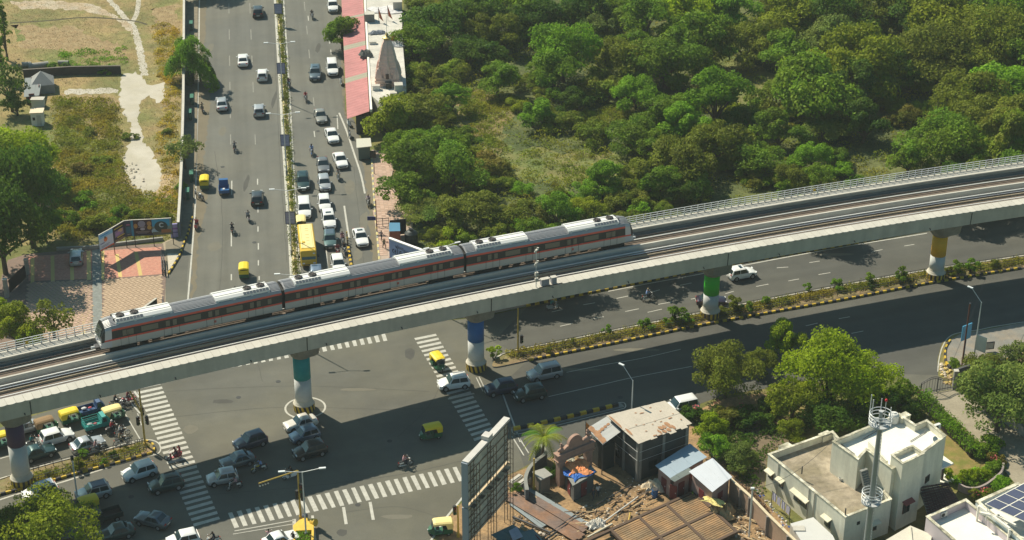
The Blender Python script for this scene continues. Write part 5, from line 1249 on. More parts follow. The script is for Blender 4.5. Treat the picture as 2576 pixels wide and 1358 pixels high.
TW = [W2(2242,1144,9.0), W2(2271,1167,9.0), W2(2325,1141,9.0), W2(2296,1120,9.0)]
block(vl, TW, 0, 8.45, 8.95, WALLW, ROOFW, MOSS, th=.16, nm='tower_wall')
u0, u1 = ccw(UP), None
# front side openings
A_, B_, C_ = LOWP[0], LOWP[1], LOWP[2]
if (Vector(B_)-Vector(A_)).cross(Vector(C_)-Vector(B_)) < 0: pass
HOODC = M('hood_cream', (.66,.61,.46), .85, nz=[(2,.8,1.08)], world=True)
for u, w, h in ((.06,.9,.8),(.20,.8,.9),(.46,2.6,1.1),(.80,1.0,1.0)): window(vl, A_, B_, u, 2.1, w, h, M('window_frame_dark', (.05,.045,.04)), HOODC, 1 if w < 2 else 3)
window(vl, B_, C_, .30, 3.1, .4, .4, M('window_frame_dark', (.05,.045,.04))); window(vl, B_, C_, .62, 1.7, 1.3, 1.0, FRM, HOODC, 2)
T1, T2, T3 = TW[0], TW[1], TW[2]
window(vl, T2, T3, .42, 2.6, 1.1, 1.4, FRM, M('hood_red', (.25,.07,.06), .8), 1)
window(vl, UP[4], UP[5], .35, 3.6, .9, .9, FRM, None, 1)
for u in (.15, .55, .62): 
    p, rz = wallpt(A_, B_, u, .06, 2.3); m = MB(); m.tube((0,0,-2),(0,0,2.2),.05,CONC_L,8); o = m.build('downpipe', vl); o.location = p
# outer stair up to the upper roof
sa, sb = Vector(W(2190,1262,3.75)), Vector(W(2172,1180,7.1)); N = 14
for k in range(N):
    p = sa.lerp(sb, (k+.5)/N); m = MB(); m.box((0,0,0),(.95,.34,.24),CONC_D); o = m.build('stair_tread', vl); o.location = (p.x, p.y, 3.75+3.3*(k+.5)/N); o.rotation_euler = (0,0,atan2(sb.y-sa.y, sb.x-sa.x)-pi/2)
for s_, e_ in (((2186,1111,7.9),(2232,1160,7.9)),((2288,1117,9),(2299,1108,9))):
    a_, b_ = W(*s_), W(*e_); m = MB(); m.bar((a_.x,a_.y,7.5),(b_.x,b_.y,7.5),.2,.9,WALLW); m.build('roof_wall', vl)
for (px, py) in ((2017,1190),(2126,1296)): p = W(px, py, 4.6); m = MB(); m.box((p.x,p.y,5.0),(.12,.12,1.0),STEELD); m.build('roof_post', vl)
# balcony slab and porch post at the east side
q = [W2(2360,1140,3.6), W2(2356,1182,3.6), W2(2398,1166,3.6), W2(2364,1136,3.6)]; m = MB(); m.prism([W2(2352,1150,3.6), W2(2352,1185,3.6), W2(2399,1165,3.6), W2(2362,1138,3.6)], 3.4, 3.6, ROOFW); m.build('balcony_slab', vl)
m = MB(); p = W(2368,1212); m.box((p.x,p.y,1.7),(.3,.3,3.4),M('porch_post',(.10,.09,.09))); m.build('porch_post', vl)
m = MB(); m.prism([W2(2336,1197), W2(2345,1215), W2(2372,1220), W2(2400,1213), W2(2362,1185)], 0, .35, ROOFW); m.build('porch_floor', vl)
ac_box(2356,1080,7.15,.5,'white outdoor cooling unit on the upper villa roof by the corner parapet')
ac_box(2044,1215,1.7,-.6,'white outdoor cooling unit on the front wall of the villa')
ac_box(2372,1300,3.6,.5,'white outdoor cooling unit on the neighbouring white roof')
t = thing('water_tank', 'white round drum lying at the back of the upper villa roof', 'tank', W(2247,1062,7.15)); m = MB(); m.lathe([(.55,0),(.6,.1),(.6,1.0),(.45,1.2),(.1,1.3)], WHITEP, 20); m.build('tank_shell', t); m = MB(); m.tube((0,0,1.25),(0,0,1.36),.2,WHITEP,12); m.build('tank_lid', t)
t = thing('satellite_dish', 'small tilted dish at the edge of the upper villa roof', 'dish', W(2351,1106,7.9)); m = MB(); m.lathe([(.02,0),(.25,.05),(.38,.16)], WHITEP, 14); o = m.build('dish', t); o.rotation_euler = (.9,0,.6); m = MB(); m.tube((0,0,-.4),(0,0,0),.03,STEELD); m.build('stand', t)
for i, (px, py) in enumerate(((2115,1208),(2134,1214))): t = thing('bucket', ['pale bucket','small cream pot'][i]+' on the weathered terrace beside the upper storey', 'bucket', W(px,py,3.76)); m = MB(); m.lathe([(.18,0),(.26,.35),(.24,.36),(.16,.04)], WHITEP, 12); m.build('bucket_shell', t); m = MB(); m.tube((-.24,0,.36),(.24,0,.40),.015,STEEL,5); m.build('bucket_handle', t)
# tiled lean-to roof between the tower and the neighbour
tl = thing('tiled_roof', 'dark red brown tiled lean-to roof in shade beside the villa tower', 'roof')
Q = [W(2316,1225,2.9), W(2382,1215,2.9), W(2412,1262,2.3), W(2335,1296,2.3)]; m = MB()
TLR = M('dark_tile', (.085,.045,.042), .8, rnd=.25)
m.prism([(p.x,p.y) for p in Q], 2.1, 2.3, CONC_D); m.build('roof_deck', tl)
for i in range(10):
    for j in range(12):
        p = Q[0].lerp(Q[3], (i+.5)/10).lerp(Q[1].lerp(Q[2], (i+.5)/10), (j+.5)/12); m = MB() if (i, j) == (0, 0) else m
        if (i, j) == (0, 0): m.box((0,0,0),(.40,.30,.06),TLR); tme_ = m.data('roof_tile')
        o = link('roof_tile', tme_, tl, (p.x, p.y, 2.36+.6*(1-i/10)+.02*(j % 2))); o.rotation_euler = (-.12,0,.1)
# neighbouring white house with solar panels
nb = thing('white_house', 'lilac and white flat roofed house cut by the bottom edge, right of the villa', 'house')
NBP = [W2(2330,1300,4.4), W2(2427,1258,4.4), W2(2570,1360,4.4), W2(2560,1480,4.4), W2(2470,1480,4.4)]
block(nb, [W2(2330,1300,4.4), W2(2430,1256,4.4), W2(2600,1398,4.4), W2(2500,1450,4.4)], 0, 3.5, 4.4, M('wall_lilac', (.55,.48,.50), .85, nz=[(.6,.92,1.05)], world=True), ROOFW, MOSS, th=.25)
for p0, p1 in (((2462,1272),(2540,1330)),((2466,1290),(2510,1300)),((2512,1300),(2555,1322))):
    a_, b_ = W(*p0, 5.4), W(*p1, 5.4); m = MB(); m.bar(a_, b_, .25, .25, ROOFW); m.build('pergola_beam', nb)
for px, py in ((2462,1274),(2540,1332),(2512,1296)): p = W(px, py, 5.4); m = MB(); m.box((p.x,p.y,4.5),(.22,.22,1.9),ROOFW); m.build('pergola_post', nb)
n2 = thing('white_house', 'white house with a solar array over its stained parapet at the right edge', 'house')
block(n2, [W2(2455,1262,5.0), W2(2560,1215,5.0), W2(2760,1330,5.0), W2(2640,1420,5.0)], 0, 4.2, 5.0, M('wall_bluish_white', (.60,.66,.66), .8, nz=[(.6,.93,1.04)], world=True), ROOFW, MOSS, th=.3)
sp = thing('solar_array', 'sloping array of grey blue solar panels over the roof at the right edge', 'solar panels')
S0, Sx, Sy = W(2478,1268,6.3), W(2576,1216,6.9), W(2590,1318,5.9)
SM_ = M('solar_cell', (.085,.095,.15), .25, spec=.7, nz=[(.4,.9,1.1)], world=True); ux = (Sx-S0)/4.0; uy = (Sy-S0)/3.1
for i in range(6):
    for j in range(4):
        p = S0+ux*i+uy*j; m = MB(); e = .05
        q = [p+ux*e+uy*e, p+ux*(1-e)+uy*e, p+ux*(1-e)+uy*(1-e), p+ux*e+uy*(1-e)]; nn = ux.cross(uy).normalized(); nn = nn if nn.z > 0 else -nn
        if (q[1]-q[0]).cross(q[2]-q[0]).z < 0: q = q[::-1]
        m.mesh([v+nn*.05 for v in q]+[v for v in q], [(0,1,2,3),(4,7,6,5),(0,4,5,1),(1,5,6,2),(2,6,7,3),(3,7,4,0)], SM_); m.build('solar_panel', sp)
for i in range(7): m = MB(); m.bar(S0+ux*i, S0+ux*i+uy*4, .09, .04, ROOFW); m.build('panel_rail', sp)
for j in range(5): m = MB(); m.bar(S0+uy*j, S0+uy*j+ux*6, .09, .05, ROOFW); m.build('panel_rail', sp)
for i in (0, 3, 6): p = S0+ux*i+uy*.2; m = MB(); m.bar(p, (p.x,p.y,4.2), .08, .08, STEEL); m.build('panel_stand', sp)
s3 = thing('sheet_roof_shed', 'shed with a beige sheet roof at the bottom edge left of the lilac house', 'shed')
m = MB(); m.prism([W2(2222,1362,2.6), W2(2290,1322,2.6), W2(2345,1345,2.6), W2(2330,1420,2.6), W2(2230,1420,2.6)], 0, 2.6, CONC_D, M('beige_sheet', (.60,.56,.47), .7, nz=[(.8,.9,1.05)], world=True)); m.build('shed_body', s3)
a_, b_ = W(2290,1324,2.7), W(2300,1420,2.7); m = MB(); m.bar(a_, b_, .15,.12, M('beige_sheet', (.6,.56,.47))); m.build('roof_ridge', s3)
# compound wall, annex roof, boundary walls
cw = thing('compound_wall', 'buff plastered compound wall running down between the site and the villa', 'wall')
PW = M('plaster_buff', (.40,.27,.19), .9, nz=[(.4,.8,1.12),(3,.9,1.08)], world=True)
P = path_pts([(1838,1204),(1892,1252),(1932,1294),(1990,1350),(2050,1405)], 2.6, 30); m = MB(); strip(m, P, .22, 0, PW, 2.55); m.build('wall_panel', cw)
m = MB(); strip(m, P, .34, 2.552, M('wall_cap_cream', (.60,.50,.34), .9, nz=[(2,.85,1.08)], world=True), .1); m.build('coping', cw)
for px, py in ((1866,1229),(1889,1250),(1934,1297),(1985,1346)): p = W(px, py, 2.6); m = MB(); m.box((p.x-.12,p.y-.12,1.3),(.34,.34,2.6),M('pillar_grey',(.20,.17,.15),.9)); m.build('wall_pillar', cw)
t = thing('annex', 'low annex with a white sheet roof against the villa front', 'shed')
m = MB(); m.prism([W2(1988,1317,2.6), W2(2046,1301,2.6), W2(2095,1347,2.6), W2(2120,1400,2.6), W2(2040,1400,2.6)], 0, 2.6, CONC_L, M('sheet_white', (.55,.54,.51), .6, nz=[(.6,.95,1.03)], world=True)); m.build('annex_body', t)
m = MB(); a_ = W(2010,1330,2.62); m.box((a_.x,a_.y,2.66),(1.3,.9,.1),CONC_L); m.build('roof_hatch', t)
t = thing('compound_wall', 'curved low planter wall around the villa lawn', 'wall')
m = MB(); strip(m, path_pts(smooth_px([(2410,1232),(2430,1241),(2455,1242),(2480,1232),(2502,1215),(2518,1200),(2522,1180)]), 0, .8), .25, 0, M('plaster_grey',(.30,.25,.23),.9,nz=[(1,.85,1.1)],world=True), .9); m.build('wall_panel', t)
t = thing('compound_wall', 'dark boundary wall with white base right of the driveway gate', 'wall')
m = MB(); strip(m, path_pts([(2398,974),(2444,958)], 0, .8), .3, 0, M('wall_dark_grey',(.07,.07,.07),.9,nz=[(1,.8,1.2)],world=True), 2.6); m.build('wall_panel', t)
m = MB(); strip(m, path_pts([(2444,960),(2470,1000),(2520,1058),(2620,1130)], 0, .8), .25, 0, M('wall_dirty_white',(.42,.41,.38),.9,nz=[(1,.7,1.1)],world=True), 1.3); m.build('wall_panel', t)
gt = thing('driveway_gate', 'dark iron driveway gate with a wavy top rail', 'gate')
ga, gb = W(2315,994), W(2397,979)
for k in range(2): pass
def gp(u, z): p = ga.lerp(gb, u); return (p.x, p.y, z)
for z in (.35,): m = MB(); m.bar(gp(0,z), gp(1,z), .06,.08, STEELD); m.build('gate_rail', gt)
for zz in (2.0, 1.75):
    m = MB()
    for k in range(16): m.bar(gp(k/16, zz+.35*sin(k/16*2*pi*1.0-.6)), gp((k+1)/16, zz+.35*sin((k+1)/16*2*pi*1.0-.6)), .07,.07, STEELD)
    m.build('gate_rail', gt)
for k in range(13): m = MB(); m.bar(gp(k/12,.1), gp(k/12,1.9+.3*sin(k/12*2*pi-.6)), .12 if k in (0,6,12) else .035,.12 if k in (0,6,12) else .035, STEELD); m.build('gate_bar', gt)
t = thing('gate_pillar', 'grey concrete pillar at the right end of the driveway gate', 'pillar', W(2400,978)); m = MB(); m.box((0,0,1.3),(.5,.5,2.6),CONC_D); m.build('pillar_shaft', t); m = MB(); m.box((0,0,2.66),(.6,.6,.12),CONC_L); m.build('pillar_cap', t)

# rooftop pipes, tanks and cables
for a0, b0, z_ in (((1948,1148),(2060,1240),3.85),((2060,1240),(2120,1290),3.85),((2110,1112),(2150,1142),7.2),((2170,1105),(2250,1058),7.2),((2290,1110),(2330,1085),7.2)):
    a_, b_ = W(*a0, z_), W(*b0, z_); m = MB(); m.tube(a_, b_, .045, CONC_D, 6); m.build('roof_pipe', vl)
for i, (px, py, z_) in enumerate(((1975,1135,3.75),(2075,1105,3.75),(2272,1058,7.1))):
    p = W(px, py, z_); t = thing('roof_box', ['low concrete box at the left corner of the weathered terrace','grey box in the shaded back corner of the terrace','small box at the back of the upper villa roof'][i], 'box', (p.x,p.y,z_), .6); m = MB(); m.box((0,0,.35),(1.4,.8,.7),WALLW); m.build('shell', t); m = MB(); m.box((0,0,.73),(1.5,.9,.07),MOSS); m.build('lid', t)
for a0, za, b0, zb in (((1884,1352),6.5,(2094,1110),7.9),((1884,1352),6.3,(1742,1068),5.6),((2469,800),7,(2330,1052),8)):
    a_, b_ = W(*a0), W(*b0, zb); a_.z = za; m = MB()
    for k in range(10): p = a_.lerp(b_, k/10); q = a_.lerp(b_, (k+1)/10); m.bar(p-Vector((0,0,1.2*sin(pi*k/10))), q-Vector((0,0,1.2*sin(pi*(k+1)/10))), .03,.03, BLACK)
    m.build('cable', label=['black cable sagging from the site post to the villa','black cable from the site post to the rusty roof','black cable from the corner lamp to the upper villa roof'][int(zb*10) % 3 if False else (0 if zb == 7.9 else 1 if zb == 5.6 else 2)], cat='cable')
# monopole ---------------------------------------------------------------------
mb_ = W(2172,1420); mh = up(2215,1032, (2172,1420)); 
tp = thing('telecom_pole', 'tall tapered grey telecom pole with two railed round platforms in front of the villa', 'telecom tower', (mb_.x, mb_.y, 0))
PG = M('pole_grey', (.30,.33,.35), .45, .3)
# the pole tilts a little in the picture only through perspective: find its plan position by the top
tx = W(2216,1033,22.0); bx = W(2176,1358,0)
def pole_at(z): return None
HZ = 24.0; tpp = W(2217,1035,HZ); tp.location = (tpp.x, tpp.y, 0)
m = MB(); m.tube((0,0,0),(0,0,HZ),.43,PG,20,.19); m.build('pole_shaft', tp, smooth=False)
GRT = M('platform_grating', (.40,.41,.41), .6)
def platform(z, r):
    m = MB(); m.lathe([(r,-.12),(r,.0),(.35,.0),(.35,-.12)], GRT, 28); m.build('platform', tp, loc=(0,0,z))
    for zz in (.45,.85,1.2):
        m = MB(); N = 28
        for k in range(N): m.tube((r*cos(2*pi*k/N),r*sin(2*pi*k/N),zz),(r*cos(2*pi*(k+1)/N),r*sin(2*pi*(k+1)/N),zz),.045,STEEL,5,cap=False)
        m.build('guard_ring', tp, loc=(0,0,z))
    for k in range(6): m = MB(); a_ = k*pi/3+.3; m.tube((r*cos(a_),r*sin(a_),0),(r*cos(a_),r*sin(a_),1.2),.025,PG,6); m.build('guard_post', tp, loc=(0,0,z))
    for k in range(3): m = MB(); a_ = k*2*pi/3; m.bar((r*cos(a_),r*sin(a_),.05),(-.2*cos(a_),-.2*sin(a_),.05),.1,.08,STEEL); m.build('platform_beam', tp, loc=(0,0,z))
platform(HZ-1.4, 1.12)
zl = None
for z_ in [x*.1 for x in range(30, 200)]:
    v = Vector((tpp.x, tpp.y, z_-CH)); yy = CY-FPX*(v.y*sin(PITCH)+v.z*cos(PITCH))/(v.y*cos(PITCH)-v.z*sin(PITCH))
    if yy < 1262: zl = z_; break
platform(zl or 9, 1.02)
for s_ in (-.18,.18): m = MB(); m.tube((.47,s_,1),(.26,s_,HZ-1),.03,STEEL,5); m.build('ladder_rail', tp)
m = MB()
for k in range(60): z_ = 1.2+k*.37; x_ = .47-.21*(z_-1)/(HZ-2); m.bar((x_,-.18,z_),(x_,.18,z_),.03,.03,STEEL)
m.build('ladder_rungs', tp, kind='stuff')
for a_, h_ in ((2.6,3.4),(2.2,2.6),(.4,2.0),(1.4,2.6)): m = MB(); m.tube((1.15*cos(a_),1.15*sin(a_),HZ-1.8),(1.15*cos(a_),1.15*sin(a_),HZ-1.8+h_),.05,STEEL,6); m.build('antenna', tp)
m = MB(); m.ball((.5,.5,HZ+1.0),.16,M('beacon_red',(.55,.02,.03),.4),8,6); m.tube((.5,.5,HZ-1.5),(.5,.5,HZ+.9),.04,STEEL); m.build('beacon', tp)
m = MB(); m.tube((0,0,HZ),(0,0,HZ+.05),.25,GRT,16); m.build('pole_cap', tp)

# shack with the rusty roof -------------------------------------------------------
sk = thing('shack', 'two level shack with a pale rusty patched sheet roof', 'house')
RS = M('roof_sheet_rusty', (.50,.44,.36), .7, nz=[(.5,.9,1.05),(4,.93,1.04)], world=True)
RT = M('rust_patch', (.36,.19,.10), .9, nz=[(1.6,.75,1.2)], world=True); DW = M('dark_board_wall', (.055,.06,.058), .9, nz=[(1,.8,1.25)], world=True)
Z = 5.6; R0_, R1_, R2_, R3_ = W(1526,1047,Z+.2), W(1672,1010,Z+.2), W(1742,1068,Z-.1), W(1606,1117,Z-.1)
def onroof(u, v, dz=0): a_ = R0_.lerp(R1_, u); b_ = R3_.lerp(R2_, u); p = a_.lerp(b_, v); return Vector((p.x, p.y, p.z+dz))
NS = 9
for k in range(NS):
    for j in range(2):
        u0_, u1_ = k/NS, (k+1.06)/NS; v0, v1 = (j*.5-.01, .54 if j == 0 else 1.0+rr.uniform(-.03,.06)); e = .03+.02*(k % 2)-.03*j+.04
        m = MB(); q = [onroof(u0_,v0,e), onroof(u1_,v0,e+.01), onroof(u1_,v1,e+.01), onroof(u0_,v1,e)]; dn = Vector((0,0,-.03))
        m.mesh(q+[p+dn for p in q], [(0,3,2,1),(4,5,6,7),(0,1,5,4),(1,2,6,5),(2,3,7,6),(3,0,4,7)], RS); m.build('roof_sheet', sk)
for u, v, a_, b_ in [(.02,.25,.03,.3),(.05,.62,.03,.2),(.52,.80,.05,.09),(.58,.80,.05,.09),(.52,.93,.05,.08),(.60,.93,.05,.1),(.45,.9,.03,.12),(.66,.78,.05,.16),(.70,.9,.04,.12),(.50,.20,.05,.02),(.42,.15,.03,.03),(.8,.6,.05,.02),(.62,.62,.03,.02),(.92,.75,.02,.03),(.35,.55,.03,.015),(.33,.95,.06,.03),(.24,.5,.02,.02),(.9,.5,.02,.02),(.7,.1,.03,.02),(.55,.55,.03,.015),(.47,.62,.02,.02),(.28,.75,.03,.015),(.78,.3,.03,.02),(.40,.99,.05,.03)]:
    m = MB(); n_ = 9
    pts = []
    for k in range(n_): an = 2*pi*k/n_; j = rr.uniform(.7,1.25); pts.append(onroof(min(.99,max(.005,u+a_*.72*cos(an)*j)), min(.99,max(.01,v+b_*.72*sin(an)*j)), .125))
    m.face(pts[::-1] if (pts[1]-pts[0]).cross(pts[2]-pts[0]).z < 0 else pts, RT); m.build('rust_patch', sk)
m = MB(); a_ = inset([(p.x,p.y) for p in (R0_,R1_,R2_,R3_)], .35); m.prism(a_, 0, 5.35, DW); m.build('wall', sk)
A2_ = ccw(a_)
for i in range(4):
    pa, pb = A2_[i], A2_[(i+1) % 4]
    for u in (.03,.5,.97): p, rz = wallpt(pa, pb, u, .06, 2.6); m = MB(); m.box((0,0,0),(.35,.16,5.2),CONC_D); o = m.build('wall_column', sk); o.location = p; o.rotation_euler = (0,0,rz)
    for z_ in (2.9,4.1): p, rz = wallpt(pa, pb, .5, .16, z_); m = MB(); L = hypot(pb[0]-pa[0],pb[1]-pa[1]); m.box((0,0,0),(L,.03,.03),STEEL); o = m.build('railing_wire', sk); o.location = p; o.rotation_euler = (0,0,rz)
    p, rz = wallpt(pa, pb, .3, .04, 1.6); m = MB(); m.box((0,0,0),(1.1,.06,1.1),BLACK); o = m.build('window', sk); o.location = p; o.rotation_euler = (0,0,rz)
    for q in (-.27,.27): m = MB(); m.box((q,-.04,0),(.44,.03,.95),GLASS); m.build('pane', o)
t = thing('lean_to_roof', 'grey sheet lean-to with rust stripes left of the shack', 'roof')
B0, B1, B2, B3 = W(1476,1078,4.6), W(1527,1047,5.3), W(1562,1085,5.0), W(1516,1118,4.2)
for k in range(4):
    f = lambda u, v, dz=0: (B0.lerp(B1, u).lerp(B3.lerp(B2, u), v))+Vector((0,0,dz)); m = MB(); q = [f(0,k/4,.02*(k % 2)), f(1,k/4,.02*(k % 2)), f(1,(k+1.05)/4,.02*(k % 2)), f(0,(k+1.05)/4,.02*(k % 2))]
    m.mesh(q+[p+Vector((0,0,-.04)) for p in q], [(0,3,2,1),(4,5,6,7),(0,1,5,4),(1,2,6,5),(2,3,7,6),(3,0,4,7)], M('grey_sheet', (.38,.38,.37), .6, nz=[(.6,.9,1.05)], world=True)); m.build('roof_sheet', t)
for u, v, a_, b_ in ((.12,.15,.12,.2),(.14,.5,.14,.25),(.10,.85,.16,.25),(.45,.42,.10,.08),(.62,.40,.08,.07),(.78,.38,.08,.06),(.3,.44,.08,.07)):
    m = MB(); pts = [f(max(.01,min(.99,u+a_*cos(x))), max(.01,min(.99,v+b_*sin(x))), .07) for x in [k*pi/4 for k in range(8)]]; m.face(pts if (pts[1]-pts[0]).cross(pts[2]-pts[0]).z > 0 else pts[::-1], RT); m.build('rust_patch', t)
for p in (B0,B1,B2,B3): m = MB(); m.bar((p.x,p.y,0),(p.x,p.y,p.z-.06),.12,.12,STEELD); m.build('post', t)
m = MB(); m.prism(inset([(p.x,p.y) for p in (B0,B1,B2,B3)], .5), 0, 3.4, M('wall_near_black', (.035,.04,.038), .95)); m.build('wall', t)  # plain near-black wall below the lean-to sheets
def sheetroof(label, pts, zs, mat, wallm, n=5, name='sheet_roof_hut', cat='hut'):
    t = thing(name, label, cat); P = [W(px, py, z) for (px, py), z in zip(pts, zs)]
    fz = lambda u, v: P[0].lerp(P[1], u).lerp(P[3].lerp(P[2], u), v)
    for k in range(n):
        dz = Vector((0,0,.02*(k % 2))); m = MB(); u0_, u1_ = k/n, (k+1.04)/n; q = [fz(u0_,0)+dz, fz(u1_,0)+dz, fz(u1_,1)+dz, fz(u0_,1)+dz]
        m.mesh(q+[p-Vector((0,0,.04)) for p in q], [(0,3,2,1),(4,5,6,7),(0,1,5,4),(1,2,6,5),(2,3,7,6),(3,0,4,7)], mat); m.build('roof_sheet', t)
    I = inset([(p.x,p.y) for p in P], .3); m = MB(); m.prism(I, 0, min(zs)-.08, wallm); m.build('wall', t)
    I = ccw(I)
    for i in (0, 1, 2, 3):
        p, rz = wallpt(I[i], I[(i+1) % 4], .5, .03, 1.0); m = MB(); m.box((0,0,0),(.9,.06,1.9),M('door_maroon',(.16,.03,.03),.7)); o = m.build('door', t); o.location = p; o.rotation_euler = (0,0,rz)
        m = MB(); m.box((.3,-.05,0),(.08,.05,.12),STEEL); m.build('door_handle', o)
    return t
PK_ = M('wall_pink_plaster', (.36,.25,.22), .9, nz=[(.8,.85,1.1)], world=True)
sheetroof('hut with a smooth blue grey sheet roof right of the rusty roofed shack', [(1648,1171),(1735,1116),(1778,1150),(1686,1203)], (3.0,3.4,3.3,2.9), M('blue_sheet', (.30,.37,.43), .55, nz=[(.5,.93,1.05)], world=True), PK_)
sheetroof('hut with a white sheet roof next to the buff compound wall', [(1733,1186),(1792,1152),(1842,1200),(1792,1238)], (3.3,3.4,3.2,3.1), M('sheet_white_blue', (.56,.58,.62), .55, nz=[(.5,.95,1.03)], world=True), PK_)
sheetroof('narrow grey green awning between the blue and the white hut roofs', [(1684,1204),(1730,1176),(1745,1186),(1697,1212)], (2.9,3.1,2.9,2.7), M('green_grey_sheet', (.20,.23,.21), .7), PK_, 3, 'awning', 'awning')
sheetroof('flat grey concrete roof of the small kiosk carrying an orange tarpaulin', [(1414,1177),(1464,1148),(1502,1188),(1441,1222)], (2.6,2.6,2.6,2.6), CONC_D, M('wall_grey_dark',(.10,.10,.095),.9), 4, 'flat_roof_kiosk', 'kiosk')
# crumpled cloths
def cloth_heap(px, py, z, w, d, h, mat, label, rz=0.4, nm='tarpaulin'):
    p = W(px, py, z); m = MB(); N = 12; r2 = random.Random(int(px*7+py)); vs = []
    for i in range(N+1):
        for j in range(N+1):
            u, v = i/N-.5, j/N-.5; e = 1-max(abs(u), abs(v))*2
            vs.append((u*w*(1+.15*sin(v*9)), v*d*(1+.2*sin(u*7)), (h*(.3+.7*abs(sin(u*11+v*6+px)))*min(1, e*2.2)+r2.uniform(0,.09))+.02))
    m.mesh(vs, [(i*(N+1)+j, (i+1)*(N+1)+j, (i+1)*(N+1)+j+1, i*(N+1)+j+1) for i in range(N) for j in range(N)], mat)
    o = m.build(nm, None, loc=(p.x,p.y,z), label=label, cat=nm); o.rotation_euler = (0,0,rz); return o
TARPO = M('tarp_orange', (.78,.30,.12), .8, nz=[(3,.85,1.1)]); TARPB = M('tarp_blue', (.01,.10,.38), .6)
cloth_heap(1455,1188,2.66,3.0,2.4,.1,TARPB,'blue plastic sheet spread under the orange tarpaulin','' and 0 or .7,'plastic_sheet')
cloth_heap(1455,1176,2.74,2.6,2.9,.45,TARPO,'bright orange crumpled tarpaulin on the small flat kiosk roof',.2)
cloth_heap(1425,1162,2.2,2.2,1.6,.5,M('cloth_pale', (.55,.53,.42), .9),'pale crumpled cloth heap behind the orange tarpaulin',.5,'cloth_heap')

# pink gateway arch ---------------------------------------------------------------
gw = thing('gateway_arch', 'terracotta pink ornamental gateway arch beside the palm', 'gateway')
ga_, gb_ = W(1402,1143,4.4), W(1488,1108,4.4); dv = (gb_-ga_); L = Vector((dv.x,dv.y,0)).length; gz = atan2(dv.y, dv.x)
gw.location = (ga_.x, ga_.y, 0); gw.rotation_euler = (0,0,gz)
TC = M('terracotta_plaster', (.40,.25,.19), .85, nz=[(1.2,.8,1.1)], world=True)
m = MB(); m.box((L/2,0,3.9),(L+.3,.8,1.0),TC); m.build('lintel', gw)
for zz in (3.55,4.38): m = MB(); m.box((L/2,0,zz),(L+.5,.95,.12),TC); m.build('lintel_moulding', gw)
for x in (.5, L-.5): m = MB(); m.box((x,0,1.7),(.8,.75,3.4),TC); m.build('gate_column', gw); m = MB(); m.box((x,0,3.3),(1.0,.9,.25),TC); m.build('column_capital', gw)
vs = []; K = 14; pr = [(cos(pi*k/K)*1.05, 4.45+.25+sin(pi*k/K)*1.35) for k in range(K+1)]+[(-1.7,4.75),(-1.9,4.45),(1.9,4.45),(1.7,4.75)]
pr = [(1.9,4.45),(1.5,4.9),(1.15,5.1)]+[(cos(pi*k/K)*1.0, 5.1+sin(pi*k/K)*1.05) for k in range(K+1)]+[(-1.15,5.1),(-1.5,4.9),(-1.9,4.45)]
n_ = len(pr); m = MB(); m.mesh([(L/2+x,-.2,z) for x, z in pr]+[(L/2+x,.2,z) for x, z in pr], [tuple(range(n_)), tuple(range(2*n_-1, n_-1, -1))]+[(k, n_+k, n_+(k+1) % n_, (k+1) % n_) for k in range(n_)], TC); m.build('arch_crest', gw)
def bust(x, z, big):
    m = MB(); s = 1.25 if big else .9
    m.ball((0,0,.35*s),.38*s,TC,10,7,(1,.7,1)); m.ball((.1*s,0,.95*s),.26*s,TC,10,7); m.ball((0,0,1.25*s),.16*s,TC,8,6); m.ball((-.35*s,0,.4*s),.22*s,TC,8,6); m.ball((.38*s,.1,.3*s),.2*s,TC,8,6); m.build('crest_figure', gw, loc=(x,0,z), smooth=True)
bust(.55,4.44,False); bust(L-.6,4.44,True)
m = MB(); m.tube((L-.7,.25,4.4),(L-.7,.25,7.2),.04,STEELD,6); m.build('flag_pole', gw)
m = MB(); m.mesh([(L-.68,.25,7.1),(L-.1,.25,6.3),(L-.68,.25,5.8),(L-.68,.28,7.1),(L-.1,.28,6.3),(L-.68,.28,5.8)], [(0,1,2),(5,4,3),(0,3,4,1),(1,4,5,2)], M('flag_saffron',(.52,.20,.05),.8)); m.build('flag', gw)

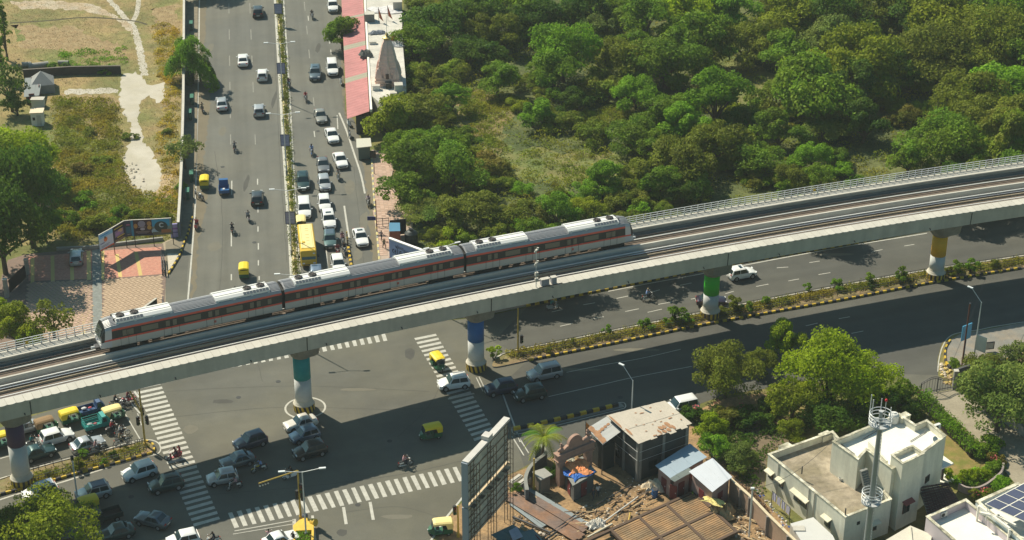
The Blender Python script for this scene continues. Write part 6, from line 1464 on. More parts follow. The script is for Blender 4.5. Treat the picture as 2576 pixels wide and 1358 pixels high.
# big double billboard seen from behind ---------------------------------------------
bb = thing('billboard', 'large rusty framed double deck billboard seen from behind at bottom centre', 'billboard')
BZ = 13.0; TL, TR = W(1172,1167,BZ), W(1276,1056,BZ); dv = TR-TL; L = dv.length; bz_ = atan2(dv.y, dv.x); bb.location = (TL.x, TL.y, 0); bb.rotation_euler = (0,0,bz_)
FW = M('billboard_frame_white', (.56,.53,.49), .8, nz=[(1,.85,1.05)]); BK_ = M('billboard_back', (.62,.59,.50), .9, nz=[(.5,.7,1.15),(2,.8,1.1)]); TRS = M('rusty_truss', (.17,.12,.085), .9); LN = M('walkway_plank', (.60,.46,.30), .9, nz=[(1.5,.8,1.1)])
zt_, zm, zb_ = BZ, BZ-5.3, 2.5
for z0, z1, nm in ((zm+.0, zt_, 'upper'), (zb_, zm-.5, 'lower')):
    for k in range(6): m = MB(); m.box((L*(k+.5)/6,.0,(z0+z1)/2),(L/6-.03,.08,z1-z0),BK_); m.build('back_panel', bb)
    for z_ in (z1+.15,): m = MB(); m.box((L/2,.05,z_),(L+.1,.75,.3),FW if nm == 'upper' else LN); m.build('frame_top', bb)
    m = MB(); m.box((-.1,.1,(z0+z1)/2),(.22,.7,z1-z0+.3),M('frame_end_blue', (.30,.34,.40), .7)); m.build('frame_end', bb)
    for q in range(5): z_ = z0+.5+q*(z1-z0-.8)/4; m = MB(); m.box((L/2,-.16,z_),(L,.06,.07),TRS); m.build('cross_bar', bb)
    for x in (.9, L*.5, L-.8):
        m = MB()
        for k in range(8):
            za_, zb2 = z0+(z1-z0)*k/8, z0+(z1-z0)*(k+1)/8; m.bar((x-.35,-.4,za_),(x+.35,-.4,zb2),.035,.035,TRS); m.bar((x+.35,-.9,za_),(x-.35,-.9,zb2),.035,.035,TRS); m.bar((x-.35,-.25,za_),(x-.35,-.95,zb2),.035,.035,TRS)
        m.build('truss_lacing', bb)
for x in (.9, L*.5, L-.8):
    for dx in (-.35,.35):
        for y in (-.25,-.95): m = MB(); m.box((x+dx,y,6.4),(.06,.06,12.8),TRS); m.build('truss_leg', bb)
m = MB(); m.box((L*.52,.1,zt_+.55),(1.0,.9,.45),FW); m.build('lamp_box', bb)
m = MB()
for k in range(14): m.box((.6+k*(L-1)/14, -.55, zm-.28),(.75,.6,.05),LN if k % 3 else TRS)
m.build('catwalk', bb)
# hoardings on the left corner: five printed faces on posts
def face_panel(t, a, b, z0, z1, base, art=(), nm='printed_face', th=.12):
    d = b-a; L = Vector((d.x,d.y,0)).length; rz = atan2(d.y, d.x); h = z1-z0
    m = MB(); m.box((L/2,0,h/2),(L,th,h),base); o = m.build(nm, t); o.location = (a.x,a.y,z0); o.rotation_euler = (0,0,rz)
    k = 0
    for kind, u, v, w, q, colr in art:
        mt = M('print_%02x%02x%02x' % tuple(int(c*255) for c in colr), colr, .6); m = MB(); y = -th/2-.006-.003*k; k += 1
        if kind == 'r': m.mesh([(u*L,y,v*h),((u+w)*L,y,v*h),((u+w)*L,y,(v+q)*h),(u*L,y,(v+q)*h)], [(0,1,2,3)], mt)
        else: m.mesh([(u*L+w*L*cos(2*pi*i/20),y,v*h+q*h*sin(2*pi*i/20)) for i in range(20)], [tuple(range(20))], mt)
        m.build('print', o)
    return o
hd = thing('roadside_hoarding', 'row of five colourful advertising panels bending along the parking court', 'hoarding')
PA = [W(252,632,1.9), W(286,613,1.9), W(316,595,1.9), W(338,593,1.9), W(385,591,1.9), W(434,588,1.9)]
face_panel(hd, PA[0], PA[1], 1.9, 4.4, M('h1',(.62,.70,.78),.5), [('r',0,.72,1,.28,(.25,.55,.80)),('r',.1,.84,.6,.06,(.05,.25,.60)),('c',.45,.55,.13,.14,(.80,.22,.06)),('c',.42,.68,.05,.08,(.03,.06,.04)),('r',0,0,1,.07,(.75,.12,.03)),('r',.1,.22,.6,.03,(.3,.3,.4)),('r',.1,.15,.5,.03,(.3,.3,.4)),('r',.05,.38,.3,.05,(.15,.15,.35))])
face_panel(hd, PA[1], PA[2], 1.9, 4.4, M('h2',(.035,.035,.055),.5), [('r',.12,.80,.7,.05,(.65,.55,.05)),('r',.15,.30,.7,.38,(.28,.20,.32)),('c',.6,.58,.2,.12,(.60,.42,.22)),('c',.4,.48,.2,.1,(.40,.22,.45)),('r',.3,.22,.6,.06,(.65,.52,.05)),('r',.1,.10,.7,.03,(.5,.35,.05)),('r',.1,.04,.8,.02,(.5,.3,.3))])
face_panel(hd, PA[2], PA[3], 1.9, 4.4, M('h3',(.03,.055,.09),.5), [('r',.72,0,.28,1,(.03,.22,.36)),('r',.2,.70,.4,.08,(.35,.12,.22)),('r',.15,.2,.5,.4,(.03,.13,.20)),('r',.2,.12,.4,.03,(.3,.3,.3))])
face_panel(hd, PA[3], PA[4], 1.9, 4.4, M('h4',(.045,.025,.03),.5), [('c',.45,.75,.20,.2,(.25,.25,.32)),('c',.12,.62,.11,.15,(.40,.22,.06)),('c',.85,.75,.12,.15,(.42,.24,.08)),('c',.85,.50,.12,.13,(.45,.28,.06)),('r',.25,.52,.4,.05,(.3,.28,.3)),('c',.48,.42,.13,.08,(.4,.4,.45)),('r',.1,.26,.75,.02,(.4,.35,.3)),('r',.1,.2,.7,.02,(.35,.3,.3)),('r',.2,.14,.5,.02,(.25,.25,.35)),('r',0,0,1,.1,(.01,.02,.05))])
face_panel(hd, PA[4], PA[5], 1.9, 4.4, M('h5',(.16,.24,.22),.5), [('r',0,.55,.9,.45,(.03,.30,.50)),('c',.15,.25,.2,.18,(.30,.45,.52)),('c',.45,.52,.34,.34,(.02,.045,.04)),('r',0,.0,1,.2,(.10,.12,.09)),('r',.45,.12,.5,.22,(.32,.14,.06)),('c',.48,.62,.13,.15,(.45,.55,.58)),('c',.50,.61,.08,.09,(.02,.045,.04)),('r',.54,.54,.1,.14,(.02,.045,.04))])
for i, p in enumerate(PA):
    m = MB(); m.bar((p.x,p.y+.12,0),(p.x,p.y+.12,4.4),.1,.1,M('post_rust_red',(.25,.07,.04),.8) if i < 2 else STEELD); m.build('hoarding_post', hd)
    if i < 5: m = MB(); m.bar(Vector((PA[i].x,PA[i].y,4.43)), Vector((PA[i+1].x,PA[i+1].y,4.43)), .16,.06,CONC_L); m.build('hoarding_cap', hd)
t = thing('painted_wall', 'lilac painted corner wall with purple bands behind the bins', 'wall')
a_, b_ = W(430,598), W(455,596); 
face_panel(t, Vector((a_.x,a_.y,0)), Vector((b_.x,b_.y,0)), 0, 2.2, M('lilac_wall',(.30,.27,.52),.8), [('r',0,.62,1,.12,(.22,.08,.35)),('r',.2,.35,.55,.1,(.12,.10,.28))], 'wall_panel', .25)
# text billboard by the pavement
tb = thing('billboard', 'sky blue billboard with dark lettering standing behind the train', 'billboard')
a_, b_ = W(979,600,6.2), W(1082,638,6.2)
o = face_panel(tb, a_, b_, 1.2, 6.2, M('tb',(.27,.36,.58),.5), [('c',.03,.30,.06,.14,(.45,.06,.06)),('c',.10,.22,.07,.12,(.03,.06,.07)),('c',.05,.06,.09,.12,(.03,.04,.15)),('r',.08,.42,.12,.02,(.45,.40,.25)),('c',.66,.55,.03,.12,(.12,.15,.45))])
d = (b_-a_); LB = Vector((d.x,d.y,0)).length
m = MB(); m.bar((0,0,5.08),(LB,0,5.08),.42,.14,M('frame_white',(.85,.83,.80),.6)); m.build('frame_top', o)
def text(s, parent, loc, size, colr, rx=pi/2, font=None):
    cu = bpy.data.curves.new('lettering', 'FONT'); cu.body = s; cu.size = size; cu.extrude = .004
    o_ = bpy.data.objects.new('tmp', cu); COL.objects.link(o_); bpy.context.view_layer.update()
    dg = bpy.context.evaluated_depsgraph_get(); me = bpy.data.meshes.new_from_object(o_.evaluated_get(dg)); bpy.data.objects.remove(o_)
    me.materials.clear(); me.materials.append(M('lettering_%d' % int(colr[0]*1000), colr, .6)); q = link('lettering', me, parent, loc); q.rotation_euler = (rx,0,0); return q
text('લોકલ', o, (.5,-.10,2.9), 1.35, (.02,.03,.06)); text('ખોદાણ', o, (1.1,-.10,4.0), .6, (.03,.04,.08)); text('ભારતમાં', o, (2.6,-.10,3.6), .75, (.02,.03,.06)); text('વિસ્તાર છે.', o, (2.4,-.10,2.5), .75, (.02,.03,.06)); text('ke', o, (4.9,-.10,3.1), 1.1, (.04,.06,.25)); text('and', o, (2.6,-.1,1.7), .5, (.03,.04,.2))
for u in (.1,.5,.9): m = MB(); p = a_.lerp(b_, u); m.bar((p.x,p.y+.2,0),(p.x,p.y+.2,6.1),.16,.16,STEELD); m.build('billboard_post', tb)
# dark triangular-looking board left of it
t = thing('billboard', 'black backed board with a pale top edge leaning behind the train near the parking court', 'billboard')
a_, b_ = W(325,800,4.6), W(393.5,750,4.6); face_panel(t, a_, b_, .4, 4.6, M('board_black',(.018,.02,.02),.8)); m = MB(); m.bar(a_, b_, .28,.10,CONC_L); m.build('frame_top', t)
for u in (.05,.5,.95): p = a_.lerp(b_, u); m = MB(); m.bar((p.x-.3,p.y+.3,0),(p.x,p.y+.1,4.5),.1,.1,M('brace_tan',(.40,.26,.13),.8)); m.build('brace', t)
for k in range(5): p = a_.lerp(b_, .15+k*.16); q = a_.lerp(b_, .25+k*.16); m = MB(); m.bar((p.x-.2,p.y+.5,1.5),(q.x-.2,q.y+.3,4.3),.06,.06,M('brace_tan',(.40,.26,.13),.8)); m.build('brace', t)

# temple and pink shed ---------------------------------------------------------------
ps = thing('pink_shed', 'long shed with a pink corrugated roof and grey skylight strips beside the road', 'shed')
PKR = M('roof_pink_sheet', (.42,.16,.155), .7, nz=[(.3,.82,1.12),(2,.9,1.06)], world=True); SKY_ = M('skylight_sheet', (.27,.25,.18), .6)
L0, L1, Rr0, Rr1 = W(858,-20,3.4), W(873,299,3.4), W(912,-30,4.0), W(929,280,4.0); NS = 56
skl = {16,17,32,33,48,49}
for k in range(0, NS):
    a_, b_, c_, d_ = L0.lerp(L1, k/NS), L0.lerp(L1, (k+1)/NS), Rr0.lerp(Rr1, (k+1)/NS), Rr0.lerp(Rr1, k/NS)
    mt = SKY_ if (k in (26,27) or k in (40,41) or k == 13) else PKR
    if k in (24,): pass
    m = MB(); e = Vector((0,0,.05)); mid1, mid2 = a_.lerp(b_,.5)+e, d_.lerp(c_,.5)+e
    m.face([a_, mid1, mid2, d_][::1] if (mid1-a_).cross(mid2-a_).z > 0 else [d_, mid2, mid1, a_], mt); m.face([mid1, b_, c_, mid2] if (b_-mid1).cross(c_-mid1).z > 0 else [mid2, c_, b_, mid1], mt); m.build('roof_sheet', ps)
for k in range(9): p = L0.lerp(L1, k/8); m = MB(); m.bar((p.x+.15,p.y,0),(p.x+.15,p.y,3.3),.12,.12,CONC_L); m.build('shed_post', ps)
m = MB(); m.bar(Rr0+Vector((.3,0,.1)), Rr1+Vector((.3,0,.1)), .35,.5,ROOFW); m.build('gutter_wall', ps)
m = MB(); m.prism([(Rr0.x-2.2,Rr0.y),(Rr1.x-2.2,Rr1.y),(Rr1.x,Rr1.y),(Rr0.x,Rr0.y)], 0, 3.2, DW); m.build('shop_wall', ps)
tm_ = thing('temple', 'small temple with a pinkish carved spire on a white cluttered roof', 'temple')
m = MB(); RPX = [(920,-30),(1008,-30),(1014,120),(1022,213),(1012,252),(960,262),(928,235)]; m.prism([W2(x, y, 4.2) for x, y in RPX], 0, 4.2, WALLW, M('roof_white_dirty', (.60,.565,.50), .85, nz=[(.6,.75,1.06),(3,.85,1.05)], world=True)); m.build('temple_hall', tm_)
sb_ = W(977,205,4.2); SPM = M('spire_pink_stone', (.80,.56,.46), .85, nz=[(1,.88,1.08),(6,.9,1.08)])
def spire(cx_, cy__, z0, r, h, tiers, nm='spire'):
    m = MB(); N = 24; T = tiers; vs = []
    for i in range(T+1):
        u = i/T; rad = r*((1-u)**.55*.80+.20*(1-u*.3)) if u < 1 else r*.1
        for k in range(N):
            an = 2*pi*k/N+pi/4; sq = 1/max(abs(cos(an)), abs(sin(an))); rib = (1+.07*(k % 3 == 0)-.05*(k % 3 == 1))*(1+.03*(i % 2)); q = rad*(sq*.55+.45)*rib
            vs.append((q*cos(an), q*sin(an), h*u))
    m.mesh(vs, [(i*N+k, i*N+(k+1) % N, (i+1)*N+(k+1) % N, (i+1)*N+k) for i in range(T) for k in range(N)]+[tuple(T*N+k for k in range(N))], SPM)
    return m.build(nm, tm_, loc=(cx_, cy__, z0))
m = MB()
for z_, e in ((0,2.15),(.35,2.0),(.7,2.1),(1.05,1.95)): m.box((0,0,z_+.17),(e*2,e*2,.33),SPM)
m.build('spire_base', tm_, loc=(sb_.x, sb_.y, 4.2))
spire(sb_.x, sb_.y, 5.5, 1.85, 6.3, 22)
for dx in (-1.45,0,1.45):
    for dy in (-1.45,0,1.45):
        if dx or dy: spire(sb_.x+dx, sb_.y+dy, 5.5, .62, 1.7 if dx and dy else 2.6, 8, 'miniature_spire')
m = MB(); m.lathe([(.55,0),(.75,.15),(.75,.35),(.4,.5),(.2,.65),(.3,.85),(.1,1.1),(.03,1.3)], M('finial_gold', (.50,.38,.14), .4, .5), 16); m.build('finial', tm_, loc=(sb_.x, sb_.y, 11.7))
m = MB(); m.box((0,-2.1,.55),(.5,.2,.8),M('niche_dark',(.12,.07,.055))); m.build('niche', tm_, loc=(sb_.x, sb_.y, 5.4))
m = MB(); m.tube((0,0,0),(0,0,3.4),.04,STEEL,6); m.build('flag_pole', tm_, loc=(sb_.x, sb_.y, 12.4))
for px, py, lb in ((953,57,'left'),(976,52,'right')):
    p = W(px, py, 4.2); t = thing('temple_flag', 'dark orange pennant on a pole, '+lb+' one of the two behind the temple spire', 'flag', (p.x, p.y, 4.2))
    m = MB(); m.tube((0,0,0),(0,0,2.9),.035,STEELD,6); m.build('flag_pole', t); m = MB(); m.mesh([(0,0,2.9),(.1,.0,.9),(.85,-.1,.25),(0,.03,2.9),(.1,.03,.9),(.85,-.07,.25)], [(0,1,2),(5,4,3),(0,3,4,1),(1,4,5,2),(2,5,3,0)], M('flag_saffron_dark',(.42,.10,.04),.8)); m.build('flag_cloth', t)
cloth_heap(988,98,4.3,1.7,1.2,.5,M('flag_bright',(.85,.16,.04),.7),'bright orange flag cloth hanging right of the spire top',.6,'flag_cloth')
cloth_heap(995,112,4.25,2.6,2.4,.5,M('tarp_grey',(.45,.45,.45),.8),'grey tarpaulin crumpled on the temple roof right of the spire',.2)
cloth_heap(948,84,4.25,2.8,1.1,.5,M('tarp_greyblue',(.34,.35,.38),.8),'blue grey cloth lying on the temple roof left of the spire top',.3)
cloth_heap(968,25,4.25,5.6,3.6,.15,M('tarp_pale',(.58,.56,.56),.8),'large pale sheet covering the far temple roof under the pennants',.1)
cloth_heap(920,139,4.3,2.2,1.9,.9,M('tarp_darkgrey',(.13,.14,.13),.8),'dark grey peaked tarpaulin over the edge of the pink roof',.3)
for i, (px, py, w_, d_, h_, cl_) in enumerate([(930,52,1.7,1.5,1.4,CONC_D),(1000,22,1.6,1.6,1.5,CONC_L),(978,221,1.0,.8,.9,BLACK),(1003,233,1.3,1.3,1.5,WHITEP),(1008,222,1.6,1.0,.5,CONC_L),(946,225,1.2,.8,.7,ROOFW),(938,110,1.2,.7,.4,ROOFW),(990,240,1.0,.9,.5,ROOFW)]):
    p = W(px, py, 4.2); t = thing('roof_hut' if h_ > 1.2 else 'roof_crate', ['grey curved roofed box behind the pink roof on the temple roof','cream box hut at the top right of the temple roof','black water box in front of the spire on the temple roof','tall white tank at the near right of the temple roof','pale plinth beside the tall white tank on the temple roof','white block at the near left of the temple roof','low white block halfway along the temple roof edge','low white block at the near end of the temple roof'][i], 'box', (p.x,p.y,4.2), .1)
    m = MB(); m.box((0,0,h_/2),(w_,d_,h_),cl_); m.build('shell', t); m = MB(); m.box((0,0,h_+.04),(w_+.1,d_+.1,.08),CONC_L if cl_ is not BLACK else STEELD); m.build('lid', t)
kk = thing('kiosk', 'pale roofed kiosk on the pavement below the pink shed', 'kiosk', (0,0,0))
P = [W2(896,349,2.3), W2(932,347,2.3), W2(935,368,2.3), W2(897,372,2.3)]; m = MB(); m.prism(P, 2.2, 2.32, M('kiosk_roof',(.50,.48,.40),.7)); m.build('kiosk_roof', kk); m = MB(); m.prism(inset(P, .25), .1, 2.2, M('kiosk_wall',(.12,.16,.14),.8)); m.build('kiosk_wall', kk)
bt = thing('booth', 'small blue topped booth with a brick side beside the pavement', 'booth')
m = MB(); m.prism([W2(979,560,2.6), W2(1006,560,2.6), W2(1007,581,2.6), W2(979,582,2.6)], 0, 2.6, M('booth_brick',(.28,.09,.06),.9), M('booth_roof_blue',(.06,.19,.30),.6)); m.build('booth_body', bt)
m = MB(); p = W(993,596,1.2); m.box((p.x,p.y+.2,1.1),(1.3,.1,1.9),BLACK); m.build('door', bt)
t = thing('notice_board', 'long black sided board above the blue booth', 'board'); a_, b_ = W(980,556,2.6), W(1021,552,2.6); face_panel(t, a_, b_, .3, 2.7, M('board_black',(.018,.02,.02))); 
p = W(1035,612); t = thing('water_tank', 'black plastic water tank under the trees right of the booth', 'tank', (p.x,p.y,0)); m = MB(); m.lathe([(.9,0),(.95,.1),(.95,.5),(.92,.55),(.95,.6),(.95,1.1),(.92,1.15),(.95,1.2),(.95,1.7),(.6,2.0),(.3,2.1),(.25,2.3),(.0,2.3)], M('tank_black',(.02,.03,.03),.5), 24); m.build('tank_shell', t); m = MB(); m.tube((0,0,2.3),(0,0,2.38),.3,BLACK,14); m.build('tank_lid', t)
t = thing('iron_barrier', 'dark tubular barrier standing across the pavement left of the booth', 'barrier'); a_, b_ = W(948,572), W(978,570)
for z_ in (.5,1.0,1.4): m = MB(); m.bar((a_.x,a_.y,z_),(b_.x,b_.y,z_),.06,.06,STEELD); m.build('barrier_bar', t)
for u in (0,.5,1): p = a_.lerp(b_, u); m = MB(); m.bar((p.x,p.y,0),(p.x,p.y,1.5),.08,.08,STEELD); m.build('barrier_leg', t)
t = thing('sign_post', 'tall rusty post with a small blue board at the right kerb', 'sign', W(948,585)); m = MB(); m.tube((0,0,0),(0,0,5.2),.07,M('post_rust_red',(.25,.07,.04)),8); m.build('post', t); m = MB(); m.box((-.7,0,2.3),(1.2,.08,.6),M('sign_navy',(.03,.04,.15),.5)); m.build('sign_board', t)
t = thing('sign_post', 'small black square sign on a thin post above the tiled pavement', 'sign', W(942,440)); m = MB(); m.tube((0,0,0),(0,0,3.6),.05,STEELD,8); m.build('post', t); m = MB(); m.box((-.1,0,3.5),(.9,.08,1.2),BLACK); m.build('sign_board', t)
# left lot: walls, hut, sheds, pipes
t = thing('boundary_wall', 'long pale topped wall between the vacant lot and the road', 'wall')
P = path_pts([(463,-30),(462,100),(461,250),(457,400),(452,500),(448,560)], 2.6, 6); m = MB(); strip(m, P, .30, 0, M('wall_teal_grey',(.10,.125,.12),.9,nz=[(.5,.8,1.2)],world=True), 2.6); m.build('wall_panel', t); m = MB(); strip(m, P, .40, 2.602, CONC_L, .09); m.build('coping', t)
for i, (px, py) in enumerate([(486,75),(488,262),(487,455),(483,300),(477,500)]):
    p = W(px-4, py); t = thing('litter_bin', ['first','second','third','fourth','last'][i]+' green litter cage from the top, in the strip of shade along the wall', 'bin', (p.x,p.y,.12), HA, 'green cages along the wall'); m = MB(); m.box((0,0,.7),(1.6,.5,1.3),M('cage_green',(.01,.09,.06),.6)); m.build('cage_body', t); m = MB(); m.box((0,0,1.38),(1.7,.6,.06),M('cage_green_top',(.02,.14,.09),.6)); m.build('cage_lid', t)
t = thing('boundary_wall', 'low dark brick wall crossing the vacant lot', 'wall'); P = path_pts([(60,196),(180,188),(305,186)], 0, 4); m = MB(); strip(m, P, .3, 0, M('wall_dark_brick',(.05,.045,.04),.95,nz=[(1,.8,1.3)],world=True), 1.5); m.build('wall_panel', t); m = MB(); strip(m, P, .36, 1.5, M('wall_dark_brick_top',(.14,.12,.10),.95), .06); m.build('coping', t)  # very dark faces with a lighter strip along the top
p = W(108,225); t = thing('tent', 'grey pyramid shaped tent below the dark wall', 'tent', (p.x,p.y,0), .25); TG = M('tent_grey',(.28,.28,.27),.85,nz=[(1,.9,1.08)])
s = 2.0; m = MB(); m.mesh([(-s,-s,1.5),(s,-s,1.5),(s,s,1.5),(-s,s,1.5),(0,0,3.4)], [(0,1,4),(1,2,4),(2,3,4),(3,0,4)], TG); m.build('tent_roof', t); m = MB(); m.mesh([(-s,-s,1.5),(s,-s,1.5),(s,s,1.5),(-s,s,1.5),(-s,-s,0),(s,-s,0),(s,s,0),(-s,s,0)], [(4,5,1,0),(5,6,2,1),(6,7,3,2),(7,4,0,3)], TG); m.build('tent_wall', t)
sheetroof('low grey roofed shelter between the pyramid tent and the tall tree', [(62,196),(106,194),(98,240),(60,244)], (1.8,1.8,1.6,1.6), M('grey_sheet_dull',(.20,.22,.22),.8), DW, 3, 'shelter', 'shelter')
p = W(97,312); t = thing('guard_hut', 'small white hut with a cream flat roof in the scrub', 'hut', (p.x,p.y,0), .1); m = MB(); m.box((0,0,1.15),(1.9,1.7,2.3),WHITEP); m.build('hut_wall', t); m = MB(); m.box((0,0,2.36),(2.2,2.0,.12),M('hut_roof',(.66,.55,.40),.8)); m.build('hut_roof', t); m = MB(); m.box((-.5,-.87,1.3),(.4,.05,.5),BLACK); m.build('window', t); m = MB(); m.box((.3,-.87,1.0),(.7,.05,1.8),CONC_L); m.build('door', t)
p = W(97,268); t = thing('generator_box', 'pale metal box behind the small white hut', 'box', (p.x,p.y,0)); m = MB(); m.box((0,0,.7),(2.0,1.2,1.4),WHITEP); m.build('shell', t); m = MB(); m.box((0,0,1.45),(2.2,1.4,.1),CONC_L); m.build('lid', t)
for i, (px, py, l, r_, rz) in enumerate([(98,172,3.4,.55,.35),(68,168,1.6,.45,.1),(160,163,1.8,.4,.0)]):
    p = W(px, py); t = thing('concrete_pipe', ['long pale pipe lying behind the dark wall','short pale pipe left of the long one','pale pipe end half hidden by a bush behind the wall'][i], 'pipe', (p.x,p.y,r_), rz, 'concrete pipes behind the wall'); m = MB(); N = 18
    vs = [(x, q*cos(2*pi*k/N), q*sin(2*pi*k/N)) for x in (-l/2, l/2) for q in (r_, r_*.8) for k in range(N)]
    m.mesh(vs, [(k, (k+1) % N, 2*N+(k+1) % N, 2*N+k) for k in range(N)]+[(N+k, 3*N+k, 3*N+(k+1) % N, N+(k+1) % N) for k in range(N)]+[(k, N+k, N+(k+1) % N, (k+1) % N) for k in range(N)]+[(2*N+k, 2*N+(k+1) % N, 3*N+(k+1) % N, 3*N+k) for k in range(N)], CONC); m.build('pipe_shell', t)
t = thing('gate', 'black panelled gate at the left side of the parking court', 'gate'); a_, b_ = W(22,735), W(30,705)
for k in range(6): p = W(26,738).lerp(W(66,700), k/6); q = W(26,738).lerp(W(66,700), (k+1)/6); m = MB(); m.bar((p.x,p.y,1.1),(q.x,q.y,1.1),.08,1.9,BLACK); m.build('gate_panel', t)
for i, (px, py, h_) in enumerate(((18,748,2.8),(70,690,2.3))): p = W(px, py); t = thing('gate_pillar', ['tall concrete pillar at the near end of the black gate','shorter pillar at the far end of the black gate'][i], 'pillar', (p.x,p.y,0)); m = MB(); m.box((0,0,h_/2),(.5,.5,h_),CONC); m.build('pillar_shaft', t); m = MB(); m.box((0,0,h_+.05),(.6,.6,.1),CONC_L); m.build('pillar_cap', t)
t = thing('iron_gate', 'dark sliding barrier frame between the court and the apron', 'gate')
for a0, b0 in (((407,655),(409,694)),((412,655),(415,694)),((409,806),(411,760))):
    a_, b_ = W(*a0), W(*b0)
    for z_ in (.2,.9): m = MB(); m.bar((a_.x,a_.y,z_),(b_.x,b_.y,z_),.12,.10,STEELD); m.build('gate_rail', t)
    for k in range(5): p = a_.lerp(b_, k/4); m = MB(); m.bar((p.x,p.y,0),(p.x,p.y,1.0),.08,.08,STEELD); m.build('gate_bar', t)
t = thing('low_wall', 'low pale edging wall behind the hoarding posts', 'wall'); m = MB(); strip(m, path_pts([(143,630),(230,626),(300,617),(410,604)], 0, 3), .3, 0, CONC, .5); m.build('wall_panel', t)
# ---------------------------------------------------------------- street furniture
LH = M('lamp_head', (.66,.68,.68), .4)
def lamp(top_px, top_py, label, double=True, h=10.3, armdir=None, sign=None, arm=1.9, group='street lamps'):
    p = W(top_px, top_py, h); t = thing('street_lamp', label, 'street lamp', (p.x, p.y, 0), armdir or 0.0, group)
    m = MB(); m.tube((0,0,0),(0,0,h),.11,STEEL,10,.06); m.build('pole', t)
    m = MB(); m.tube((0,0,0),(0,0,.9),.17,CONC_D,10); m.build('pole_base', t)
    for s in ((-1,1) if double else (1,)):
        m = MB(); m.bar((0,0,h-.05),(s*arm,0,h+(.25 if double else 1.4)),.06,.06,STEEL); m.build('arm', t)
        m = MB(); m.box((s*(arm+.3),0,h+(.27 if double else 1.46)),(.75,.26,.12),LH); m.build('lamp_head', t)
    if sign: m = MB(); m.box((-.75,0,3.2),(1.4,.08,2.2),sign); m.build('sign_board', t)
    return t
for i, (px, py) in enumerate([(703,110),(712,288),(724,479),(741,692)]): lamp(px, py, ['first double armed lamp from the top of the narrow median','second double armed lamp of the narrow median, beside the riders','third double armed lamp of the narrow median, above the people carrier','fourth double armed lamp of the narrow median, just above the train'][i], armdir=.1)
lamp(1112,622,'double armed lamp rising behind the train over the forest edge', armdir=.4)
lamp(760,1187,'twin armed lamp in front of the bottom zebra beside the yellow signal mast', h=9, armdir=.15)
lamp(1592,957,'single armed lamp with a white banner behind the rusty roofed shack', False, 9, 2.4, WHITEP, 1.5)
lamp(2469,760,'single armed lamp with a white banner on the right corner pavement', False, 9, 2.4, WHITEP, 1.5)
SB = M('hoarding_slate', (.30,.30,.43), .6)
for i, (px, py) in enumerate([(700,22),(707,172),(717,353),(730,548)]):
    b = W(px, py, 3.2); t = thing('median_hoarding', 'small slate blue hoarding on the narrow median, '+['at the very top','level with two white cars','level with the lone motorcycle','just above the yellow bus'][i], 'hoarding', (b.x, b.y, 0), 0, 'slate hoardings on the narrow median')
    m = MB(); m.box((0,0,3.2),(1.45,.12,2.0),STEELD); m.build('sign_frame', t); m = MB(); m.box((0,-.075,3.2),(1.3,.03,1.8),SB); m.build('sign_board', t)
    for z_, w_ in ((3.45,.5),(3.15,.95),(2.75,1.1),(2.6,1.1)): m = MB(); m.box((0,-.10,z_),(w_,.015,.07),M('hoarding_print',(.42,.42,.55),.6)); m.build('print', t)
    m = MB(); m.tube((0,.05,0),(0,.05,2.2),.06,STEELD,8); m.build('post', t)
SIGB = M('signal_black', (.02,.02,.02), .5)
def sig_head(t, x, y, z, rz=0.0):
    m = MB(); m.box((0,0,0),(.36,.28,1.15),SIGB); o = m.build('signal_head', t); o.location = (x,y,z); o.rotation_euler = (0,0,rz)
    for i, c in enumerate(((.10,.01,.01),(.12,.07,.01),(.01,.07,.02))): m = MB(); m.tube((0,-.14,.36-.36*i),(0,-.24,.36-.36*i),.13,M('lens_%d' % i, c, .3),10); m.build('signal_lens', o)
def signal(bx, by, h, label, arm=None, heads=(), countdown=False):
    p = W(bx, by); t = thing('traffic_signal', label, 'traffic light', (p.x, p.y, .1), 0, 'yellow traffic signal masts')
    m = MB(); m.tube((0,0,0),(0,0,h),.13,YELP,12,.09); m.build('mast', t)
    m = MB(); m.tube((0,0,0),(0,0,.5),.2,YELP,10); m.build('mast_base', t)
    if arm:
        a = Vector((0,0,h)); b = Vector(arm); m = MB(); m.tube(a, b, .08, YELP, 8); m.build('mast_arm', t)
    for x, y, z, rz in heads: sig_head(t, x, y, z, rz)
    return t
# west mast: tall pole leaning slightly over the zebra
b = W(365,1122); top = W(347,984,0)
t = signal(366,1124,8.2,'yellow signal mast at the tip of the west median, with two heads', None, [(-.55,0,3.6,1.2),(.55,0,3.7,-1.2),(0,.2,4.8,1.5)])
m = MB(); m.tube((0,0,4.6),(-1.4,.0,8.6),.10,YELP,8); m.build('mast_arm', t)
# bottom mast with horizontal arm to the left
b = W(757,1308); e = W(651,1218,6.6); t = signal(757,1308,6.6,'yellow signal mast with a long arm over the bottom zebra', (e.x-b.x, e.y-b.y, 6.6), [(.25,-.1,4.3,0),(-.25,.1,3.3,1.2),(.35,.1,3.1,1.0)])
for k in range(4): m = MB(); q = Vector((e.x-b.x, e.y-b.y, 6.35))*1; u = .97-.07*k; m.box((q.x*u, q.y*u, 6.3),(.3,.25,.35),SIGB); m.build('countdown_box', t)
for k in range(4): m = MB(); u = .97-.07*k; m.box((q.x*u, q.y*u-.14, 6.3),(.2,.02,.22),WHITEP); m.build('countdown_face', t)
t = signal(1303,895,7.0,'yellow signal mast at the east median behind the blue pier', None, [(.45,0,2.4,1.3)])
t = signal(1153,1352,4.2,'short yellow signal post with a black box at the bottom right kerb', None, [(-.35,0,3.6,.4)])
t = signal(1343,1235,4.4,'slim yellow post below the palm at the compound corner', None, [])
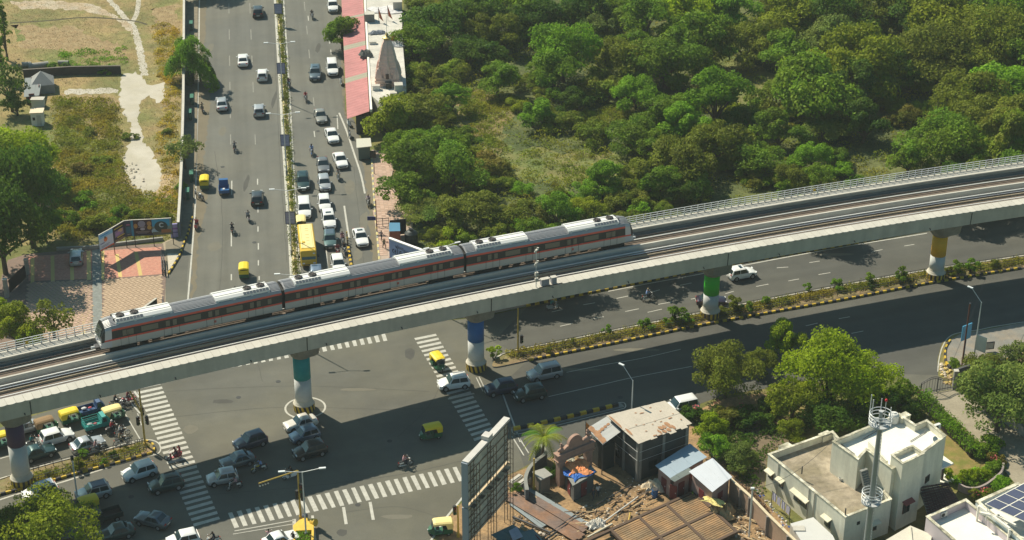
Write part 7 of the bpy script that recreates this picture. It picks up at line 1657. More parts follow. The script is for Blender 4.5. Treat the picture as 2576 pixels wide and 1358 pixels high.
# planter island at the bottom edge
p = W(765,1345); pl = thing('traffic_island', 'yellow painted planter island with shrubs at the bottom edge', 'planter', (p.x, p.y, 0), .08); YI = M('planter_yellow', (.70,.45,.05), .6, nz=[(1.5,.85,1.08)])
m = MB(); m.prism([(-1.1,-.4),(1.1,-.4),(1.1,1.0),(.3,2.1),(-.5,1.6),(-1.2,.6)], 0, .9, YI); m.build('planter_head', pl)
for x in (-1.0,1.0): m = MB(); m.box((x,-2.2,.45),(.25,3.6,.9),YI); m.build('planter_wall', pl)
m = MB(); m.box((0,-2.2,.25),(1.7,3.5,.5),SOIL); m.build('planter_soil', pl)
m = MB(); m.tube((.9,1.2,.8),(1.3,.9,.9),.45,YI,12); m.build('drum', pl)
m = MB(); m.ball((.1,2.3,.9),.35,M('bollard_slate',(.12,.13,.17),.5),10,8); m.tube((.1,2.3,0),(.1,2.3,.8),.3,YI,12); m.build('bollard', pl)
# signs at the right corner
b = W(2422,905); t = thing('sky_blue_sign', 'sky blue board on a blue post on the right corner pavement', 'sign', (b.x, b.y, .13), .6); m = MB(); m.box((0,0,4.0),(1.7,.1,2.2),M('sign_sky_blue',(.10,.38,.62),.5)); m.build('sign_board', t); m = MB(); m.box((.2,.1,1.5),(.14,.1,3.0),M('sign_post_blue',(.02,.15,.28),.5)); m.build('post', t)
b = W(2417,940); t = thing('rusty_pole', 'tall rusty brown pole by the driveway entrance', 'pole', (b.x, b.y, 0)); m = MB(); m.tube((0,0,0),(0,0,10.2),.10,M('pole_rust',(.13,.045,.03),.8),10); m.build('pole_shaft', t); m = MB(); m.tube((0,0,10.2),(0,0,10.3),.13,STEELD,10); m.build('pole_cap', t)
b = W(2456,886); t = thing('framed_board', 'small dark framed board beside the lamp on the right corner', 'board', (b.x+1.6, b.y, .1), .2); m = MB(); m.box((0,0,.9),(1.3,.1,1.1),STEELD); m.build('board_frame', t); m = MB(); m.box((0,-.06,.9),(1.05,.03,.85),CONC_L); m.build('board_face', t)
b = W(345,1268); t = thing('camera_post', 'small grey post head poking out of the bottom left tree', 'pole', W(196,1262)); m = MB(); m.tube((0,0,0),(0,0,6.0),.09,STEEL,8); m.build('pole_shaft', t); m = MB(); m.box((0,0,6.0),(.3,.25,.5),SIGB); m.build('camera_box', t)
b = W(1885,1345); t = thing('light_post', 'slim grey post standing on the site by the formwork deck', 'pole', W(1884,1352)); m = MB(); m.tube((0,0,0),(0,0,6.6),.10,STEEL,8); m.build('pole_shaft', t); m = MB(); m.box((0,0,6.6),(.4,.25,.2),LH); m.build('lamp_head', t)
# steel rails along the medians
def fence(label, pts, h=.75, step=2.2, z=.15):
    t = thing('median_rail', label, 'railing'); P = path_pts(smooth_px(pts, 6), 0, step)
    pm_ = MB(); pm_.box((0,0,h/2),(.06,.06,h),STEELD); pme_ = pm_.data('rail_post')
    for p in P[:290]: link('rail_post', pme_, t, (p.x, p.y, z))
    for zz in (h-.05, h*.5):
        m = MB()
        for a, b in zip(P, P[1:]): m.bar((a.x,a.y,z+zz),(b.x,b.y,z+zz),.04,.05,STEELD)
        m.build('rail_bar', t)
fence('dark low rail along the far edge of the east median', [(1290,893),(1420,867),(1560,838),(1705,808),(1932,762),(2130,725),(2325,690),(2576,652)])
fence('dark low rail along the near edge of the east median', [(1300,905),(1400,885),(1560,853),(1748,814),(1932,780),(2140,742),(2332,706),(2576,665)])
fence('dark low rail along the far edge of the west median', [(85,1188),(200,1157),(320,1128),(360,1118)]); fence('dark low rail along the near edge of the west median', [(85,1215),(200,1182),(300,1158),(370,1138)])

# construction site ------------------------------------------------------------------
fd = thing('formwork_deck', 'brown corrugated formwork deck divided by dark beams', 'formwork')
FB = M('formwork_brown', (.34,.20,.095), .85, nz=[(.5,.8,1.15),(3,.9,1.1)], rgb2=(.22,.15,.085), world=True, rnd=.14); BM = M('beam_dark', (.10,.065,.045), .9)
DZ = -.95; O = W(1729,1320,.65); e1 = W(1676,1270,.65)-O; e2 = W(1797,1288,.65)-O
for i in (-1,0):
    for j in (-3,-2,-1,0):
        if i == 0 and j == -3: continue
        a_ = O+e1*i+e2*j; q0 = a_+e1*.05+e2*.05; U = e1*.90; V = e2*.90; K = 12
        for k in range(K):
            p0 = q0+U*(k/K); p1 = q0+U*((k+.78)/K); m = MB(); zz = Vector((0,0,.08)); z2 = Vector((0,0,rr.uniform(0,.02)))
            q = [p0+z2, p1+z2, p1+V+z2, p0+V+z2]; q = q if (q[1]-q[0]).cross(q[2]-q[0]).z > 0 else q[::-1]
            m.mesh([v+zz for v in q]+q, [(0,1,2,3),(0,4,5,1),(1,5,6,2),(2,6,7,3),(3,7,4,0)], FB); m.build('deck_board', fd)
        m = MB(); m.prism([(p.x,p.y) for p in (q0,q0+U,q0+U+V,q0+V)], .35, .67, M('board_under', (.16,.10,.055), .9)); m.build('deck_tray', fd)
for i in (-1,0,1):
    a_ = O+e1*i; m = MB(); m.bar(a_+e2*-3, a_+e2*1.02, .35,.3,BM); m.build('deck_beam', fd)
for j in (-3,-2,-1,0,1): a_ = O+e2*j; m = MB(); m.bar(a_+e1*-1, a_+e1*1.02, .35,.28,BM); m.build('deck_beam', fd)
for i in (-1,0,1):
    for j in (-2,0,1): p = O+e1*i+e2*j; m = MB(); m.box((p.x,p.y,.25),(.3,.3,.5),CONC_D); m.build('deck_post', fd)
RI = M('rusty_sheet', (.23,.125,.075), .85, nz=[(.6,.75,1.2),(3,.85,1.15)], rgb2=(.17,.12,.10), world=True)
t = thing('sheet_stack', 'long rusty brown sheets lying on the sand right of the billboard', 'metal sheets')
a_, b_ = W(1290,1232,.25), W(1478,1345,.25); sd_ = (b_-a_).cross(Vector((0,0,1))).normalized()
for k in range(6): m = MB(); o_ = sd_*(k*.62-1.4); z_ = Vector((0,0,.04*(k % 3))); m.bar(a_+o_+z_+(b_-a_)*rr.uniform(0,.06), b_+o_+z_-(b_-a_)*rr.uniform(0,.08), .60,.04, RI if k else M('sheet_greyblue',(.22,.25,.26),.6)); m.build('sheet', t)
t = thing('sheet_stack', 'grey blue sheets left of the long rusty ones', 'metal sheets'); a_, b_ = W(1292,1262,.2), W(1372,1322,.2)
for k in range(3): m = MB(); o_ = sd_*(k*.5-.5); m.bar(a_+o_, b_+o_, .46,.05, M('sheet_greyblue',(.22,.25,.26),.6)); m.build('sheet', t)
for i, (a0, b0, w_, mt) in enumerate([((1493,1332),(1605,1250),.12,WHITEP),((1290,1300),(1385,1340),.22,STEELD),((1360,1358),(1460,1285),.10,STEELD),((1365,1362),(1468,1288),.10,STEELD),((1500,1270),(1590,1218),.08,STEELD),((1600,1235),(1660,1222),.1,M('timber',(.40,.28,.15),.9)),((1585,1290),(1575,1350),.14,YELP),((1478,1352),(1540,1318),.2,M('cloth_cream_strip',(.6,.55,.42),.9))]):
    a_, b_ = W(*a0, .3), W(*b0, .3); m = MB(); m.tube(a_, b_, w_/2+.02, mt, 8); o = m.build('pole_on_ground', label=['white pole lying across the site','dark pipe on the sand by the billboard foot','black hose along the rusty sheets, nearer one','black hose along the rusty sheets, farther one','dark hose in the shaded yard','timber lying below the yard','yellow hose on the formwork edge','pale cloth strip along the deck edge'][i], cat=['pole','pipe','hose','hose','hose','timber','hose','cloth'][i])
# loose planks and poles
r_ = random.Random(77); WD = [M('plank_a',(.30,.19,.10),.9,rnd=.2), M('plank_b',(.42,.31,.18),.9,rnd=.2), M('plank_c',(.13,.09,.06),.9)]
for lb, poly, n_, an in (('loose planks and battens strewn over the middle of the site',[(1440,1290),(1560,1235),(1660,1228),(1640,1275),(1540,1330),(1460,1345)],46,.55),('dark battens lying beside the rusty sheets',[(1290,1215),(1340,1222),(1500,1320),(1470,1345)],30,-.75),('broken planks between the formwork and the compound wall',[(1840,1270),(1900,1300),(1990,1380),(1860,1380)],30,-.6)):
    P = pxpoly(poly); xs = [p[0] for p in P]; ys = [p[1] for p in P]; t = thing('plank_pile', lb, 'planks'); k = 0
    while k < n_:
        x, y = r_.uniform(min(xs), max(xs)), r_.uniform(min(ys), max(ys))
        if not inside(x, y, P): continue
        m = MB(); m.box((0,0,0),(r_.uniform(.7,2.2), r_.uniform(.07,.18), .05), r_.choice(WD)); o = m.build('plank', t, loc=(x, y, .1+r_.uniform(0,.25))); o.rotation_euler = (0, r_.uniform(-.06,.06), an+r_.gauss(0,.35)); k += 1
# rubble as stones big enough to see, plus fine debris
def rubble(label, poly, n, smin, smax, mats, seed, nm='rubble_heap', parts=80):
    smin *= .55; smax *= .62; n = int(n*1.3)
    r_ = random.Random(seed); P = pxpoly(poly); xs = [p[0] for p in P]; ys = [p[1] for p in P]; t = thing(nm, label, 'rubble'); mes = []
    for i in range(8):
        m = MB(); m.ball((0,0,.3), 1, mats[i % len(mats)], 7, 5, (1,.8,.55)); m.v = [(x+r_.uniform(-.22,.22), y+r_.uniform(-.22,.22), z+r_.uniform(-.12,.12)) for x, y, z in m.v]; mes.append(m.data('stone'))
    k = 0; fine = MB()
    while k < n:
        x, y = r_.uniform(min(xs), max(xs)), r_.uniform(min(ys), max(ys))
        if not inside(x, y, P): continue
        s = r_.uniform(smin, smax)**1.0; k += 1
        if k <= parts: o = link('stone', r_.choice(mes), t, (x, y, 0), r_.uniform(0, 6)); o.scale = (s,s,s)
        else: fine.ball((x,y,s*.1), s*.45, r_.choice(mats), 5, 3, (1,1,.5))
    if fine.v: fine.build('fine_rubble', t, kind='stuff')
ST1 = M('stone_tan', (.50,.35,.20), .95); ST2 = M('stone_pale', (.60,.52,.42), .95); ST3 = M('stone_dark', (.16,.12,.085), .95)
rubble('rubble and sand heap right of the formwork deck', [(1845,1275),(1900,1290),(1990,1365),(1990,1400),(1860,1400),(1850,1330)], 260, .15, .55, (ST1,ST2,ST1,ST3), 5)
rubble('broken stones along the near edge of the rusty sheets', [(1290,1290),(1340,1300),(1470,1365),(1440,1400),(1290,1340)], 200, .12, .45, (ST1,ST3,ST1,ST2), 6)
rubble('earth clods and litter in the middle of the site', [(1470,1270),(1560,1245),(1660,1235),(1650,1270),(1560,1320),(1480,1345),(1430,1300)], 260, .1, .4, (ST1,ST3,ST2,ST3), 7)
rubble('litter scattered over the shaded shack yard', [(1480,1215),(1640,1195),(1660,1235),(1520,1255)], 150, .06, .2, (ST2,ST3,M('litter_white',(.6,.6,.58),.8)), 8, parts=40)
rubble('stones and cloth scraps at the villa side of the compound wall', [(1900,1225),(1935,1262),(2000,1330),(1975,1330),(1900,1255)], 90, .08, .3, (ST2,M('litter_blue',(.03,.08,.3),.8),ST2,M('litter_white',(.6,.6,.58),.8)), 9, parts=40)
rubble('white litter and clods over the vacant lot near the road wall', [(380,180),(450,180),(445,560),(380,560),(400,400)], 240, .06, .22, (ST2,M('litter_white',(.6,.6,.58),.8),ST1), 10, parts=60)
rubble('pale broken slabs at the lower end of the dirt path', [(300,390),(350,420),(380,490),(330,500),(300,440)], 120, .12, .45, (M('slab_pale',(.52,.47,.38),.95),ST2), 12, parts=60)
rubble('rubble beside the driveway entrance kerb', [(2362,905),(2392,935),(2398,970),(2370,965)], 60, .15, .5, (ST2,M('litter_yellow',(.6,.45,.15),.8),ST1), 13, parts=50)
cloth_heap(1500,1322,.1,2.2,1.6,.7,M('sack_white',(.66,.62,.55),.9),'white sacks heaped at the left end of the white pole',.3,'sack_heap')
cloth_heap(1645,1228,.1,2.6,2.0,1.0,M('sack_cream',(.60,.50,.36),.9),'pile of planks and cream sacks around the blue drum',.2,'sack_heap')
cloth_heap(1795,1262,1.7,2.4,1.2,.2,M('mat_yellow',(.66,.55,.20),.8),'yellow folded mat beside the top corner of the formwork deck',-.5,'mat')
cloth_heap(1812,1292,.2,3.2,2.4,1.1,M('sand_pile',(.42,.29,.15),.95),'brown sand heap behind the formwork deck corner',0,'sand_heap')
cloth_heap(1745,1250,.1,1.6,.8,.7,M('cloth_limegreen',(.42,.52,.04),.8),'lime green cloth drying between the hut posts',.3,'hanging_cloth')
p = W(1647,1250); t = thing('drum', 'blue plastic drum among the planks on the site', 'drum', (p.x,p.y,0)); m = MB(); m.lathe([(.36,0),(.38,.1),(.36,.5),(.39,.55),(.36,.6),(.38,1.0),(.34,1.05)], M('drum_blue',(.02,.10,.26),.5), 18); m.build('drum_shell', t); m = MB(); m.tube((0,0,1.05),(0,0,1.08),.33,STEELD,18); m.build('drum_lid', t)
p = W(1687,1218); t = thing('water_drum', 'round white tank beside the maroon door of the blue roofed hut', 'tank', (p.x,p.y,0)); m = MB(); m.lathe([(.6,0),(.65,.3),(.65,.9),(.5,1.15),(.2,1.25)], M('tank_white',(.58,.58,.54),.6), 18); m.build('tank_shell', t); m = MB(); m.tube((0,0,1.25),(0,0,1.33),.22,CONC_L,12); m.build('tank_lid', t)
# washing lines
def washing(label, a0, b0, z, cols):
    t = thing('washing_line', label, 'washing line'); a_, b_ = W(*a0), W(*b0)
    for p in (a_, b_): m = MB(); m.tube((p.x,p.y,0),(p.x,p.y,z),.04,STEELD,6); m.build('line_post', t)
    m = MB(); m.bar((a_.x,a_.y,z),(b_.x,b_.y,z),.03,.03,STEELD); m.build('line', t)
    n = len(cols)
    for i, c in enumerate(cols):
        p0, p1 = a_.lerp(b_, (i+.1)/n), a_.lerp(b_, (i+.9)/n); m = MB(); N = 5; vs = []
        for k in range(N+1):
            for zz in (z, z-.5, z-1.1): q = p0.lerp(p1, k/N); vs.append((q.x, q.y+.06*sin(k*2.3+zz*2), zz))
        m.mesh(vs, [(k*3+j, k*3+j+1, (k+1)*3+j+1, (k+1)*3+j) for k in range(N) for j in (0,1)], M('washing_%d' % int(c[0]*100+c[1]*10+c[2]*1000), c, .9)); m.build('hanging_cloth', t)
washing('washing line with teal, black, pink and orange clothes before the huts', (1672,1240),(1742,1222),2.0,[(.05,.25,.30),(.02,.02,.02),(.40,.12,.20),(.60,.15,.06)])
washing('washing line with pale lilac sheets behind the buff compound wall', (1940,1275),(1985,1318),2.2,[(.55,.52,.62),(.58,.55,.64),(.52,.50,.60),(.58,.56,.64)])
washing('washing line with purple patterned cloths against the villa wall', (2005,1285),(2040,1312),2.0,[(.20,.08,.18),(.34,.25,.34),(.22,.10,.16)])
# grey tents at the foot of the billboard
for i, (pts, zs, cl_) in enumerate([([(1235,1345),(1290,1320),(1330,1345),(1290,1385)],(2.2,2.4,1.8,1.6),(.10,.17,.17)),([(1300,1345),(1340,1330),(1375,1372),(1330,1390)],(2.0,2.0,1.6,1.6),(.14,.20,.20)),([(1280,1335),(1300,1325),(1315,1350),(1290,1360)],(2.9,2.9,2.6,2.6),(.36,.35,.40))]):
    sheetroof(['dark teal sheet shelter at the foot of the big billboard','grey teal sheet shelter at the bottom edge right of the billboard','small lilac grey sheet shelter between the two teal ones'][i], pts, zs, M('tent_teal_%d' % i, cl_, .8, nz=[(.8,.85,1.1)], world=True), DW, 2, 'shelter', 'shelter')
p = W(1345,1225); t = thing('concrete_wall', 'curved grey retaining wall between the slip lane and the compound', 'wall'); m = MB(); strip(m, path_pts(smooth_px([(1345,1150),(1362,1150),(1372,1168),(1352,1185),(1332,1205),(1322,1232),(1326,1262)]), 0, .7), .4, 0, M('wall_slate_grey',(.11,.12,.125),.9,nz=[(1,.85,1.15)],world=True), 1.6); m.build('wall_panel', t); m = MB(); strip(m, path_pts(smooth_px([(1345,1150),(1362,1150),(1372,1168),(1352,1185),(1332,1205),(1322,1232),(1326,1262)]), 0, .7), .42, 1.6, CONC_D, .05); m.build('coping', t)
t = thing('concrete_block_house', 'square grey concrete stump with a slanted pale top below the palm', 'hut'); m = MB(); m.prism([W2(1345,1190,2.2), W2(1368,1183,2.2), W2(1384,1196,2.2), W2(1362,1206,2.2)], 0, 2.2, M('stump_brown',(.20,.16,.12),.9), CONC_L); m.build('hut_wall', t); m = MB(); m.prism(inset([W2(1345,1190,2.2), W2(1368,1183,2.2), W2(1384,1196,2.2), W2(1362,1206,2.2)], -.2), 2.21, 2.35, CONC); m.build('hut_roof', t)
for i, (px, py) in enumerate(((1318,1222),(1297,1218))): b = W(px, py); t = thing('concrete_barrier', ['right','left'][i]+' one of two pale concrete blocks at the corner behind the billboard', 'barrier', (b.x,b.y,0), .9); m = MB(); m.box((0,0,.4),(2.0,.6,.8),CONC_L); m.build('barrier_block', t); m = MB(); m.box((0,0,.85),(1.8,.3,.1),CONC_L); m.build('barrier_top', t)
# ---------------------------------------------------------------- vegetation
import numpy as np
def LM(name, a, b, tr=.42):
    k = 2.15 if name not in ('dry_grass','wild_grass') else 1.0; a = (a[0]*k*1.12, a[1]*k, a[2]*k*.38) if k > 1 else a; b = (b[0]*k*1.12, b[1]*k, b[2]*k*.38) if k > 1 else b
    return M('leaf_'+name, a, .6, 0, nz=[(.25,.72,1.25),(.9,.72,1.25),(3,.85,1.15)], rgb2=b, world=True, spec=.12, trans=tr, rnd=.16)
LV = dict(mid=LM('mid', (.055,.115,.018), (.075,.125,.020)), dark=LM('dark', (.028,.070,.018), (.045,.085,.020)), bright=LM('bright', (.135,.20,.010), (.105,.16,.012)), yellow=LM('yellow', (.115,.15,.016), (.085,.12,.018)),
    olive=LM('olive', (.082,.112,.022), (.075,.098,.026)), brown=LM('brown', (.105,.092,.045), (.065,.088,.025)), grey=LM('grey', (.10,.14,.075), (.06,.10,.045)), vine=LM('vine', (.075,.125,.022), (.092,.108,.035)), blue=LM('blue', (.065,.125,.05), (.095,.12,.045)), fresh=LM('fresh', (.085,.175,.022), (.06,.13,.018)))
BARK = M('bark', (.10,.075,.05), .95, nz=[(3,.8,1.2)]); BARKD = M('bark_dark', (.045,.035,.028), .95)
def leafmesh(name, seed, R_, Hc, z0, nl, per, ls, kind='round'):
    g = np.random.default_rng(seed); C = []
    for i in range(nl):
        a = g.uniform(0, 2*pi); rr_ = R_*.80*g.uniform(0, 1)**.5*(1+.25*sin(a*2+seed)+.12*sin(a*5+seed*2)); zz = g.uniform(.15, 1)
        rr_ = min(rr_, R_*.98); lim = (1-(rr_/R_)**2)**.5
        if kind == 'umbrella': zz = .7+.3*zz
        if kind == 'cone': rr_ *= (1.05-zz)
        C.append((rr_*cos(a), rr_*sin(a), z0+Hc*zz*max(.35, lim), R_*g.uniform(.15,.38)*(1 if kind != 'cone' else .7)))
    P = []; Nn = []
    for cx_, cy__, cz, r in C:
        n = int(per*1.9*(r/(R_*.31))**2); d = g.normal(size=(n, 3)); d /= np.linalg.norm(d, axis=1)[:, None]; d[:, 2] = np.where(d[:, 2] < -.25, -d[:, 2]*.6, d[:, 2])
        rad = r*g.uniform(.72, 1.08, n)[:, None]; sq = np.array([1, 1, .72 if kind != 'umbrella' else .4]); p = d*rad*sq+np.array([cx_, cy__, cz])
        if kind == 'wispy': p[:, 2] -= (np.hypot(p[:, 0], p[:, 1])/R_)**2*Hc*.5+g.uniform(0, .5, n)
        P.append(p); Nn.append(d)
    P = np.concatenate(P); Nn = np.concatenate(Nn); n = len(P)
    nn = Nn*.7+g.normal(size=(n, 3))*.55+np.array([0, 0, .35]); nn /= np.linalg.norm(nn, axis=1)[:, None]
    t = np.cross(nn, g.normal(size=(n, 3))); t /= np.linalg.norm(t, axis=1)[:, None]; b = np.cross(nn, t)
    s = ls*.74*g.uniform(.6, 1.4, n)[:, None]; asp = .62 if kind not in ('wispy',) else .28
    V = np.empty((n*4, 3)); V[0::4] = P-t*s; V[1::4] = P-b*s*asp-nn*s*.12; V[2::4] = P+t*s; V[3::4] = P+b*s*asp-nn*s*.12
    me = bpy.data.meshes.new(name); me.vertices.add(n*4); me.vertices.foreach_set('co', V.ravel()); me.loops.add(n*4); me.loops.foreach_set('vertex_index', np.arange(n*4)); me.polygons.add(n); me.polygons.foreach_set('loop_start', np.arange(n)*4); me.polygons.foreach_set('loop_total', np.full(n, 4)); me.update(); me.materials.append(LV['mid']); me.validate(); return me, C
def trunkmesh(name, seed, R_, Hc, z0, C, multi=False):
    g = random.Random(seed); m = MB(); r0 = .10+.035*R_
    if multi:
        for c in C[:6]: m.tube((c[0]*.15,c[1]*.15,0), (c[0]*.8,c[1]*.8,c[2]), r0*.5, BARK, 6, .03, False)
    else:
        k = Vector((g.uniform(-.2,.2), g.uniform(-.2,.2), z0*.75)); m.tube((0,0,-.1), k, r0*1.25, BARK, 8, r0, False)
        for c in sorted(C, key=lambda c: -c[3])[:9]:
            e = Vector((c[0], c[1], c[2]-.1)); md = k.lerp(e, .5)+Vector((0,0,.25)); m.tube(k, md, r0*.62, BARK, 6, r0*.35, False); m.tube(md, e, r0*.35, BARK, 5, .03, False)
    return m.data(name)
VAR = {}
def variant(key, seed, R_, Hc, z0, nl, per, ls, kind='round', multi=False):
    me, C = leafmesh('crown_'+key, seed, R_, Hc, z0, nl, per, ls, kind); VAR[key] = (me, trunkmesh('trunk_'+key, seed, R_, Hc, z0, C, multi), R_, z0+Hc)
for i in range(5): variant('round%d' % i, 20+i, 3.6, 4.2, 1.2, 34, 135, .21)
for i in range(4): variant('broad%d' % i, 40+i, 4.6, 4.2, 1.5, 46, 125, .23)
for i in range(3): variant('vine%d' % i, 60+i, 3.4, 2.4, .4, 24, 170, .19, 'round', True)
for i in range(3): variant('shrub%d' % i, 80+i, 1.0, 1.1, .25, 12, 55, .12, 'round', True)
for i in range(2): variant('bush%d' % i, 90+i, 2.2, 1.6, .2, 20, 110, .17, 'round', True)
variant('umbrella0', 70, 4.2, 1.5, 2.2, 34, 170, .15, 'umbrella'); variant('wispy0', 71, 3.8, 4.6, 2.6, 30, 260, .26, 'wispy'); variant('cone0', 72, 2.4, 7.5, 1.2, 40, 70, .20, 'cone'); variant('sparse0', 73, 2.8, 3.0, 2.0, 26, 38, .22)
variant('big0', 74, 5.2, 5.2, 2.2, 64, 120, .22); variant('big1', 75, 5.2, 5.0, 2.0, 64, 120, .22)
gv = random.Random(5)
def tree(px, py, rpx, var, colr, label, group=None, name='tree', cat='tree', hs=1.0, base=None):
    me, tr_, R_, Ht = VAR[var]
    g0 = W(px, py, 0); ppm = FPX/(g0-cam.location).length
    s = rpx/ppm/R_; zc = Ht*s*hs*.62
    p = W(px, py, zc) if base is None else W(*base)
    t = thing(name, label, cat, (p.x, p.y, 0), gv.uniform(0, 6.28), group); k1 = gv.uniform(.86, 1.16); t.scale = (s*k1, s/k1, s*hs)
    link('trunk', tr_, t); o = link('crown', me, t); paint(o, [LV[colr]]); return t
KN = dict(mid='mid green', dark='dark green', bright='bright green', yellow='yellow green', olive='olive green', brown='brown tinged', grey='grey green', vine='vine draped', blue='blue green', fresh='fresh green')
# forest: crowns seen in the photograph, then smaller fill between them
FT = [(1107,55,80,'dark'),(1050,100,62,'mid'),(1267,80,48,'olive'),(1374,40,70,'dark'),(1417,118,80,'fresh'),(1395,180,60,'mid'),(1253,190,52,'mid'),(1333,205,34,'vine'),(1117,178,52,'vine'),(1057,180,38,'vine'),(1523,66,46,'grey'),(1573,140,62,'olive'),(1523,215,55,'vine'),(1340,280,48,'fresh'),(1415,300,46,'vine'),(1495,325,50,'vine'),(1040,275,75,'olive'),(985,285,62,'yellow'),(1085,360,70,'mid'),(1040,400,72,'mid'),(1140,420,70,'mid'),(1215,420,58,'brown'),(1590,330,60,'mid'),(1729,22,60,'bright'),(1766,80,66,'mid'),(1673,150,76,'mid'),(1878,108,58,'olive'),(1990,37,66,'yellow'),(2095,35,72,'dark'),(1980,130,56,'mid'),(2095,90,56,'grey'),(2157,140,88,'yellow'),(2050,225,92,'mid'),(2140,210,60,'dark'),(2399,50,95,'yellow'),(2340,130,85,'olive'),(2500,95,78,'olive'),(2269,37,60,'dark'),(2529,215,76,'fresh'),(2440,240,70,'olive'),(2380,345,90,'mid'),(2470,300,62,'olive'),(2520,330,70,'vine'),(2176,300,58,'dark'),(1952,235,56,'vine'),(1804,235,66,'fresh'),(1655,280,56,'mid'),(1729,305,56,'fresh'),(1810,350,76,'olive'),(1715,390,76,'olive'),(1905,390,66,'mid'),(1020,480,62,'mid'),(1075,530,60,'blue'),(1150,520,58,'olive'),(1215,520,55,'olive'),(1140,590,40,'bright'),(1265,560,40,'yellow'),(1330,530,52,'vine'),(1400,520,44,'fresh'),(1470,480,40,'fresh'),(1520,440,46,'fresh'),(1590,440,52,'olive'),(1660,450,50,'mid'),(1740,455,42,'mid'),(1475,520,44,'yellow'),(1545,510,40,'olive'),(2290,390,48,'mid'),(2130,430,40,'fresh'),(2060,440,42,'mid'),(1990,440,42,'olive'),(1620,40,60,'mid'),(1480,20,60,'dark'),(1205,30,60,'dark'),(1310,10,60,'mid'),(1840,20,58,'fresh'),(1925,90,50,'olive'),(2180,20,60,'olive'),(2520,20,70,'mid'),(2250,160,58,'dark'),(2560,290,60,'olive'),(2575,130,60,'mid'),(1450,250,44,'dark'),(1600,230,50,'fresh'),(1870,300,50,'dark'),(1960,320,52,'mid'),(2270,290,40,'brown'),(2440,400,50,'mid'),(2540,370,50,'fresh'),(2350,430,30,'olive'),(1180,120,50,'dark'),(1165,50,55,'mid')]
FORE = [(1024,-50),(1024,150),(1030,235),(960,262),(940,300),(985,400),(1003,500),(1040,540),(1050,640),(1110,650),(1300,640),(1600,585),(1800,510),(2100,455),(2340,415),(2720,360),(2720,-60)]
CLEAR = [[(1250,365),(1420,360),(1620,380),(1600,450),(1420,475),(1300,450)],[(1150,225),(1260,230),(1310,270),(1250,300),(1250,350),(1290,380),(1230,370),(1175,300)],[(1600,395),(1560,330),(1620,270),(1680,330)],[(1440,300),(1560,265),(1600,300),(1500,330)],[(1160,235),(1245,240),(1300,262),(1240,290),(1225,330),(1262,362),(1200,345),(1165,290)],[(1270,392),(1400,400),(1530,395),(1600,405),(1560,425),(1420,440),(1330,435)],[(1775,160),(1850,145),(1955,195),(1920,255),(1860,245),(1785,215)],[(2080,395),(2230,380),(2330,300),(2335,250),(2370,260),(2300,350),(2250,420),(2120,430)]]
def clr(x, y): return any(inside(x, y, c) for c in CLEAR)
forest = [(x, y, r, c, 1) for x, y, r, c in FT]
tries = 0
while tries < 5000 and len(forest) < 250:
    tries += 1; x, y = gv.uniform(1000, 2700), gv.uniform(-50, 600)
    if not inside(x, y+18, FORE) or clr(x, y) or clr(x, y+30) or clr(x, y+55): continue
    r = gv.uniform(26, 46)
    if any(hypot(x-a, (y-b)*1.7) < (r+q)*.50 for a, b, q, _, _ in forest) or gv.random() < .12: continue
    forest.append((x, y, r, gv.choice(['mid','olive','vine','fresh','dark','fresh','mid']), 0))
ORD = ['first','second','third','fourth','fifth','sixth','seventh','eighth','ninth','tenth','eleventh','twelfth']
def ordn(i): return ORD[i] if i < 12 else '%dth' % (i+1)
rows = {}
for f in forest: rows.setdefault(int((f[1]+60)//70), []).append(f)
RN = ['topmost','second','third','fourth','fifth','sixth','seventh','eighth','ninth','tenth']
for ri, key in enumerate(sorted(rows)):
    for ci, (x, y, r, c, big) in enumerate(sorted(rows[key])):
        if c in ('vine','brown') : v = gv.choice(['vine0','vine1','vine2']) if r < 60 else 'round%d' % gv.randrange(5)
        elif c == 'blue': v = 'umbrella0'
        elif r > 66: v = gv.choice(['broad0','broad1','broad2','broad3','big0','big1'])
        elif r > 40: v = gv.choice(['round0','round1','round2','round3','round4','broad1'])
        else: v = gv.choice(['vine0','vine1','vine2','bush0','bush1']); c = gv.choice(['fresh','vine','vine','olive','mid','yellow']) if not big else c
        tree(x, y, r*(1.25 if y < 250 and x > 1500 else 1.12), v, c, '%s %s in the %s band of the forest, %s from the left' % (KN[c], 'tree' if r > 40 else 'small tree', RN[ri], ordn(ci)), 'trees of the scrub forest', 'forest_tree', 'tree', gv.uniform(.85,1.15))
tree(2072,330,72,'umbrella0','blue','feathery blue green flat crowned tree beside the dark hollow in the forest','trees of the scrub forest','forest_tree','tree',.8)
NT = [(1180,786),(1262,774),(1340,757),(1412,742),(1600,703),(1690,684),(2060,617),(2395,556),(2480,540),(2560,526)]
for i, (x, y) in enumerate(NT): tree(x, y-70, 74, ['round1','broad2','round3','broad0','round4'][i % 5], ['mid','dark','olive'][i % 3], 'tall pavement tree behind the viaduct, %s from the left' % ORD[i], 'pavement trees behind the viaduct', 'street_tree', 'tree', 1.25, (x, y-8))
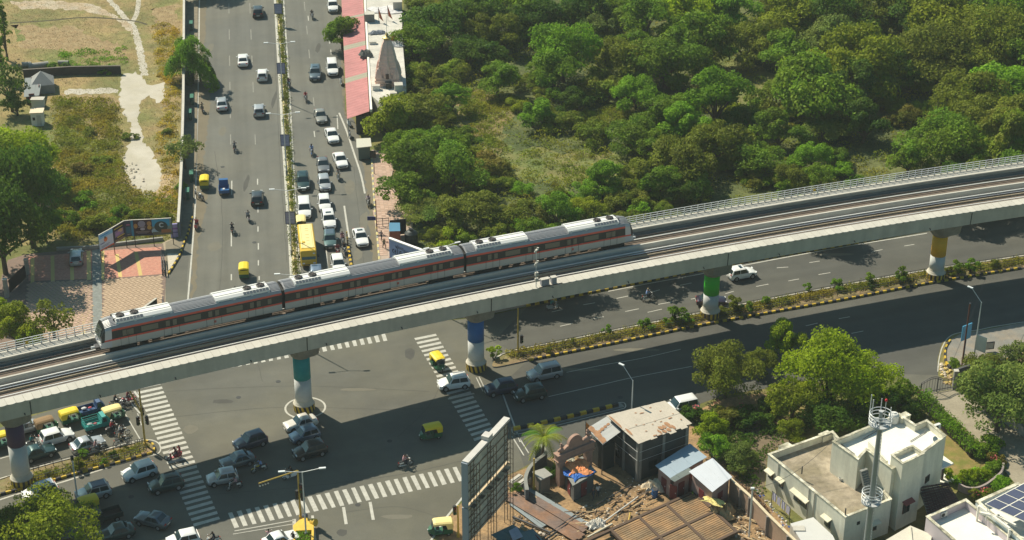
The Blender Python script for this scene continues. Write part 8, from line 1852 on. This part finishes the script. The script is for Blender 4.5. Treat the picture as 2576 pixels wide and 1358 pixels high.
# single trees
for a in [
 (470,128,58,'wispy0','fresh','drooping wispy tree over the wall on the left of the straight road',1.2,(484,212)),
 (527,140,38,'wispy0','dark','darker drooping half of the wispy roadside tree, on its road side',1.1,(505,205)),
 (462,385,48,'sparse0','grey','big leaved grey green tree against the wall beside the lone motorcycle',1.0,(466,425)),
 (455,468,20,'bush0','fresh','small round tree at the wall left of the yellow rickshaw',1.0,None),
 (838,62,52,'round1','mid','round roadside tree beside the pink roof at the top',1.0,(862,125)),
 (520,-70,60,'broad2','mid','tree just above the top edge casting shade on the road',1.2,None),
 (5,50,34,'cone0','mid','tall narrow tree at the top left corner',1.3,None),
 (-5,120,30,'cone0','fresh','second tall narrow tree at the left edge',1.2,None),
 (22,210,46,'sparse0','dark','thin dark tree beside the tent at the left edge',1.4,None),
 (40,260,34,'round3','dark','small dark tree left of the white hut',1.0,None),
 (45,385,100,'big0','bright','large bright green tree at the left edge above the parking court',1.0,None),
 (95,430,50,'round2','fresh','rounder fresh green tree right of the large bright one',1.0,None),
 (85,545,100,'big1','dark','dark shaded tree above the parking court at the left',1.75,(85,622)),
 (15,600,95,'big1','dark','very dark tree at the left edge above the black gate',1.75,(15,690)),
 (110,560,50,'round4','mid','green tree overhanging the top left of the parking court',1.1,None),
 (35,815,62,'round0','yellow','yellow green tree beside the viaduct at the left edge',1.1,None),
 (0,780,40,'round2','bright','bright leaved tree at the very left edge above the viaduct',1.1,None),
 (130,800,55,'sparse0','olive','thin branched olive tree before the parking court',1.1,None),
 (75,850,40,'round3','bright','bright small tree hugging the viaduct railing at the left',1.0,None),
 (120,1310,112,'big1','yellow','large yellow green tree covering the bottom left corner',1.0,None),
 (40,1335,80,'broad3','olive','olive tree filling the very bottom left corner',1.0,None),
 (1824,868,86,'big0','olive','olive crowned tree with a banded trunk by the road in the lower right',1.05,(1823,1000)),
 (1918,905,42,'round3','olive','smaller olive tree right of the banded trunk tree',1.1,None),
 (1983,850,54,'round0','bright','bright green tree top standing between two larger trees by the road',1.2,None),
 (2085,930,112,'big1','bright','largest bright yellow green tree behind the villa',1.15,None),
 (2165,955,88,'big0','bright','bright yellow green tree right of the largest one',1.1,None),
 (1995,1000,76,'broad0','yellow','yellowish tree low on the left side of the largest bright tree',1.1,None),
 (2090,1040,70,'broad1','dark','dark shaded tree crown right behind the villa terrace',1.0,None),
 (1990,1080,40,'round4','yellow','small yellow tree touching the villa terrace wall',1.0,None),
 (2190,1010,70,'broad2','dark','dark tree between the bright trees and the pole platform',1.0,None),
 (2270,985,48,'bush0','mid','green bush mound left of the driveway gate',1.0,None),
 (2280,1020,44,'bush1','dark','dark bush behind the upper villa roof',1.0,None),
 (1790,1075,48,'round1','bright','bright green tree right of the rusty roofed shack',1.1,None),
 (1795,1120,46,'round3','fresh','fresh green tree shading the white roofed hut',1.0,None),
 (1865,1145,46,'round2','grey','dark glossy leaved tree between the huts and the villa',.9,None),
 (1745,1035,38,'bush1','dark','dark flowering bush at the top corner of the rusty roof',1.0,None),
 (1830,1045,46,'bush0','brown','brownish scrub under the roadside tree',1.0,None),
 (1890,1050,46,'bush1','dark','dark scrub left of the yellowish tree',1.0,None),
 (1930,1020,40,'bush0','dark','dark scrub under the bright trees by the kerb',1.0,None),
 (2525,955,100,'big0','grey','large dusty green tree right of the corner pavement',1.2,(2508,1085)),
 (2470,915,50,'broad1','olive','olive tree top beside the lamp on the corner pavement',1.0,None),
 (2570,1000,80,'big1','dark','dark tree at the right edge over the white wall',1.1,None),
 (2575,900,55,'round2','grey','grey green tree at the right edge above the dark one',1.0,None),
 (2490,1000,46,'round4','dark','dark lower crown over the dark boundary wall',1.0,None),
 (2402,913,21,'bush0','mid','round clipped bush on the corner pavement',1.0,None),
 (2480,1118,46,'bush1','mid','large round bush between lawn and driveway',1.0,None),
 (2500,1150,30,'bush0','brown','dark bush with pink flowers at the lawn corner',1.0,None),
 (2385,1192,22,'shrub0','bright','bright banana like shrub at the near side of the lawn',1.2,None),
 (2425,1200,24,'shrub1','bright','bright shrub in the planter bed by the curved wall',1.2,None),
 (2460,1185,26,'shrub2','bright','bright shrub at the right end of the planter bed',1.2,None),
 (2505,1172,26,'bush0','mid','green bush by the driveway end of the planter wall',1.0,None),
 (2470,1240,30,'bush1','olive','olive bush with pink flowers behind the solar roofed house',1.0,None),
 (2520,1215,30,'bush0','fresh','fresh green bush between the solar panels and the driveway',1.0,None),
 (1415,1160,26,'shrub0','grey','dusty shrub behind the orange tarpaulin kiosk',1.2,None),
 (1378,1190,34,'bush0','dark','dark shrub below the palm',1.0,None),
 (1300,1225,18,'shrub1','fresh','small green plant behind the billboard edge',1.2,None),
 (1465,1130,20,'shrub2','olive','pale shrub under the gateway arch',1.2,None),
 (150,470,34,'bush0','olive','olive bush mound in the scrub right of the fresh green tree',1.0,None),
 (215,500,36,'bush1','fresh','fresh green bush mound in the middle of the lower lot',1.0,None),
 (165,545,36,'bush1','mid','green bush above the left part of the parking court',1.0,None),
 (240,560,40,'bush0','olive','olive bush behind the leftmost hoarding panel',1.0,None),
 (300,535,34,'bush1','mid','green bush mound left of the end of the dirt path',1.0,None),
 (350,540,30,'bush0','vine','straw green bush behind the middle hoarding panels',1.0,None),
 (405,545,26,'bush1','olive','small olive bush behind the right hoarding panel',1.0,None),
 (200,420,32,'bush0','brown','dry brownish bush in the middle of the lot scrub',.8,None),
 (255,400,28,'bush1','vine','straw green bush left of the dirt path',.8,None),
 (130,165,18,'bush0','fresh','small green bush between the concrete pipes',1.0,None),
 (262,178,16,'bush1','fresh','small green bush above the right end of the dark wall',1.0,None),
 (225,330,24,'bush0','olive','low olive bush right of the small white hut',.7,None),
 (325,340,20,'bush1','vine','straw coloured bush hugging the left edge of the path',.8,None),
 (420,330,18,'bush0','vine','straw coloured bush between path and road wall',.8,None),
 (208,1140,18,'shrub0','fresh','shrub on the west median behind the silver saloon',1.0,None),
]: tree(*a[:6], None, 'bush' if 'bush' in a[3] or 'shrub' in a[3] else 'tree', 'bush' if 'bush' in a[3] or 'shrub' in a[3] else 'tree', a[6], a[7])
MS = [(1242,885,22,'bright'),(1530,826,17,'fresh'),(1628,812,20,'fresh'),(1700,790,30,'mid'),(1728,800,18,'fresh'),(1680,805,16,'mid'),(1850,762,26,'olive'),(1885,770,20,'mid'),(1822,778,16,'olive'),(1925,755,16,'mid'),(2035,722,16,'fresh'),(2108,712,20,'fresh'),(2190,700,18,'mid'),(2265,688,26,'mid'),(2190,715,13,'dark'),(2412,672,22,'mid'),(2445,668,24,'fresh'),(2390,680,16,'olive'),(2500,662,15,'olive'),(1440,860,12,'olive'),(1980,752,12,'olive'),(1380,880,12,'olive'),(195,1163,22,'olive'),(285,1142,14,'dark'),(120,1190,12,'olive'),(262,1160,12,'fresh')]
for i, (x, y, r, c) in enumerate(MS):
    tree(x, y, r, 'shrub%d' % (i % 3), c, '%s shrub on the %s median, %s %s' % (KN[c], 'east' if x > 1000 else 'west', ordn(sorted([q[0] for q in MS if (q[0] > 1000) == (x > 1000)]).index(x)), 'from its left end'), 'shrubs on the medians', 'shrub', 'shrub', 1.15)
# palm -------------------------------------------------------------------------
pb = W(1362,1165); pt = thing('palm_tree', 'coconut palm with drooping split fronds beside the pink gateway', 'palm', (pb.x, pb.y, 0)); m = MB()
for k in range(8): m.tube((.04*k,0,.45*k),(.04*(k+1),0,.45*(k+1)),.20-.008*k,BARK,10,.18-.008*k,False)
m.build('trunk', pt); PF = [LM('palm', (.10,.16,.025), (.15,.17,.05)), LM('palm_young', (.09,.28,.01), (.08,.22,.01))]
for k in range(15):
    a_ = k*2*pi/15+.2; el = (.95 if k % 3 else .35)+.2*sin(k*3.1); L_ = 3.1 if k % 3 else 2.6; m = MB(); pts = []
    for i in range(11): u = i/10; d = L_*u; pts.append(Vector((.3+d*cos(a_)*cos(el*(1-u*.3)-.1)*1.0, d*sin(a_)*cos(el*(1-u*.3)-.1), 3.6+d*sin(el)-1.25*L_*u*u*(.55 if k % 3 else .9))))
    mt = PF[1] if k in (1,7) else PF[0]
    for i in range(10):
        p, q = pts[i], pts[i+1]; dr = (q-p).normalized(); sd_ = dr.cross(Vector((0,0,1))).normalized(); w_ = .75*sin(pi*min(1,(i+.8)/10.5))+.1
        for s_ in (-1,1):
            for h_ in (0, .5): b0 = p.lerp(q, h_); b1 = p.lerp(q, h_+.34); tp_ = b0+sd_*s_*w_+dr*.35-Vector((0,0,.22)); m.face([b0, b1, tp_], mt)
        m.bar(p, q, .05, .04, PF[0])
    m.build('frond', pt)
# hedge along the driveway
hd_ = thing('hedge', 'clipped green hedge curving along the driveway', 'hedge')
def scatter(name, pts, ls, mat, label=None, cat=None, kind=None, parent=None, up_=.35, seed=1, asp=.6):
    g = np.random.default_rng(seed); P = np.array(pts); n = len(P); nn = g.normal(size=(n, 3))*.6+np.array([0, 0, up_]); nn /= np.linalg.norm(nn, axis=1)[:, None]; t = np.cross(nn, g.normal(size=(n, 3))); t /= np.linalg.norm(t, axis=1)[:, None]; b = np.cross(nn, t); s = ls*g.uniform(.5, 1.4, n)[:, None]
    V = np.empty((n*4, 3)); V[0::4] = P-t*s; V[1::4] = P-b*s*asp; V[2::4] = P+t*s; V[3::4] = P+b*s*asp
    me = bpy.data.meshes.new(name); me.vertices.add(n*4); me.vertices.foreach_set('co', V.ravel()); me.loops.add(n*4); me.loops.foreach_set('vertex_index', np.arange(n*4)); me.polygons.add(n); me.polygons.foreach_set('loop_start', np.arange(n)*4); me.polygons.foreach_set('loop_total', np.full(n, 4)); me.update(); me.materials.append(mat); me.validate()
    return link(name, me, parent, None, 0, label, cat, None, kind)
hp = path_pts(smooth_px([(2318,1012),(2350,1045),(2385,1085),(2425,1120),(2452,1150)]), 0, .25); g_ = random.Random(2)
scatter('foliage', [(p.x+g_.uniform(-.9,.9), p.y+g_.uniform(-.7,.7), 1.5+g_.uniform(-.9,.25)+.2*sin(p.x*3)) for p in hp for _ in range(85)], .13, LV['fresh'], parent=hd_, seed=3)
m = MB(); strip(m, hp, 1.2, 0, BARKD, 1.2); m.build('branches', hd_)
# forest floor, lot scrub, median grasses: countless, so one object each
PADW = pxpoly(pad)
def region_pts(poly_px, n, seed, zf, clump=None):
    r_ = random.Random(seed); P = pxpoly(poly_px); xs = [p[0] for p in P]; ys = [p[1] for p in P]; out = []
    while len(out) < n:
        x, y = r_.uniform(min(xs), max(xs)), r_.uniform(min(ys), max(ys))
        if not inside(x, y, P) or inside(x, y, PADW): continue
        if clump:
            k, rad = clump; h = r_.uniform(.3, 1)
            for _ in range(k):
                a = r_.uniform(0, 2*pi); q = rad*r_.random()**.5; out.append((x+q*cos(a), y+q*sin(a), max(.03, h*rad*.9*(1-(q/rad)**2)+r_.uniform(-.1,.15))))
        else: out.append((x, y, zf(r_)))
    return out
FF = [(1022,-60),(1024,230),(960,268),(945,300),(990,400),(1008,500),(1045,540),(1012,700),(1060,765),(1300,735),(1748,655),(2142,585),(2332,552),(2700,498),(2700,-60)]
scatter('undergrowth', region_pts(FF, 120000, 1, None, (70,1.6)), .15, LM('undergrowth', (.085,.125,.022), (.125,.13,.035)), 'low tangled undergrowth covering the forest floor', None, 'stuff', seed=11)
scatter('forest_grass', region_pts(FF, 60000, 2, lambda r_: r_.uniform(.03,.35)), .15, LM('wild_grass', (.14,.185,.04), (.19,.185,.05), .3), 'rough olive and straw grass in the forest clearings', None, 'stuff', seed=12, asp=.25)
LOT = [(-60,-40),(300,-40),(455,-40),(455,300),(444,545),(415,600),(300,606),(140,622),(-60,640)]
scatter('clearing_tufts', [q for c in CLEAR[:5] for q in region_pts(c, 5000, 31, None, (45,.8))], .12, LM('clearing_tuft', (.085,.125,.025), (.12,.13,.03)), 'olive tufts and low weeds in the forest clearings', None, 'stuff', seed=31)
scatter('lot_grass', region_pts([(-60,-40),(455,-40),(452,300),(444,545),(300,590),(-60,600)], 40000, 3, lambda r_: r_.uniform(.02,.2)), .11, LM('dry_grass', (.30,.22,.09), (.17,.165,.045), .2), 'dry straw coloured grass over the vacant lot', None, 'stuff', seed=13, asp=.25)
scatter('lot_scrub', region_pts([(140,250),(290,250),(300,400),(320,480),(440,500),(440,600),(240,606),(140,600),(140,330)], 52000, 4, None, (60,1.1)), .13, LM('scrub', (.095,.125,.028), (.15,.14,.04)), 'olive scrub over the lower part of the vacant lot', None, 'stuff', seed=14)
scatter('lot_scrub', region_pts([(385,60),(450,60),(448,545),(395,520),(415,440),(392,370),(410,270)], 12000, 5, None, (40,.7)), .12, LM('scrub_straw', (.24,.19,.06), (.15,.15,.035)), 'straw and green tufts between the dirt path and the road wall', None, 'stuff', seed=15)
scatter('lot_scrub', region_pts([(150,130),(330,120),(310,180),(150,180)], 3500, 6, None, (50,.8)), .12, LV['fresh'], 'fresh green tufts above the dark wall in the lot', None, 'stuff', seed=16)
def along(pts, n, w, h, seed, z=.17):
    r_ = random.Random(seed); P = path_pts(smooth_px(pts, 6), 0, .4); out = []
    while len(out) < n:
        p = r_.choice(P); k = r_.randint(4, 22); q = (p.x+r_.uniform(-w,w), p.y+r_.uniform(-w,w)*.9); hh = r_.uniform(.15,1)*h
        for _ in range(k): out.append((q[0]+r_.gauss(0,.22), q[1]+r_.gauss(0,.22), z+r_.uniform(0,hh)))
    return out
scatter('median_plants', along([(701,-20),(715,200),(727,400),(738,600),(746,700)], 9000, .45, .8, 21), .12, LV['olive'], 'dusty plants along the narrow median', None, 'stuff', seed=21)
scatter('median_grass', along([(1290,896),(1420,873),(1560,845),(1705,815),(1932,770),(2130,732),(2325,698),(2576,660)], 26000, .8, .7, 22), .11, LM('median_weed', (.16,.15,.04), (.10,.13,.025)), 'weeds and dry grass on the east median', None, 'stuff', seed=22)
scatter('median_grass', along([(40,1225),(150,1190),(260,1160),(355,1132)], 4500, 1.0, .35, 23), .10, LM('median_weed', (.16,.15,.04), (.10,.13,.025)), 'weeds and dry grass on the west median', None, 'stuff', seed=23)
scatter('island_plants', [(pl.location.x+rr.uniform(-.8,.8), pl.location.y-2.2+rr.uniform(-1.7,1.7), .5+rr.uniform(0,.45)) for _ in range(700)], .13, LV['fresh'], 'green plants growing in the yellow planter island', None, 'stuff', seed=24)
scatter('yard_scrub', region_pts([(1740,1040),(1900,1020),(2060,1060),(1985,1105),(1930,1140),(1915,1240),(1850,1190),(1760,1090)], 9000, 7, None, (60,.9)), .14, LV['dark'], 'dark scrub in the shaded yard beside the villa', None, 'stuff', seed=25)
scatter('dry_branches', region_pts([(1850,1232),(1900,1262),(1940,1310),(1915,1325),(1870,1275)], 5000, 8, lambda r_: r_.uniform(.1,1.5)), .2, M('twig_brown', (.12,.065,.035), .9), 'brown dry branches piled against the compound wall', None, 'stuff', seed=26, asp=.12)
scatter('flower_bed', region_pts([(2372,1205),(2410,1222),(2460,1228),(2505,1195),(2490,1175),(2430,1190)], 2500, 9, None, (30,.5)), .12, LV['fresh'], 'leafy flower bed inside the curved planter wall', None, 'stuff', seed=27)
scatter('blossoms', [tuple(W(x+gv.uniform(-9,9), y+gv.uniform(-6,6), z)) for x, y, z, n in ((1752,1022,2,14),(1800,1010,2,8),(2500,1150,2,18),(2475,1232,2,16),(2452,1242,2,12),(2315,985,2,8),(1868,1020,1.5,8)) for _ in range(n)], .14, M('blossom_pink', (.55,.12,.12), .7), 'red and pink blossoms on the garden bushes', None, 'stuff', seed=28)
